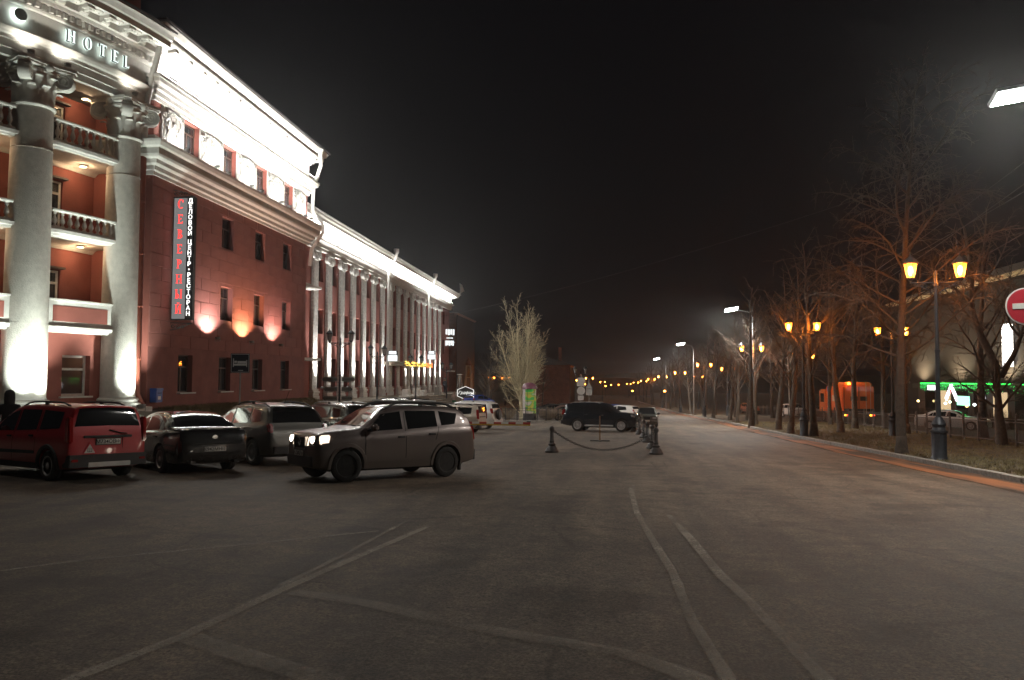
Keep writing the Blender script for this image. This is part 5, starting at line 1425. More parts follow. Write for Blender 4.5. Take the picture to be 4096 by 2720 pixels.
# ---- each car in its place: heading in degrees from +X
c, sh = build_car('parked_car', 'dark red estate car with roof rails and a white triangle sticker on its tailgate', spec(ESTATE, P_RED), at_g(-12.42, 16.66), 153)
pl = plate(c, -2.232, .82, True, [('М734ОВ', -.06, .115), ('10', .19, .085)])
st_ = MB().prism([(0, .17), (-.16, -.09), (.16, -.09)], lambda u, v: (-2.228, u, v), lambda u, v: (-2.236, u, v)); so = st_.build('warning_sticker', mat('sticker_red', (.5, .02, .03), .5), c, (-.006, .40, .66))
MB().prism([(0, .12), (-.115, -.068), (.115, -.068)], lambda u, v: (-2.237, u, v), lambda u, v: (-2.240, u, v)).build('sticker_face', M_PLATE, so)
new_obj('sticker_letter', text_mesh('Ш', .12, .0008, M_INK, 'sticker_letter'), so, (-2.2415, 0, -.01), (R(90), 0, R(-90)))
MB().tube([(-2.225, -.02, 1.06), (-2.235, -.25, 1.00), (-2.232, -.40, .985)], .014, 6).build('rear_wiper', M_SEAM, c)
MB().box(-2.226, -2.18, -.32, -.313, .58, .90).build('tailgate_gap', M_SEAM, c)

c, sh = build_car('parked_car', 'glossy black saloon parked between the dark red estate and the silver crossover', spec(SEDAN, P_BLACK), at_g(-10.75, 18.95), 140)
plate(c, -2.352, .58, True, [('К942МН', -.06, .115), ('10', .19, .085)])
o0 = MB().lathe([(.055, 0), (.07, .006), (.07, .012), (.055, .014)], 20); o0.v = [(-2.33 - z, x, y * .8) for x, y, z in o0.v]; o0.build('emblem', M_CHROME, c, (0.02, 0, .86))
for sg in (-1, 1):
    soft(MB().box(-2.28, -2.16, min(sg * .60, sg * .74), max(sg * .60, sg * .74), .84, .90), 'reversing_lamp', M_AMBER, c, .015)

c, sh = build_car('parked_car', 'silver grey crossover with dark rear glass behind the brown off-roader', spec(CROSS, P_SILV), at_g(-9.7, 21.5), 141)
MB().tube([(-1.35, 0, 1.63), (-1.62, 0, 2.0)], .006, 5).build('antenna', M_SEAM, c)
c, sh = build_car('parked_car', 'black crossover with pale roof rails parked behind the silver crossover', spec(CROSS, P_DARK, railm=M_SILVER, rails=(-1.7, .3, .07)), at_g(-10.45, 29.3), 150)
c, sh = build_car('parked_car', 'dark tall people carrier with a tailgate spoiler behind the black crossover', spec(CROSS, P_BLACK), (-9.9, 36.0, gz(36.0)), 158)
c.scale = (1.12, 1.02, 1.13)

c, sh = build_car('moving_car', 'dusty grey brown off-roader with glowing headlamps driving across the plaza', spec(ROUGHCAR, P_GREYC), at_g(-4.98, 17.65), 224); c.scale = (.93, .98, 1.01)
M_LIT = emit('headlamp_glow', (1, .86, .68), 9)
for sg in (-1, 1):
    pts = [(2.0, sg * .35, .74), (2.175, sg * .35, .74), (2.05, sg * .83, .80), (1.84, sg * .86, .82), (1.98, sg * .37, .96), (2.135, sg * .37, .955), (2.0, sg * .84, .995), (1.82, sg * .87, 1.0)]
    hl_ = soft(hexa([pts[i] for i in (0, 1, 2, 3, 4, 5, 6, 7)]), 'head_light', emit('headlamp_lens', (1, .80, .60), 1.3), c, .02)
    bl_ = MB().lathe([(0, 0), (.055, -.004), (.085, -.02), (.085, -.07)], 16); bl_.v = [(z + 2.15, sg * .58 + x, .875 + y) for x, y, z in bl_.v]; bl_.build('bulb', M_LIT, hl_)
    lamp('headlamp', 'SPOT', 420, (1, .88, .72), c, (2.1, sg * .53, .865), (1, 0, -.09), .05, 70, .7)
plate(c, 2.19, .60, False, [('А158КР', -.06, .115), ('10', .19, .085)])
em = MB().lathe([(.06, 0), (.075, .008), (.075, .014), (.06, .016)], 20); em.v = [(2.165 + z, x, y + .82) for x, y, z in em.v]; em.box(2.165, 2.182, -.09, .09, .805, .835); em.build('emblem', M_CHROME, c)
for sg in (-1, 1):
    x0 = MB()
    for xx in (-.25,): x0.tube([(0.0, sg * .62, 1.73), (-1.1, sg * .60, 1.715)], .022, 6)
    x0.build('rail_insert', M_SILVER, c)
    MB().bbox(-1.72, -1.66, sg * .80 - .05, sg * .80 + .05, .14, .36, .01).build('mud_flap', M_CLAD, c)

c, sh = build_car('parked_car', 'beige estate car standing behind the striped barrier boom', spec(ESTATE, P_BEIGE), at_g(-8.9, 44.6), 172)
c, sh = build_car('parked_car', 'white off-roader with dark rear side glass beyond the beige estate', spec(OFFROAD, P_WHITE), at_g(-9.0, 51.3), 168)
sw_ = MB().lathe([(0, 0), (.3, 0), (.36, .06), (.36, .16), (.3, .22), (0, .23)], 24); sw_.v = [(-2.33 - z, x, y + .98) for x, y, z in sw_.v]; sw_.build('spare_wheel_cover', M_CLAD, c, smooth=True, angle=40)
c, sh = build_car('parked_car', 'shiny black off-roader with bull bar and chrome trim beside the chain bollards', spec(OFFROAD, P_NAVY), at_g(.05, 50.2), -13)
bb = MB()
for sg in (-1, 1):
    bb.tube([(2.36, sg * .42, .46), (2.52, sg * .44, .52), (2.56, sg * .42, .9), (2.46, sg * .36, 1.12)], .036, 8)
for z in (.62, .84): bb.tube([(2.56, -.44, z), (2.57, .44, z)], .026, 8)
bb.tube([(2.46, -.36, 1.12), (2.46, .36, 1.12)], .036, 8)
bb.build('bull_bar', M_CHROME, c, smooth=True, angle=60)
for sg in (-1, 1): soft(MB().box(2.5, 2.6, sg * .18 - .09, sg * .18 + .09, .90, 1.06), 'spot_lamp', M_HEAD, c, .03)
plate(c, 2.6, .72, False, [('О777ОО', -.06, .115)])
for sg in (-1, 1): MB().tube([(.95, sg * .98, .36), (-.85, sg * .98, .36)], .045, 8).build('side_step', M_SILVER, c)
c, sh = build_car('parked_car', 'old dark boxy saloon facing us beside the row of bollards', spec(BOXCAR, P_GREEN), at_g(3.45, 59.6), -95)
plate(c, 2.15, .47, False)
c, sh = build_car('parked_car', 'small white hatchback half hidden behind the black off-roader', spec(HATCH, P_WHITE), at_g(1.7, 72.5), 150)
c, sh = build_car('parked_car', 'blue hatchback behind the small white one', spec(HATCH, P_BLUE), at_g(.9, 84.0), 165)
c, sh = build_car('parked_car', 'bright blue hatchback parked above the white off-roader', spec(HATCH, P_BLUE), (-13.4, 86.0, gz(86) + .9), 60)
c, sh = build_car('parked_car', 'pale silver saloon behind the bushes by the advertising column', spec(SEDAN, P_SILV), at_g(-5.0, 88.0), 20)
c, sh = build_car('parked_car', 'silver saloon, second beyond the advertising column', spec(SEDAN, P_SILV), at_g(-4.3, 98.0), 20)
c, sh = build_car('parked_car', 'dull brown saloon just left of the black off-roader roof', spec(SEDAN, paint('paint_brown', (.16, .10, .08), .35, .3)), at_g(-3.3, 73.0), 35)
c, sh = build_car('parked_car', 'beige hatchback under the triangular road sign', spec(HATCH, P_BEIGE), at_g(-1.6, 82.0), 15)
# the street beyond the park
c, sh = build_car('parked_car', 'white saloon behind the park railing beside the orange truck', spec(SEDAN, P_WHITE), at_g(25.3, 60.0), -40)
c, sh = build_car('parked_car', 'white estate car far behind the park railing', spec(CROSS, P_WHITE), at_g(22.8, 96.0), -80)
c, sh = build_car('parked_car', 'grey saloon beside the far white estate', spec(SEDAN, P_SILV), at_g(25.6, 94.0), -70)
c, sh = build_car('parked_car', 'reddish van-like car far along the side street', spec(ESTATE, paint('paint_orange_red', (.5, .12, .05), .35, .1)), at_g(21.8, 118.0), -85)
# ------------------------------------------------------------------ bare trees
M_BARK = mat('bark', (.085, .066, .05), .92, var=.4, scale=9, bump=.9, bscale=30)
M_TWIG = mat('twig_bark', (.085, .066, .05), .9, var=.25, scale=2)
M_PALE = mat('pale_bark', (.58, .52, .35), .9, var=.3, scale=6, bump=.6)
def grow(P, trunk, crown, rg, start, d, length, rad, lvl):
    """one limb: a wandering tapered tube that throws off side limbs"""
    L = P['lv'][lvl]
    seg = max(3, int(length / L['step']))
    p = Vector(start); d = Vector(d).normalized(); pts = [p.copy()]; rs = [rad]; dirs = [d.copy()]
    for i in range(seg):
        t = (i + 1) / seg
        wob = Vector((rg.gauss(0, 1), rg.gauss(0, 1), rg.gauss(0, .7))) * L['wob']
        trop = Vector((0, 0, 1)) * (L['up'] + (L['tip'] - L['up']) * t)
        d = (d + wob + trop).normalized()
        p = p + d * (length / seg)
        pts.append(p.copy()); dirs.append(d.copy()); rs.append(max(P['min'], rad * (1 - t * L['taper'])))
    (trunk if lvl == 0 else crown).tube(pts, rs, L['n'], caps=False)
    if lvl + 1 >= len(P['lv']): return
    N = P['lv'][lvl + 1]
    n = int(L['kids'] * (1 if lvl == 0 else max(.4, length / L['ref'])) + .5)
    for k in range(n):
        t = L['first'] + (1 - L['first']) * ((k + rg.random()) / n) ** L.get('pow', 1.0)
        j = min(seg - 1, int(t * seg)); f = t * seg - j
        q = pts[j].lerp(pts[j + 1], min(1, f)); dd = dirs[j]
        az = k * 2.4 + rg.uniform(-.6, .6)
        a = dd.orthogonal().normalized(); b_ = dd.cross(a)
        side = a * math.cos(az) + b_ * math.sin(az)
        an = R(L['ang'] + rg.gauss(0, L['avar']))
        if 'angtop' in L: an = R(L['ang'] + (L['angtop'] - L['ang']) * t + rg.gauss(0, L['avar']))
        nd = dd * math.cos(an) + side * math.sin(an)
        shape = L['shape'](t)
        ln = N['len'] * shape * rg.uniform(.7, 1.25) * (1 if lvl == 0 else min(1.2, length / L['ref']))
        r_ = min(rs[j] * .72, N['rad'] * (.5 + .5 * shape))
        if ln > .12: grow(P, trunk, crown, rg, q, nd, ln, max(P['min'], r_), lvl + 1)
def tree_meshes(P, seed, bark=None, twig=None):
    rg = random.Random(seed); t, c = MB(), MB()
    for s in P['stems']:
        grow(P, t, c, rg, s[0], s[1], s[2] * rg.uniform(.93, 1.07), s[3], 0)
    if len(P['stems']) == 1:
        r = P['stems'][0][3]; t.lathe([(r * 1.5, -.15), (r * 1.25, .08), (r * 1.05, .35), (r, .6)], 12)
    return t.mesh('trunk', bark or M_BARK, smooth=True, fix=False), c.mesh('crown', twig or M_TWIG, smooth=True, fix=False)
def put_tree(ms, name, label, loc, rz=0, group=None, s=1.0):
    o = thing(name, label, 'tree', loc, rz, group); o.scale = (s, s, s)
    new_obj('trunk', ms[0], o); new_obj('crown', ms[1], o)
    return o
hump = lambda t: max(.12, math.sin(min(1, t * 1.15 + .12) * PI * .92)) ** .7
fall = lambda t: max(.15, 1 - .75 * t)
LINDEN = dict(min=.006, stems=[((0, 0, -.1), (.02, .01, 1), 8.6, .17)], lv=[
    dict(step=.5, wob=.035, up=.03, tip=.05, taper=.86, n=9, kids=17, first=.27, ang=62, angtop=32, avar=9, shape=hump),
    dict(len=3.3, rad=.06, step=.32, wob=.09, up=.09, tip=-.05, taper=.85, n=5, kids=11, ref=3.0, first=.22, ang=48, avar=12, shape=fall),
    dict(len=1.35, rad=.026, step=.25, wob=.14, up=.0, tip=-.06, taper=.8, n=3, kids=9, ref=1.3, first=.15, ang=45, avar=14, shape=fall),
    dict(len=.55, rad=.011, step=.2, wob=.18, up=0, tip=-.03, taper=.7, n=3, kids=0, ref=.5, first=.2, ang=40, avar=10, shape=fall)])
def variant(b, **kw):
    P = dict(b); P['lv'] = [dict(l) for l in b['lv']]
    for k, v in kw.items():
        if k.startswith('l'): P['lv'][int(k[1])].update(v)
        else: P[k] = v
    return P
# tall conifer-like tree beside the kerb: straight stem, limbs that arch out and weep
WEEP = dict(min=.007, stems=[((0, 0, -.1), (.005, 0, 1), 13.4, .175)], lv=[
    dict(step=.6, wob=.014, up=.05, tip=.05, taper=.9, n=12, kids=34, first=.24, pow=1.15, ang=78, angtop=42, avar=10, shape=lambda t: .35 + 1.0 * math.sin(min(1, 1.02 - t) ** 1.1 * PI) ** .8 * (1 - .5 * t)),
    dict(len=4.0, rad=.042, step=.26, wob=.10, up=.085, tip=-.20, taper=.86, n=5, kids=15, ref=3.4, first=.18, ang=52, avar=16, shape=fall),
    dict(len=1.7, rad=.018, step=.22, wob=.15, up=.03, tip=-.22, taper=.8, n=4, kids=11, ref=1.6, first=.12, ang=42, avar=16, shape=fall),
    dict(len=.6, rad=.011, step=.16, wob=.2, up=0, tip=-.15, taper=.7, n=3, kids=0, ref=.5, first=.2, ang=40, avar=10, shape=fall)])
FORK = dict(min=.008, stems=[((0, 0, -.1), (-.05, 0, 1), 3.6, .24), ((-.12, 0, 3.2), (-.35, .1, 1), 6.0, .17), ((0, 0, 2.9), (.5, -.1, .8), 4.2, .13)], lv=[
    dict(step=.35, wob=.06, up=.05, tip=.05, taper=.72, n=10, kids=13, first=.42, ang=60, angtop=38, avar=14, shape=hump),
    dict(len=3.2, rad=.07, step=.26, wob=.12, up=.10, tip=-.06, taper=.85, n=5, kids=11, ref=2.8, first=.15, ang=48, avar=14, shape=fall),
    dict(len=1.4, rad=.026, step=.2, wob=.16, up=.02, tip=-.08, taper=.8, n=4, kids=8, ref=1.3, first=.12, ang=44, avar=14, shape=fall),
    dict(len=.55, rad=.012, step=.16, wob=.2, up=0, tip=-.03, taper=.7, n=3, kids=0, ref=.5, first=.2, ang=40, avar=10, shape=fall)])
st5 = [((0.1 * math.cos(k), 0.1 * math.sin(k), .9 + .22 * (k % 4)), ((.12 + .09 * (k % 4)) * math.cos(k * 1.05), (.12 + .09 * (k % 4)) * math.sin(k * 1.05), 1), 9.6 - 1.0 * (k % 4), .095) for k in range(9)]
POPLAR = dict(min=.0105, stems=[((0, 0, -.1), (0, 0, 1), 3.4, .30)] + st5, lv=[
    dict(step=.4, wob=.04, up=.075, tip=.05, taper=.88, n=7, kids=19, first=.10, ang=52, angtop=26, avar=8, shape=lambda t: 1.15 - .75 * t),
    dict(len=3.2, rad=.045, step=.25, wob=.08, up=.11, tip=.08, taper=.85, n=4, kids=9, ref=2.2, first=.12, ang=38, avar=10, shape=fall),
    dict(len=1.1, rad=.019, step=.22, wob=.12, up=.06, tip=.04, taper=.75, n=3, kids=4, ref=1.0, first=.2, ang=36, avar=10, shape=fall),
    dict(len=.5, rad=.011, step=.2, wob=.15, up=.03, tip=.02, taper=.7, n=3, kids=0, ref=.5, first=.2, ang=30, avar=10, shape=fall)])
put_tree(tree_meshes(WEEP, 3, mat('dark_bark', (.06, .048, .038), .92, var=.4, scale=9, bump=.9, bscale=30), mat('dark_twig', (.06, .048, .038), .9)), 'larch_tree', 'tall bare tree with weeping limbs beside the nearest lit lamp post', (10.31, 28.43, gz(28.4) + .1))
put_tree(tree_meshes(FORK, 21), 'forked_tree', 'dark forked bare tree by the railing near the no-entry sign', (17.1, 35.8, gz(35.8) + .1))
put_tree(tree_meshes(POPLAR, 5, M_PALE, M_PALE), 'poplar_tree', 'pale many-stemmed bare poplar behind the advertising column', (-7.5, 75.0, gz(75)))
VAR = [tree_meshes(variant(LINDEN, stems=[((0, 0, -.1), (rx, ry, 1), h, r_)]), s) for s, rx, ry, h, r_ in ((11, .02, .01, 9.2, .17), (12, -.04, .02, 8.0, .15), (13, .05, -.02, 10.2, .18), (14, 0.0, .03, 7.2, .14))]
rows = [('the kerb', [(11.3, 43.4), (10.9, 46.8), (11.7, 53.5), (10.9, 58.7), (12.2, 64.0), (11.9, 70.5), (12.3, 77), (12.0, 86), (12.3, 96), (12.1, 108), (12.2, 122), (12.0, 138), (12.1, 158), (12.0, 182), (12.0, 212), (12.0, 250)]),
        ('the middle of the park', [(14.6, 50.0), (14.2, 60.5), (15.0, 69.0), (14.5, 80.0), (15.2, 91), (14.6, 103), (15.0, 118), (14.8, 135), (14.9, 160), (15.0, 200)]),
        ('the railing', [(19.0, 41.6), (18.1, 49.0), (17.7, 57.3), (19.9, 57.8), (18.5, 66.0), (19.2, 76.0), (18.6, 88.0), (19.2, 102), (18.8, 120), (19.0, 145)])]
k = 0
for rn, pts in rows:
    for i, (x, y) in enumerate(pts):
        v = VAR[(k * 7 + i) % 4]; k += 1
        put_tree(v, 'park_tree', 'bare park tree, %s in the row along %s' % (ORD[i], rn), (x, y, gz(y) + .1), rnd.uniform(0, 6.28), 'bare trees in the park', rnd.uniform(.9, 1.2))
for i, (x, y, s) in enumerate([(-12, 118, 1.0), (-9.5, 128, .9), (-16, 112, 1.1), (-14, 96, .8)]):
    put_tree(VAR[i % 4], 'garden_tree', 'dark bare tree in the garden behind the hotel, %s from the hotel' % ['third', 'fourth', 'second', 'first'][i], (x, y, gz(y) + .3), i * 1.3, 'garden trees beyond the hotel', s)
# dry shrubs by the low fence
SHRUB = dict(min=.006, stems=[((.05 * math.cos(k), .05 * math.sin(k), 0), (.55 * math.cos(k * .9), .55 * math.sin(k * .9), 1), 1.0, .016) for k in range(14)], lv=[
    dict(step=.14, wob=.1, up=.04, tip=.0, taper=.6, n=4, kids=12, first=.12, ang=36, avar=12, shape=fall),
    dict(len=.5, rad=.009, step=.12, wob=.16, up=.02, tip=.0, taper=.5, n=3, kids=7, ref=.45, first=.1, ang=40, avar=14, shape=fall),
    dict(len=.22, rad=.007, step=.1, wob=.2, up=0, tip=0, taper=.4, n=3, kids=0, ref=.3, first=.2, ang=40, avar=10, shape=fall)])
M_SHRUB = mat('dry_shrub', (.24, .19, .12), .9, var=.3)
sm_ = [tree_meshes(SHRUB, s, M_SHRUB, M_SHRUB) for s in (1, 2)]
for i, (x, y, s, w) in enumerate([(-9.6, 71, 1.25, 'left of the poplar trunk'), (-8.3, 70, 1.15, 'at the foot of the poplar'), (-4.6, 70, 1.35, 'right of the advertising column'), (-3.7, 71.5, 1.1, 'between the advertising column and the brown saloon')]):
    o = thing('dry_shrub', 'rounded dry shrub ' + w, 'shrub', (x, y, gz(y)), i * 1.7, 'dry shrubs by the low fence'); o.scale = (s * 1.25, s * 1.25, s)
    new_obj('stem', sm_[i % 2][0], o); new_obj('twigs', sm_[i % 2][1], o)
# ------------------------------------------------------------------ street lamps
M_IRON = mat('lamp_iron', (.035, .038, .045), .5, metal=.4, var=.2, scale=12)
M_FROST = mat('lantern_glass_unlit', (.36, .36, .34), .35, var=.08)
SODIUM = (1.0, .34, .06)
M_SOD = emit('sodium_bulb', (1.0, .27, .03), 900)
def sod_glass():
    m = bpy.data.materials.new('sodium_glass'); m.use_nodes = True; nt = m.node_tree; b = nt.nodes['Principled BSDF']
    b.inputs['Base Color'].default_value = (.8, .5, .25, 1); b.inputs['Roughness'].default_value = .4; b.inputs['Alpha'].default_value = .5
    b.inputs['Emission Color'].default_value = (1, .21, .012, 1); b.inputs['Emission Strength'].default_value = 4.0
    return m
M_SODG = sod_glass()
def lantern_parts(lit):
    cage = MB(); n = 6
    for i in range(n):
        a = 2 * PI * i / n + PI / 6
        cage.tube([(.105 * math.cos(a), .105 * math.sin(a), .0), (.20 * math.cos(a), .20 * math.sin(a), .46)], .011, 5)
    cage.lathe([(.05, -.10), (.07, -.06), (.12, -.02), (.125, .01), (.10, .012)], 6, a0=PI / 6, a1=PI / 6 + 2 * PI)
    cage.lathe([(.23, .45), (.25, .47), (.17, .57), (.10, .63), (.07, .66), (.03, .70), (.018, .78), (.0, .84)], 6, a0=PI / 6, a1=PI / 6 + 2 * PI)
    cage.lathe([(.21, .44), (.23, .45), (.23, .47), (.0, .47)], 6, a0=PI / 6, a1=PI / 6 + 2 * PI)
    gl = MB().lathe([(.0, .006), (.095, .006), (.19, .44), (.0, .44)], 6, a0=PI / 6, a1=PI / 6 + 2 * PI)
    return cage.mesh('lantern_cage', M_IRON), gl.mesh('lantern_glass', M_SODG if lit else M_FROST)
bulb_me = MB().lathe([(0, .08), (.05, .11), (.075, .19), (.075, .27), (.05, .35), (0, .38)], 10).mesh('bulb', M_SOD, smooth=True)
LIT, UNLIT = lantern_parts(True), lantern_parts(False)
def lamp_parts(h):
    base = MB().lathe([(.27, -.1), (.27, .10), (.25, .14), (.22, .2), (.22, .9), (.25, .93), (.25, .98), (.19, 1.02), (.17, 1.08), (.21, 1.18), (.17, 1.28), (.13, 1.34), (.11, 1.4)], 10)
    pole = MB().lathe([(.075, 1.38), (.065, h * .55), (.085, h * .55 + .02), (.085, h * .55 + .08), (.06, h * .55 + .1), (.05, h - .75), (.075, h - .72), (.075, h - .66), (.045, h - .62), (.04, h - .4), (.06, h - .36), (.03, h - .28), (.0, h - .2)], 12)
    arm = MB(); z = h - .62
    arm.tube([(-.75, 0, z + .02), (.75, 0, z + .02)], .024, 8)
    for s in (-1, 1):
        arm.tube([(s * (.10 + .5 * t), 0, z - .34 + .30 * t ** .6) for t in [i / 8 for i in range(9)]], .017, 6)
        for cx, cz, r0 in ((.34, -.10, .10), (.58, -.06, .07)):
            arm.tube([(s * (cx + (r0 - .006 * a) * math.cos(a)), 0, z + cz + (r0 - .006 * a) * math.sin(a)) for a in [i * .55 for i in range(14)]], .012, 5)
        arm.tube([(s * .73, 0, z), (s * .73, 0, z + .1)], .03, 6)
    return base.mesh('lamp_base', M_IRON, smooth=True, angle=35), pole.mesh('lamp_pole', M_IRON, smooth=True, angle=35), arm.mesh('lamp_arm', M_IRON)
_lp = {}
def lantern_post(label, x, y, h, rz, lit, group, energy=0, z=None):
    if h not in _lp: _lp[h] = lamp_parts(h)
    t = thing('street_lamp', label, 'street lamp', (x, y, gz(y) if z is None else z), R(rz), group)
    new_obj('base', _lp[h][0], t); new_obj('pole', _lp[h][1], t); a = new_obj('arm', _lp[h][2], t)
    for s in (-1, 1):
        c = new_obj('lantern', (LIT if lit else UNLIT)[0], t, (s * .73, 0, h - .46)); new_obj('glass', (LIT if lit else UNLIT)[1], c)
        if lit: new_obj('bulb', bulb_me, c)
    return t
ROW = [(25.4, 10.31), (43.2, 10.75), (61, 11.4), (90, 11.6), (118, 11.7), (150, 11.6), (182, 11.6), (215, 11.6), (262, 11.6), (330, 11.7)]
for i, (y, x) in enumerate(ROW):
    lantern_post('lit double lantern post, %s along the kerb from the near end' % ORD[i], x, y, 6.15, 0, True, 'lit lantern posts along the kerb', (210 if i < 4 else 380) if i < 8 else 0)
for i, (x, y) in enumerate([(15.9, 45.0), (17.2, 69), (15.6, 99), (17.0, 140)]):
    lantern_post('lit double lantern post, %s in the row through the park' % ORD[i], x, y, 6.05, 0, True, 'lit lantern posts through the park', 260)
for i, (x, y, h) in enumerate([(-2.4, 168, 6.1), (-7, 205, 6.1), (.6, 245, 6.1)]):
    lantern_post('far lit double lantern post, %s down the left side of the street' % ORD[i], x, y, h, 10 * i, True, 'far lit lantern posts', 420)
for i, (x, y) in enumerate([(-21, 172), (-23.5, 168), (-14.5, 170)]):
    lantern_post('lit lantern post glowing through the garden trees, %s from the hotel' % ORD[i], x, y, 6.1, 50 * i, True, 'garden lantern posts', 200 if i == 1 else 0)
for i, (x, y, h, rz) in enumerate([(-16.9, 49.4, 6.15, 0), (-16.9, 58.0, 5.75, 62), (-16.9, 70.5, 5.7, 60), (-16.9, 85, 5.7, 60)]):
    lantern_post('unlit double lantern post before the pilasters, %s from the red wing' % ORD[i], x, y, h, rz, False, 'unlit lantern posts along the terrace')
lantern_post('unlit double lantern post rising behind the cluster of road signs', -2.2, 86, 5.3, 40, False, 'unlit lantern posts along the terrace')
# tall poles with flat white street lights reaching over the road
M_LED = emit('led_panel', (.92, 1.0, .96), 60)
M_POLE = mat('galvanised_pole', (.25, .26, .26), .5, metal=.5)
def led_post(label, x, y, energy, aim=(-.35, -.1, -1)):
    z = gz(y)
    t = thing('street_light', label, 'street light', (x + 1.6, y, z), 0, 'tall white street lights')
    MB().tube([(0, 0, -.2), (0, 0, 1.2), (0, 0, 1.22), (0, 0, 8.4)], [.11, .11, .08, .06], 10).build('pole', M_POLE, t)
    MB().tube([(0, 0, 8.3), (-.25, 0, 8.75), (-1.3, 0, 9.0)], .035, 8).build('arm', M_POLE, t)
    h = MB().obox((-1.6, 0, 9.03), (.5, 0, .08), (0, .22, -.11), (-.004, .022, .045)); h.build('head', M_POLE, t)
    MB().obox((-1.6, -.028, 8.972), (.46, 0, .075), (0, .19, -.095), (-.0004, .0013, .0027)).build('led_panel', M_LED, t)
    lamp('street_light_lamp', 'SPOT', energy, (1.0, .97, .88), t, (-1.6, -.08, 8.86), aim, .22, 165, .35)
    return t
for lb, x, y, e in (('bright white street light high above the no-entry sign', 9.65, 19.2, 1800), ('white street light among the park treetops, nearest of the distant ones', 10.0, 61.5, 3600), ('white street light, middle one of the distant row', 10.0, 100, 3600), ('white street light, farthest of the distant row', 10.0, 142, 2000), ('added unseen white street light continuing the row, behind the viewer', 9.6, -22, 1000)):  # the last one is added out of view to light the foreground
    led_post(lb, x, y, e)

# ------------------------------------------------------------------ bollards, chains, barrier, stand
M_BOL = mat('bollard_iron', (.045, .042, .042), .55, metal=.3, var=.3, scale=10, bump=.3)
bo_me = MB().lathe([(.24, 0), (.24, .06), (.21, .09), (.19, .16), (.14, .22), (.11, .24), (.13, .27), (.13, .30), (.09, .32), (.075, .36), (.09, .40), (.07, .43), (.062, .7), (.058, .74), (.075, .76), (.09, .82), (.08, .88), (.04, .92), (0, .93)], 18).mesh('bollard', M_BOL, smooth=True, angle=40)
BOL = [(-1.7, 27.5), (1.89, 27.3), (1.99, 30.8), (2.09, 35.8), (2.2, 40.6), (2.2, 45.2), (2.1, 50.1)]
nm_ = ['standing alone at the near end of the sagging chain', 'nearest of the row ending the sagging chain'] + ['%s of the receding row beside the parked cars' % o for o in ('second', 'third', 'fourth', 'fifth', 'farthest')]
for (x, y), n in zip(BOL, nm_):
    tag(new_obj('bollard', bo_me, None, (x, y, gz(y)), (0, 0, rnd.random())), 'dark cast-iron bollard, ' + n, 'bollard', 'cast-iron chain bollards')
def link_mesh():
    b = MB(); pts = [(.034 * math.cos(a) * 1.5, .024 * math.sin(a), 0) for a in [i * 2 * PI / 10 for i in range(11)]]
    return b.tube(pts, .0075, 5, caps=False).mesh('chain_link', M_BOL, smooth=True, fix=False)
lk = link_mesh()
def chain(a, b, sag, label):
    A, B_ = Vector((*a, gz(a[1]) + .80)), Vector((*b, gz(b[1]) + .80))
    D = B_ - A; ln = D.length
    P = lambda t: A + D * t - Vector((0, 0, sag * 4 * t * (1 - t)))
    g = MB(); n = int(ln * 1.12 / .078)
    base = [Vector(v.co) for v in lk.vertices]; faces = [list(p.vertices) for p in lk.polygons]
    for i in range(n):
        t = (i + .5) / n; c = P(t); d = (P(min(1, t + .01)) - P(max(0, t - .01))).normalized()
        q = d.to_track_quat('X', 'Z'); qr = q @ Matrix.Rotation(PI / 2 * (i % 2), 3, 'X').to_quaternion()
        g.add([tuple(c + qr @ (v * 1.25)) for v in base], faces)
    o = g.build('chain', M_BOL, fix=False); tag(o, label, 'chain', 'bollard chains'); o['kind'] = 'thing'
chain(BOL[0], BOL[1], .68, 'long sagging chain between the lone bollard and the row')
for i in range(1, 6): chain(BOL[i], BOL[i + 1], .45, 'chain in the receding bollard row, %s gap from the near end' % ORD[i - 1])
t = thing('post_stand', 'thin wooden post on a flat cross foot in front of the black off-roader', 'post', at_g(-.04, 36.35), R(4))
MB().bbox(-.03, .03, -.03, .03, .04, 1.16, .006).build('post', mat('stand_wood', (.26, .15, .08), .8), t)
MB().bbox(-.45, .45, -.06, .06, 0, .05, .01).build('foot', M_CLAD, t); MB().bbox(-.06, .06, -.3, .3, .0, .045, .01).build('foot', M_CLAD, t)
# barrier: post hidden by the off-roader, striped boom over a yellow edge
t = thing('barrier', 'lowered barrier boom with red and white stripes and a yellow lower edge', 'barrier', at_g(-8.7, 34.2))
MB().bbox(-.2, .2, -.18, .18, 0, 1.05, .02).build('cabinet', mat('barrier_orange', (.5, .2, .03), .5), t)
zb_ = .82
bm_ = [MB().box(0, .32, -.03, .03, -.045, .045).mesh('boom_stripe', m) for m in (mat('stripe_white', (.7, .69, .66), .5), mat('stripe_red', (.42, .05, .04), .5))]
for i in range(18): new_obj('boom_stripe', bm_[i % 2], t, (-.1 + i * .32, -.22, zb_ + .03))
MB().box(-.1, 5.66, -.25, -.19, zb_ - .07, zb_ - .018).build('boom_edge', mat('boom_yellow', (.55, .36, .03), .5), t)
MB().bbox(5.5, 5.68, -.27, -.17, zb_ + .08, zb_ + .13, .01).build('boom_cap', M_CLAD, t)

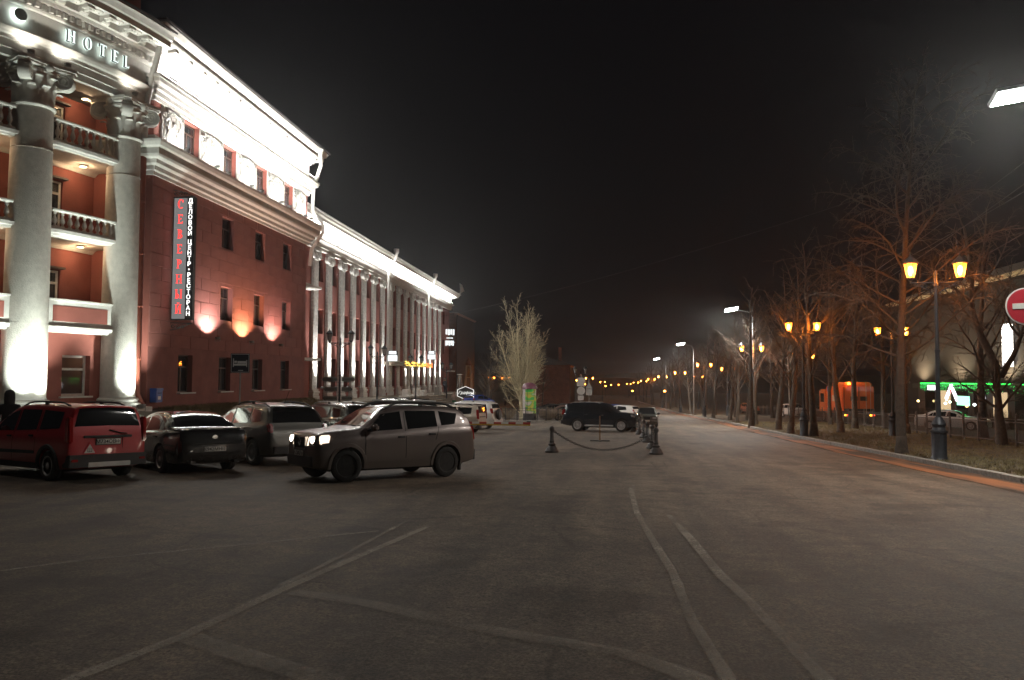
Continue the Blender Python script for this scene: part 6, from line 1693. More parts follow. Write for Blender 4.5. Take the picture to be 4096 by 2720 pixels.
# ------------------------------------------------------------------ low iron fence on its kerb, advertising column
fk = MB().box(-9.4, -2.4, 65.4, 65.75, -2.3, -1.80); tag(fk.build('fence_kerb', M_KERB), kind='structure')
fe = thing('low_fence', 'low dark iron fence of railed and picketed bays before the advertising column', 'fence', (-8.7, 65.55, -1.8))
x = 0.0; fi = 0
while x < 6.1:
    pt = MB().bbox(-.035, .035, -.035, .035, 0, 1.12, .008).mesh('fence_post', M_IRON)
    new_obj('fence_post', pt, fe, (x, 0, 0))
    w_ = 1.0 if fi % 2 else .72
    if x + w_ > 6.3: break
    for z in ((.12, .34, .8, 1.02) if not fi % 2 else (.12, .98)): MB().box(.035, w_ - .035, -.014, .014, z, z + .03).build('fence_rail', M_IRON, fe, (x, 0, 0))
    if fi % 2:
        for k in range(7): MB().box(-.01, .01, -.01, .01, .15, .84 if k % 2 else 1.1).build('fence_picket', M_IRON, fe, (x + .1 + k * (w_ - .2) / 6, .016, 0))
    else: MB().box(-.008, .008, -.01, .01, .37, .8).build('fence_picket', M_IRON, fe, (x + w_ / 2, 0, 0))
    x += w_; fi += 1
def poster_mat():
    m = bpy.data.materials.new('poster_print'); m.use_nodes = True; nt = m.node_tree; b = nt.nodes['Principled BSDF']; L = nt.links
    tc = nt.nodes.new('ShaderNodeTexCoord'); mp = nt.nodes.new('ShaderNodeMapping'); mp.inputs['Scale'].default_value = (.8, .8, 1.5); L.new(tc.outputs['Object'], mp.inputs['Vector'])
    n = nt.nodes.new('ShaderNodeTexNoise'); n.inputs['Scale'].default_value = 1.15; n.inputs['Detail'].default_value = 1; L.new(mp.outputs[0], n.inputs['Vector'])
    r = nt.nodes.new('ShaderNodeValToRGB'); e = r.color_ramp.elements
    e[0].position = .36; e[0].color = (.55, .48, .44, 1); e[1].position = .66; e[1].color = (.05, .42, .06, 1)
    for p, c in ((.44, (.10, .40, .08, 1)), (.50, (.55, .42, .06, 1)), (.56, (.08, .5, .10, 1))):
        q = e.new(p); q.color = c
    L.new(n.outputs['Fac'], r.inputs['Fac']); L.new(r.outputs[0], b.inputs['Base Color']); L.new(r.outputs[0], b.inputs['Emission Color']); b.inputs['Emission Strength'].default_value = .05; b.inputs['Roughness'].default_value = .4
    return m
ac = thing('advertising_column', 'round advertising column with a domed purple cap and green and yellow poster', 'advertising column', at_g(-6.35, 70.0))
MB().lathe([(.62, 0), (.62, .3), (.58, .34), (.58, .7)], 28).build('plinth', M_CLAD, ac, smooth=True, angle=40)
MB().lathe([(.60, .7), (.60, 2.86)], 28).build('poster_drum', poster_mat(), ac, smooth=True, angle=40)
MB().lathe([(.62, 2.86), (.70, 2.88), (.70, 2.98), (.64, 3.1), (.52, 3.3), (.3, 3.42), (0, 3.46)], 28).build('cap', mat('cap_purple', (.16, .05, .08), .4), ac, smooth=True, angle=40)
MB().lathe([(.612, .7), (.612, 2.86)], 8, a0=R(190), a1=R(238)).build('list_poster', mat('list_poster', (.62, .58, .54), .6, var=.3, scale=9), ac, smooth=True, fix=False)
for k in range(6): MB().box(-.012, .012, -.012, .012, .7, 2.86).build('poster_rail', M_CLAD, ac, (.612 * math.cos(k * PI / 3 + .3), .612 * math.sin(k * PI / 3 + .3), 0))

# ------------------------------------------------------------------ road signs
M_SIGNBACK = mat('sign_back', (.42, .42, .41), .5, metal=.3, var=.08)
def pole_sign(name, label, x, y, h, plates, rz=0, tilt=0, r=.03, z=None):
    t = thing(name, label, 'road sign', (x, y, gz(y) if z is None else z), R(rz)); t.rotation_euler = (0, R(tilt), R(rz))
    MB().tube([(0, .03, -.2), (0, .03, h)], r, 8).build('pole', M_POLE, t)
    for pn, shape, cx, z, s, m in plates:
        b = MB()
        if shape == 'round': b.lathe([(0, 0), (s, 0), (s, .012), (0, .012)], 36); b.v = [(cx + x_, z_ - .012, z + y_) for x_, y_, z_ in b.v]
        elif shape == 'tri': b.prism([(-s, -s * .6), (s, -s * .6), (0, s * 1.13)], lambda u, v: (cx + u, -.012, z + v), lambda u, v: (cx + u, 0, z + v))
        else: b.bbox(cx - s[0], cx + s[0], -.012, 0, z - s[1], z + s[1], .003)
        b.build(pn, m, t)
    return t
ns = pole_sign('no_entry_sign', 'round red no-entry sign with a white bar at the picture edge', 10.42, 20.2, 4.0, [('disc_rim', 'round', 0, 3.5 + .67, .45, mat('sign_rim', (.62, .62, .6), .5))], -6, -2)
nd = MB().lathe([(0, 0), (.42, 0), (.42, .004), (0, .004)], 40); nd.v = [(x, z - .0165, y + 4.17) for x, y, z in nd.v]; nd.build('red_disc', mat('sign_red_face', (.40, .018, .035), .45, var=.12, scale=5), ns)
MB().box(-.30, .32, -.024, -.0175, 4.11, 4.245).build('white_bar', mat('sign_white_face', (.62, .62, .58), .5), ns)
pole_sign('road_sign_cluster', 'pole with grey backs of a square, a round and a small road sign', -1.66, 66.6, 4.1, [('square_plate', 'box', 0, 3.45, (.34, .36), M_SIGNBACK), ('round_plate', 'round', 0, 2.70, .35, M_SIGNBACK), ('small_plate', 'box', -.02, 2.1, (.25, .2), M_SIGNBACK)], 5)
pole_sign('triangle_road_sign', 'grey-backed triangular road sign over a rectangular plate beside the sign cluster', -1.0, 67.4, 3.75, [('triangle_plate', 'tri', 0, 3.1, .30, M_SIGNBACK), ('lower_plate', 'box', 0, 2.60, (.25, .26), M_SIGNBACK)], -4)
M_BLUEP = mat('sign_dark_blue', (.02, .022, .035), .4); M_PICT = mat('sign_pictogram', (.72, .72, .72), .5)
bs = pole_sign('hotel_road_sign', 'square dark sign with a white bed pictogram on a thin pole before the red wing', -13.45, 28.0, 3.2, [('plate', 'box', 0, 3.12, (.36, .36), M_BLUEP)], 4)
bp = MB()
for a in ((-.34, .34, .325, .34), (-.34, .34, -.34, -.325)): bp.box(a[0], a[1], -.016, -.013, 3.12 + a[2], 3.12 + a[3])
for a in (-.34, .325): bp.box(a, a + .015, -.016, -.013, 3.12 - .34, 3.12 + .34)
bp.build('border', M_PICT, bs)
bp = MB()
bp.box(-.27, -.235, -.016, -.013, 2.98, 3.30); bp.box(.235, .27, -.016, -.013, 2.98, 3.24); bp.box(-.235, .235, -.016, -.013, 3.03, 3.10); bp.box(-.1, .225, -.0165, -.013, 3.11, 3.2); bp.box(-.22, -.12, -.0165, -.013, 3.13, 3.21)
bp.box(-.07, .12, -.0165, -.013, 2.84, 2.862)
bp.build('bed_pictogram', M_PICT, bs)
# direction boards on the first lantern post
M_BOARD = mat('direction_board', (.13, .135, .12), .55, var=.15)
M_BTXT = mat('board_text', (.035, .035, .03), .6)
for i, (z, wl, wr_) in enumerate(((3.02, 1.16, 1.02), (2.38, 1.02, .86), (1.78, 1.08, .88))):
    nmz = ('top', 'middle', 'bottom')[i]
    t = thing('direction_boards', '%s pair of pointed direction boards on the lantern post' % nmz, 'direction sign', (-16.9, 49.4, gz(49.4) + z + .15), R(4), 'direction boards')
    for s, w_ in ((-1, wl), (1, wr_)):
        pr = [(s * .14, -.13), (s * w_ * .5, -.17), (s * (w_ - .08), -.14), (s * w_, 0), (s * (w_ - .08), .14), (s * w_ * .5, .15), (s * .14, .14)]
        bo = MB().prism(pr, lambda u, v: (u, -.10, v), lambda u, v: (u, -.075, v)).build('board', M_BOARD, t)
        fr_ = MB(); fr_.tube([(s * .05, -.09, .21), (s * (w_ - .1), -.09, .21), (s * (w_ + .05), -.09, .06)], .009, 5); fr_.tube([(s * .05, -.09, -.2), (s * (w_ - .1), -.09, -.2)], .009, 5)
        for k in range(4): fr_.tube([(s * (.2 + k * .22), -.09, -.2), (s * (.2 + k * .22), -.09, .21)], .006, 4)
        fr_.build('board_frame', M_IRON, bo)
        tx = MB()
        for k in range(9): tx.box(min(s * (.22 + k * .075), s * (.26 + k * .075)), max(s * (.22 + k * .075), s * (.26 + k * .075)), -.1045, -.1005, -.03, .045 + .02 * (k % 2))
        tx.build('lettering', M_BTXT, bo)
# blue mailbox on the wing
mbx = thing('mailbox', 'blue post box on the red wall beside the downpipe', 'mailbox', (-18.99, 31.5, .62))
soft(MB().box(0.0, .30, -.28, .22, 0, .56), 'box', mat('mailbox_blue', (.05, .12, .42), .4), mbx, .02)
soft(MB().box(0.0, .33, -.30, .24, .50, .60), 'hood', mat('mailbox_blue', (.05, .12, .42), .4), mbx, .02); MB().box(.301, .306, -.16, .12, .38, .41).build('slot', M_SEAM, mbx); MB().box(.301, .305, -.14, .06, .12, .26).build('notice', M_PLATE, mbx)
# short posts at the lip of the bank
for i, (x, y) in enumerate([(-15.6, 26.6), (-14.9, 28.4)]):
    tag(MB().lathe([(.05, 0), (.05, .9), (.07, .92), (.07, 1.0), (.03, 1.04), (0, 1.05)], 10).build('short_post', M_IRON, None, (x, y, left_z(x, y))), 'short dark post on the bank behind the black saloon, ' + ('nearer the downpipe' if i == 0 else 'nearer the bed sign'), 'post', 'short posts by the bank')

# ------------------------------------------------------------------ terrace furniture
M_HEAT = mat('heater_steel', (.5, .5, .48), .35, metal=.6)
for i, (x, y) in enumerate([(-17.9, 84.8), (-16.6, 91.5)]):
    t = thing('patio_heater', 'tall pyramid patio heater on the terrace, ' + ('nearer the entrance' if i == 0 else 'beside the hexagonal sign'), 'patio heater', (x, y, -.1 if i == 0 else -1.1 + .9), 0, 'patio heaters')
    for sx in (-1, 1):
        for sy in (-1, 1): MB().tube([(sx * .36, sy * .36, 0), (sx * .12, sy * .12, 2.35)], .02, 6).build('leg', M_HEAT, t)
    MB().lathe([(.46, 0), (.46, .06), (.30, .8), (.30, .84), (0, .84)], 4, a0=PI / 4, a1=PI / 4 + 2 * PI).build('base_panel', mat('heater_panel', (.22, .2, .18), .5), t)
    MB().lathe([(.07, .84), (.07, 2.3)], 12).build('glass_tube', mat('heater_tube', (.55, .55, .52), .2), t, smooth=True)
    MB().lathe([(.0, 2.45), (.36, 2.38), (.40, 2.36), (.40, 2.34), (0, 2.34)], 20).build('hood', M_HEAT, t)
hx = thing('hexagon_sign', 'white outlined hexagonal sign with script lettering beyond the pilasters', 'sign', (-15.4, 88.6, gz(88) + 1.0), R(8))
H6 = [(-.95, 1.2), (-.95, 1.95), (0, 2.35), (.95, 1.95), (.95, 1.2), (0, .8)]
ins = lambda k: [(u * k, 1.575 + (v - 1.575) * k) for u, v in H6]
MB().prism(H6, lambda u, v: (u, 0, v), lambda u, v: (u, .06, v)).build('board', M_CLAD, hx)
fr_ = MB(); A_, B2 = ins(1.0), ins(.92)
for i in range(6):
    j = (i + 1) % 6; fr_.add([(A_[i][0], -.006, A_[i][1]), (A_[j][0], -.006, A_[j][1]), (B2[j][0], -.006, B2[j][1]), (B2[i][0], -.006, B2[i][1])], [(0, 1, 2, 3)])
fr_.build('border', emit('sign_outline', (1, .98, .92), .8), hx, fix=False)
new_obj('lettering', text_mesh('Графин', .48, .004, emit('sign_outline', (1, .98, .92), .8), 'lettering', shear=.35), hx, (0, -.01, 1.58), (R(90), 0, 0))
for s in (-1, 1): MB().tube([(s * .6, .08, -.9), (s * .6, .08, 1.2)], .03, 6).build('leg', M_IRON, hx)
aw = thing('awning', 'small brown awning counter below the hexagonal sign', 'awning', (-15.0, 90.2, gz(90)), 0)
MB().add([(-1.2, -.6, 1.7), (1.6, -.6, 1.7), (1.6, .8, 2.1), (-1.2, .8, 2.1), (-1.2, -.6, 1.5), (1.6, -.6, 1.5)], [(0, 1, 2, 3), (0, 4, 5, 1)]).build('canopy', M_BROWNSTONE, aw, fix=False)
for s in (-1.1, 1.5): MB().tube([(s, -.5, 0), (s, -.5, 1.6)], .03, 6).build('leg', M_IRON, aw)
for i, (x, y, w_, h_) in enumerate([(-17.5, 69.4, .5, .55), (-17.5, 73.2, .45, .6), (-17.6, 76.0, .4, .35)]):
    t = thing('plinth_block', 'white stone block on the terrace edge, %s from the red wing' % ORD[i], 'stone block', (x, y, 0), 0, 'white blocks on the terrace')
    MB().bbox(-w_, w_, -w_ * 1.5, w_ * 1.5, 0, .16, .02).build('base', M_WHITE, t); MB().bbox(-w_ * .6, w_ * .6, -w_, w_, .16, .16 + h_, .03).build('block', M_WHITE, t)

# ------------------------------------------------------------------ people
def person(label, loc, rz, coat, legs, hair, skin=(.42, .26, .19), arms='folded', s=1.0, hood=False):
    t = thing('person', label, 'person', loc, R(rz)); t.scale = (s, s, s)
    V = [(0, 0, .95), (0, .01, 1.12), (0, .01, 1.36), (0, 0, 1.46), (0, -.01, 1.56)]; E = [(0, 1), (1, 2), (2, 3), (3, 4)]; Rd = [.17, .17, .19, .075, .07]
    def chainv(root, pts):
        k = root
        for p, r_ in pts: V.append(p); Rd.append(r_); E.append((k, len(V) - 1)); k = len(V) - 1
    for sg in (-1, 1):
        chainv(0, [((sg * .10, 0, .86), .115), ((sg * .11, -.02, .48), .072), ((sg * .12, .03, .10), .05), ((sg * .13, -.12, .045), .042)])
        if arms == 'folded': A = [((sg * .20, .01, 1.38), .075), ((sg * .27, .02, 1.12), .062), ((sg * .10, -.17, 1.08), .05), ((-sg * .02, -.19, 1.13), .04)]
        else: A = [((sg * .20, .01, 1.38), .075), ((sg * .26, .04, 1.10), .060), ((sg * .25, -.06, .86), .047), ((sg * .245, -.09, .76), .036)]
        chainv(2, A)
    me = bpy.data.meshes.new('body'); me.from_pydata(V, E, [])
    o = bpy.data.objects.new('tmp', me); col.objects.link(o)
    md = o.modifiers.new('s', 'SKIN')
    for i, r_ in enumerate(Rd): me.skin_vertices[0].data[i].radius = (r_, r_ * (.72 if i in (0, 1, 2) else 1))
    me.skin_vertices[0].data[0].use_root = True
    sb_ = o.modifiers.new('u', 'SUBSURF'); sb_.levels = 2; sb_.render_levels = 2
    bpy.context.view_layer.update()
    m2 = bpy.data.meshes.new_from_object(o.evaluated_get(bpy.context.evaluated_depsgraph_get())); m2.name = 'body'
    bpy.data.objects.remove(o)
    cm_, lm_, sk_ = mat('cloth_%s' % str(coat), coat, .9, var=.2), mat('cloth_%s' % str(legs), legs, .9, var=.2), mat('skin', skin, .6)
    for m in (cm_, lm_, sk_, M_CLAD): m2.materials.append(m)
    for p in m2.polygons:
        z = p.center.z; p.material_index = 3 if z < .11 else 1 if z < .80 else 2 if z > 1.47 else 0; p.use_smooth = True
    new_obj('body', m2, t)
    hd = MB().lathe([(0, -.125), (.05, -.115), (.075, -.06), (.085, .0), (.088, .05), (.075, .10), (.045, .125), (0, .135)], 16, (0, -.01, 1.655), sy=1.15)
    hd.add([(-.014, -.115, 1.63), (.014, -.115, 1.63), (.006, -.10, 1.68), (-.006, -.10, 1.68), (0, -.135, 1.635)], [(0, 1, 4), (1, 2, 4), (2, 3, 4), (3, 0, 4)])
    h_ = hd.build('head', sk_, t, smooth=True)
    MB().lathe([(.09, -.02), (.102, .03), (.098, .08), (.07, .125), (0, .15)] if not hood else [(.12, -.2), (.125, -.08), (.12, .05), (.09, .13), (0, .17)], 16, (0, .015, 1.655), sy=1.12, a0=R(-20), a1=R(200)).build('hair' if not hood else 'hood', mat('hair', hair, .8) if not hood else cm_, t, smooth=True, fix=False)
    return t
person('person in a dark coat standing by the patio heater', (-17.3, 86.2, -.1), 150, (.03, .035, .05), (.03, .03, .045), (.03, .02, .015), arms='down', s=1.05)
person('person in a pale jacket and green trousers standing with folded arms', (-15.9, 84.2, gz(84) + .95), 20, (.42, .34, .30), (.02, .20, .08), (.05, .03, .02))
person('dark hooded figure seen against the lit base of the big column', (-15.46, 19.0, left_z(-15.46, 19.0)), 200, (.025, .025, .028), (.02, .02, .025), (.02, .02, .02), arms='down', s=1.02, hood=True)

# ------------------------------------------------------------------ orange truck in the side street
M_OR = paint('truck_orange', (.75, .17, .04), .4, .0, .4, .15)
tk = thing('utility_truck', 'orange municipal truck with box body and lit tail lamps behind the railing', 'truck', at_g(21.75, 73.1), R(93)); tk.scale = (1.06, 1.06, 1.06)
soft(MB().box(-3.1, .9, -1.25, 1.25, 1.15, 3.15), 'box_body', M_OR, tk, .06); soft(MB().box(-3.0, -.2, -1.1, 1.1, 3.12, 3.5), 'roof_hump', M_OR, tk, .1)
soft(MB().box(1.15, 2.9, -1.2, 1.2, .85, 2.85), 'cab', M_OR, tk, .12); MB().box(1.6, 2.5, -1.212, 1.212, 1.75, 2.5).build('cab_window', M_TINT, tk); MB().box(2.86, 2.91, -1.0, 1.0, 1.75, 2.5).build('cab_windscreen', M_TINT, tk)
MB().box(-3.0, 2.6, -.5, .5, .6, 1.12).build('chassis', M_UNDER, tk)
twm, trm = wheel_meshes(.5, .3, 6)
for x in (1.9, -1.6, -2.75 + .1):
    for sg in (-1, 1): w_ = new_obj('wheel', twm, tk, (x, sg * 1.02, .5), (0, 0, 0 if sg > 0 else PI)); new_obj('rim', trm, w_)
M_TL = emit('truck_tail', (1, .05, .02), 7); M_TA = emit('truck_amber', (1, .42, .03), 9)
for sg in (-1, 1):
    MB().bbox(-3.14, -3.1, sg * 1.0 - .22, sg * 1.0, .78, .90, .01).build('tail_light', M_TL, tk); MB().bbox(-3.14, -3.1, sg * 1.0 + .01, sg * 1.0 + .16, .78, .90, .01).build('indicator', M_TA, tk)
for x, y, z in ((-3.05, .75, 3.3), (-1.0, 1.1, 3.3)):
    MB().lathe([(.1, 0), (.11, .1), (.07, .18), (0, .2)], 12, (x, y, z)).build('beacon', M_TA, tk)
lamp('beacon_lamp', 'POINT', 40, (1, .4, .05), tk, (-3.2, .8, 3.7), size=.1)
for y0 in (-.65, .1): MB().box(-3.112, -3.1, y0, y0 + .55, 2.0, 2.35).build('rear_vent', M_CLAD, tk)
MB().box(-2.2, -.6, 1.252, 1.262, 1.9, 2.4).build('side_panel', mat('truck_panel', (.55, .5, .42), .5), tk); MB().box(.1, .6, 1.252, 1.262, 2.9 - .2, 3.1).build('side_badge', mat('truck_badge', (.08, .14, .4), .5), tk)
MB().box(-.3, -.02, 1.252, 1.264, 1.4, 2.6).build('side_door', M_CLAD, tk)

MB().box(-3.118, -3.101, -1.2, 1.2, 1.16, 1.36).build('rear_band', M_CLAD, tk)
for y0 in (-1.2, 0.0, 1.17): MB().box(-3.122, -3.1, y0 - .02, y0 + .02, 1.38, 3.1).build('rear_rib', M_CLAD, tk)
for x0 in (-2.9, -2.35, -.42, .75): MB().box(x0, x0 + .05, 1.25, 1.275, 1.2, 3.1).build('side_rib', M_OR, tk)
MB().box(-3.3, -3.12, -1.2, 1.2, .62, .74).build('rear_bumper', M_CLAD, tk)
MB().tube([(-3.16, -.9, .9), (-3.16, -.9, 3.3), (-3.0, -.9, 3.5)], .02, 6).tube([(-3.16, -.55, .9), (-3.16, -.55, 3.3), (-3.0, -.55, 3.5)], .02, 6).build('ladder', M_SILVER, tk)

# ------------------------------------------------------------------ park railing
M_RAIL = mat('railing_paint', (.11, .095, .085), .6, var=.25)
rl = thing('park_railing', 'long low picket railing on posts along the far side of the park', 'railing', (18.2, 34, gz(34)), 0)
FX = [(22, 15.6), (34, 17.2), (38, 17.6), (52, 19.4), (60, 19.6), (75, 20.2), (130, 20.3)]
def fxy(y): return interp(y, FX)
y = 24.0; pm_ = MB().bbox(-.045, .045, -.045, .045, -.1, 1.25, .01).lathe([(.045, 1.25), (.06, 1.27), (.05, 1.33), (0, 1.37)], 8).mesh('railing_post', M_RAIL)
pan = []
while y < 110:
    y2 = y + 2.2
    A = Vector((fxy(y), y, gz(y) + .1)); B_ = Vector((fxy(y2), y2, gz(y2) + .1)); loc = A - rl.location
    new_obj('railing_post', pm_, rl, loc)
    D = B_ - A; n_ = Vector((D.y, -D.x, 0)).normalized()
    g = MB()
    for z in (.16, .98, 1.10): g.obox(A - rl.location + D * .5 + Vector((0, 0, z)), D * .49, n_ * .014, Vector((0, 0, .016)))
    g.build('railing_rail', M_RAIL, rl)
    if y < 84:
        g = MB()
        for k in range(17): c = A - rl.location + D * ((k + 1) / 18); g.obox(c + Vector((0, 0, .58)), D.normalized() * .008, n_ * .008, Vector((0, 0, .44)))
        o = g.build('pickets', M_RAIL, rl); o['kind'] = 'stuff'
    y = y2

# ------------------------------------------------------------------ buildings
M_YEL = mat('yellow_render', (.40, .33, .21), .9, var=.16, scale=.6, bump=.2)
def block(name, label, x0, x1, y0, y1, z0, z1, m, floors, face, roof=True, wm=None, wh=1.6, ww=1.1, step=3.1, roofm=None, hip=1.6):
    t = thing(name, label, 'building', ((x0 + x1) / 2, (y0 + y1) / 2, z0)); L = t.location
    xf = x0 if face == '-X' else x1
    sgn = -1 if face == '-X' else 1
    ys_ = []
    y = y0 + 1.6
    while y < y1 - 1.2: ys_.append(y); y += step
    ops = [(y - ww / 2, y + ww / 2, zf, zf + wh) for zf in floors for y in ys_]
    b = wallgrid(lambda s, z, d: (xf - sgn * d - L.x, s - L.y, z - L.z), y0, y1, z0 - 2, z1, ops, .25); b.build('wall', m, t)
    for ya in (y0 - .01, y1): MB().box(x0, x1, ya, ya + .01, z0 - 2, z1).shift(L).build('end_wall', m, t)
    fm = window_meshes(name, ww, wh, wm or M_FRAME, .7, 1, .07, curtain=False)
    for zf in floors:
        for y in ys_:
            w_ = new_obj('window', fm[0], t, (xf - sgn * .18 - L.x, y - L.y, zf - L.z), (0, 0, R(90) if sgn > 0 else R(-90))); new_obj('pane', fm[1], w_)
    MB().box(x0 + .3, x1 - .3, y0 + .2, y1 - .2, z0 - 1, z1 - .2).shift(L + Vector((sgn * -.4, 0, 0))).build('rooms', M_ROOM, t)
    cr = MB().sweep([(-.1, z1 - .35), (.12, z1 - .35), (.2, z1 - .2), (.4, z1 - .12), (.42, z1), (-.1, z1 + .05)], [(x0, y1), (x0, y0), (x1, y0), (x1, y1)] if sgn > 0 else [(x1, y1), (x0, y1), (x0, y0), (x1, y0)][::1])
    cr.shift(L).build('cornice', m, t)
    r_ = MB(); xm = (x0 + x1) / 2
    r_.add([(x0 - .4, y0 - .4, z1 + .04), (x1 + .4, y0 - .4, z1 + .04), (x1 + .4, y1 + .4, z1 + .04), (x0 - .4, y1 + .4, z1 + .04), (xm, y0 + 2, z1 + hip), (xm, y1 - 2, z1 + hip)], [(0, 1, 4), (1, 2, 5, 4), (2, 3, 5), (3, 0, 4, 5)])
    r_.shift(L).build('roof', roofm or M_ROOF, t)
    return t
yb = block('apartment_house', 'long yellow three-storey house with a lit shop behind the park trees', 32.5, 46, 38, 92, gz(64), 10.3, M_YEL, (2.7, 6.6), '-X', wm=M_FRAMEW, step=3.4, wh=1.8, roofm=mat('pale_roof', (.30, .25, .20), .6), hip=2.6)
sf = MB().box(32.2, 32.5, 44, 84, gz(64) - 1, 1.55).shift(yb.location); sf.build('shopfront_wall', mat('shop_dark', (.05, .045, .04), .6), yb)
for i in range(11):
    sw_ = MB().box(32.14, 32.19, 46 + i * 3.4, 48.2 + i * 3.4, -1.2, .8).shift(yb.location); sw_.build('shop_window', M_TINT if i % 3 else emit('shop_glow', (1, .72, .4), .5), yb)
ca = thing('shop_canopy', 'dark shop canopy edged with bright green light strips and hanging fairy lights', 'canopy', (31.6, 64, .9)); L = ca.location
MB().box(30.9, 32.4, 46, 82, 1.0, 1.45).shift(L).build('fascia', mat('fascia_dark', (.03, .045, .03), .6), ca)
M_GRN = emit('green_tube', (.04, 1.0, .10), 2.2)
for a, c in ((46, 58), (60, 61.6), (63, 64.6), (66, 80)): MB().box(30.86, 30.9, a, c, 1.42, 1.52).shift(L).build('green_strip', M_GRN, ca)
fl = MB()
for k in range(1500):
    y = rnd.uniform(46, 80)
    if 58.3 < y < 65.8 and rnd.random() < .93: continue
    z = 1.35 - abs(rnd.gauss(0, .26)); q = .026
    if z < .7: continue
    fl.add([(30.84, y - q, z), (30.84, y, z - q), (30.84, y + q, z), (30.84, y, z + q)], [(0, 1, 2, 3)])
o = fl.shift(L).build('fairy_lights', emit('green_fairy', (.05, 1, .16), 2.2), ca, fix=False); o['kind'] = 'stuff'
for i, y in enumerate((48, 56, 66.5, 75, 83)):  # added lights that brighten the yellow wall behind the trees
    flood((30.9, y, 1.62), (.38, 0, 1), 950, (1, .80, .50), 'added unseen light on the shop canopy roof, %s from the near end' % ORD[i], 'added canopy roof lights', 140, .6, .08, 4)
def rx(name, label, y0, y1, z0, z1, m, x=30.6):
    t = thing(name, label, 'sign', (x, (y0 + y1) / 2, (z0 + z1) / 2)); MB().box(-.06, .06, -(y1 - y0) / 2, (y1 - y0) / 2, -(z1 - z0) / 2, (z1 - z0) / 2).build('panel', m, t); MB().box(.06, .14, -(y1 - y0) / 2 - .04, (y1 - y0) / 2 + .04, -(z1 - z0) / 2 - .04, (z1 - z0) / 2 + .04).build('back', M_CLAD, t); return t
M_WS = emit('white_shop_sign', (1, .93, 1), 1.8)
rx('shop_sign', 'small white lit word sign hanging among the green fairy lights', 75.5, 77.8, .85, 1.3, M_WS, 30.7)
rx('shop_sign', 'white lit word sign at the near end of the green canopy', 46.5, 53, .55, 1.05, M_WS, 30.7)
rx('shop_sign', 'mint green lit box sign under the peaked white sign', 68.9, 71.0, -.35, .42, emit('mint_sign', (.35, 1, .62), 1.6), 30.4)
t = thing('peaked_sign', 'white lit sign shaped like a peaked roof over the shop door', 'sign', (30.45, 72.3, 0))
for s in (-1, 1): MB().obox((0, s * .55, .68), (.05, 0, 0), (0, .55, -.62 * s), (0, .13, .13 * s)).build('roof_bar', emit('white_shop_sign', (1, .93, 1), 1.8), t)
b = MB().prism([(-.14, .95), (.14, .95), (.14, .75), (0, .6), (-.14, .75)], lambda u, v: (-.07, u, v), lambda u, v: (-.055, u, v)); b.build('emblem', emit('emblem_red', (1, .15, .12), 1.4), t)
t = thing('tall_lit_sign', 'tall narrow white lit sign on the yellow house', 'sign', (32.0, 66.0, 4.4))
MB().box(-.1, .3, -.45, .45, -1.55, 1.85).build('panel', emit('tall_sign_white', (1, .93, .85), 3.0), t); MB().box(.3, .45, -.42, .42, -1.5, 1.8).build('case', M_CLAD, t)
for k in range(5): MB().box(-.13, -.101, -.12 + .05 * (k % 2), .14 - .04 * (k % 3), 1.3 - k * .55, 1.45 - k * .55).build('letter', emit('pink_letter', (1, .5, .45), 1.2), t)
lamp('sign_lamp', 'AREA', 60, (1, .85, .6), t, (-.3, 0, 0), (-1, 0, 0), 3.0, size_y=.8)
for i, (y, z, c) in enumerate([(82.0, -.3, (1, .75, .3)), (75.8, -.35, (.9, 1, .9)), (74.9, -.2, (.8, 1, .7)), (71.6, -.45, (1, .6, .2)), (70.2, -.3, (.9, 1, .95)), (57.6, -.9, (.7, 1, .95)), (55.3, -1.0, (.75, 1, .95)), (53.6, -1.05, (.8, 1, .95))]):
    t = thing('shop_lamp', 'small glowing lamp along the shop front, %s from the park' % ORD[i], 'lamp', (31.4, y, z), 0, 'small lamps along the shop front')
    MB().lathe([(0, -.13), (.11, -.07), (.13, 0), (.11, .07), (0, .13)], 12).build('globe', emit('globe_%d' % i, c, 3.0), t); MB().tube([(0, 0, 0), (.9, 0, .1)], .015, 5).build('bracket', M_IRON, t)
dh = thing('clipped_hedge', 'dark bare hedge between the railing and the shop', 'hedge', (30.0, 60, gz(60)))
hedge = MB()
for k in range(1600):
    y = rnd.uniform(-26, 24); x = rnd.gauss(0, .35); p = Vector((x, y, gz(60 + y) - gz(60)))
    hedge.tube([p, p + Vector((rnd.gauss(0, .15), rnd.gauss(0, .15), rnd.uniform(.7, 1.5)))], [.012, .008], 3, caps=False)
hedge.build('twigs', M_TWIG, dh, fix=False)
# the dark houses beyond the hotel and down the street
M_BRICK = mat('dim_brick', (.26, .115, .075), .9, var=.25, scale=1.5)
M_GREEND = mat('dim_green', (.06, .075, .06), .9, var=.2)
block('town_house', 'dim reddish house with tall windows beyond the hotel', -46, -28, 150, 172, gz(160), 14.5, M_BRICK, (1.5, 6.0, 10.5), '+X', wh=2.6, ww=1.2, step=2.9, hip=2)
block('town_house', 'dark green-grey house just behind the end of the hotel', -50, -29, 118, 142, gz(130), 14.0, M_GREEND, (1.0, 5.5, 9.6), '+X', wh=2.4, step=3.2, hip=1)
block('low_house', 'low dim brown house with chimney behind the poplar', -16, -6.5, 165, 195, gz(180), 4.6, M_BRICK, (-2.2, 1.2), '+X', wh=1.8, step=3.2, hip=2.0)
ch_ = thing('chimney', 'lone brick chimney above the low dim house', 'chimney', (-9.6, 186, 5.6)); MB().bbox(-.35, .35, -.35, .35, -.6, 3.4, .03).build('stack', M_BRICK, ch_); MB().bbox(-.45, .45, -.45, .45, 3.4, 3.6, .03).build('cap', M_BRICK, ch_)
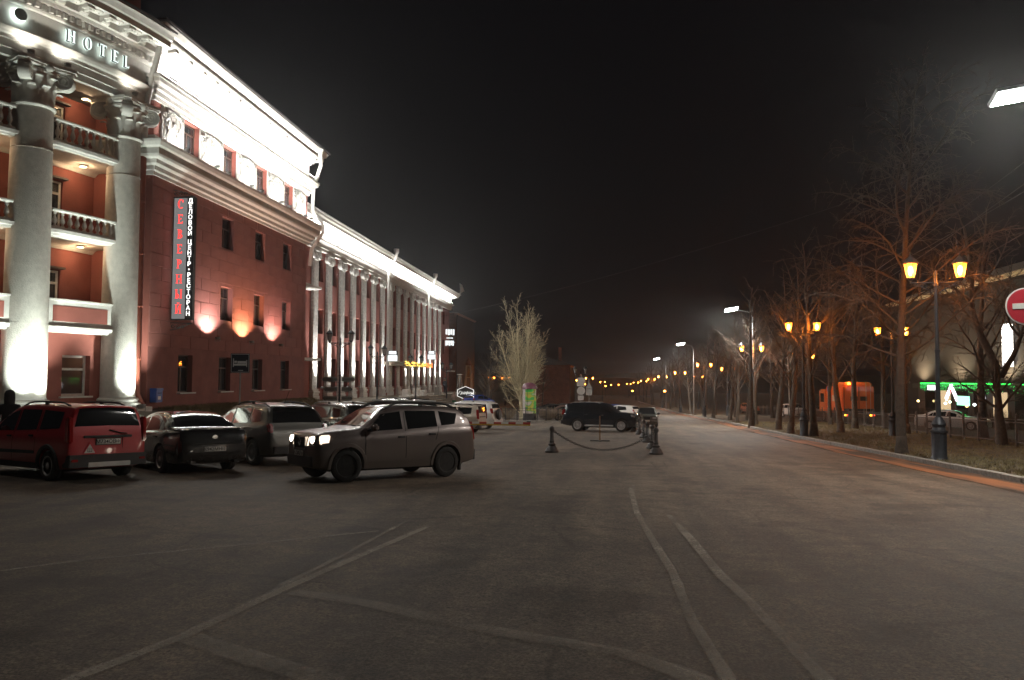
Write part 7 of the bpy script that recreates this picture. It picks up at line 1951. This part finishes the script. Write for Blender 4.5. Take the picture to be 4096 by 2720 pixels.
lt = thing('lattice_tower', 'small lit lattice tower in front of the dim reddish house', 'tower', (-23.0, 135, gz(135)))
for sx in (-1, 1):
    for sy in (-1, 1): MB().tube([(sx * .75, sy * .75, 0), (sx * .35, sy * .35, 7.5)], .07, 5).build('leg', M_HEAT, lt)
for z in (1.4, 3.4, 5.4, 7.4): q = .75 - .4 * z / 7.5; MB().tube([(-q, -q, z), (q, -q, z), (q, q, z), (-q, q, z), (-q, -q, z)], .04, 4).build('ring', M_HEAT, lt)
MB().lathe([(.5, 7.5), (.6, 7.7), (.0, 9.0)], 8).build('roof', M_BRICK, lt)
lamp('tower_lamp', 'POINT', 200, (1, .55, .22), lt, (0, 0, 2.2), size=.2); MB().lathe([(0, -.15), (.15, 0), (0, .15)], 10, (0, 0, 2.2)).build('lamp_globe', emit('tower_globe', (1, .6, .3), 10), lt)
block('far_house', 'very dim pale house at the far end of the street', -8, 26, 420, 440, gz(430), 2.5, M_BRICK, (-4.6,), '+X', hip=2)
# small far street lights where the road runs out
for i, (x, y, h) in enumerate([(-6, 300, 5.5), (2, 330, 5.0), (5, 380, 5.6), (9.5, 420, 5.6), (12, 300, 3.0), (16, 200, 3.2), (17.5, 230, 4.4)]):
    t = thing('far_lamp', 'tiny orange lamp in the far distance, %s from the left' % ORD[i], 'lamp', (x, y, gz(y)), 0, 'tiny far orange lamps')
    MB().tube([(0, 0, 0), (0, 0, h)], .07, 5).build('pole', M_IRON, t); MB().lathe([(0, -.2), (.25, -.1), (.28, .05), (.1, .22), (0, .25)], 10, (0, 0, h)).build('globe', emit('far_globe', (1, .3, .03), 30), t)
# overhead cables on the right and the long one over the street
cb = [((-24, 103, 9.5), (26, 60, 17.5), 1.0), ((11.6, 19.2, 8.2), (19, 90, 7.5), .8), ((11.7, 19.2, 7.7), (19.6, 90, 6.6), .8), ((11.5, 14, 6.9), (20, 80, 5.6), .7), ((14, 16, 9.0), (20, 90, 9.2), .9)]
cl_ = ['crossing the sky above the street', 'highest beside the white street light', 'second below the white street light', 'lowest running past the forked tree', 'outermost at the picture edge']
for (a, b_, s), n in zip(cb, cl_):
    A, B_ = Vector(a), Vector(b_)
    o = MB().tube([A.lerp(B_, i / 24) - Vector((0, 0, s * 4 * (i / 24) * (1 - i / 24))) for i in range(25)], .012, 4).build('overhead_cable', M_CLAD)
    tag(o, 'thin overhead cable, ' + n, 'cable', 'overhead cables')
# dark wooded slope closing the view
hb_ = MB()
for i in range(61):
    x = -420 + i * 15; h = 5 + 3.5 * noise.noise((x * .02, 1, 0)); hb_.v += [(x, 560, -14), (x, 585, h)]
for i in range(60): hb_.f.append([2 * i, 2 * i + 2, 2 * i + 3, 2 * i + 1]); hb_.m.append(0)
tag(hb_.build('far_hill', mat('far_wood', (.03, .025, .02), .95, var=.4, scale=.3), fix=False), kind='structure')

# the night air: a thin even mist that the lamps light up
hz = MB().box(-640, 640, -64, 905, -13, 21.0)
mh = bpy.data.materials.new('mist'); mh.use_nodes = True; nt = mh.node_tree; nt.nodes.clear()
ho = nt.nodes.new('ShaderNodeOutputMaterial'); pv = nt.nodes.new('ShaderNodeVolumePrincipled')
pv.inputs['Color'].default_value = (.9, .9, .9, 1); pv.inputs['Density'].default_value = 0.00052; pv.inputs['Anisotropy'].default_value = 0.76
nt.links.new(pv.outputs[0], ho.inputs['Volume'])
tag(hz.build('haze', mh), 'thin night mist over the whole street', 'haze', kind='stuff')
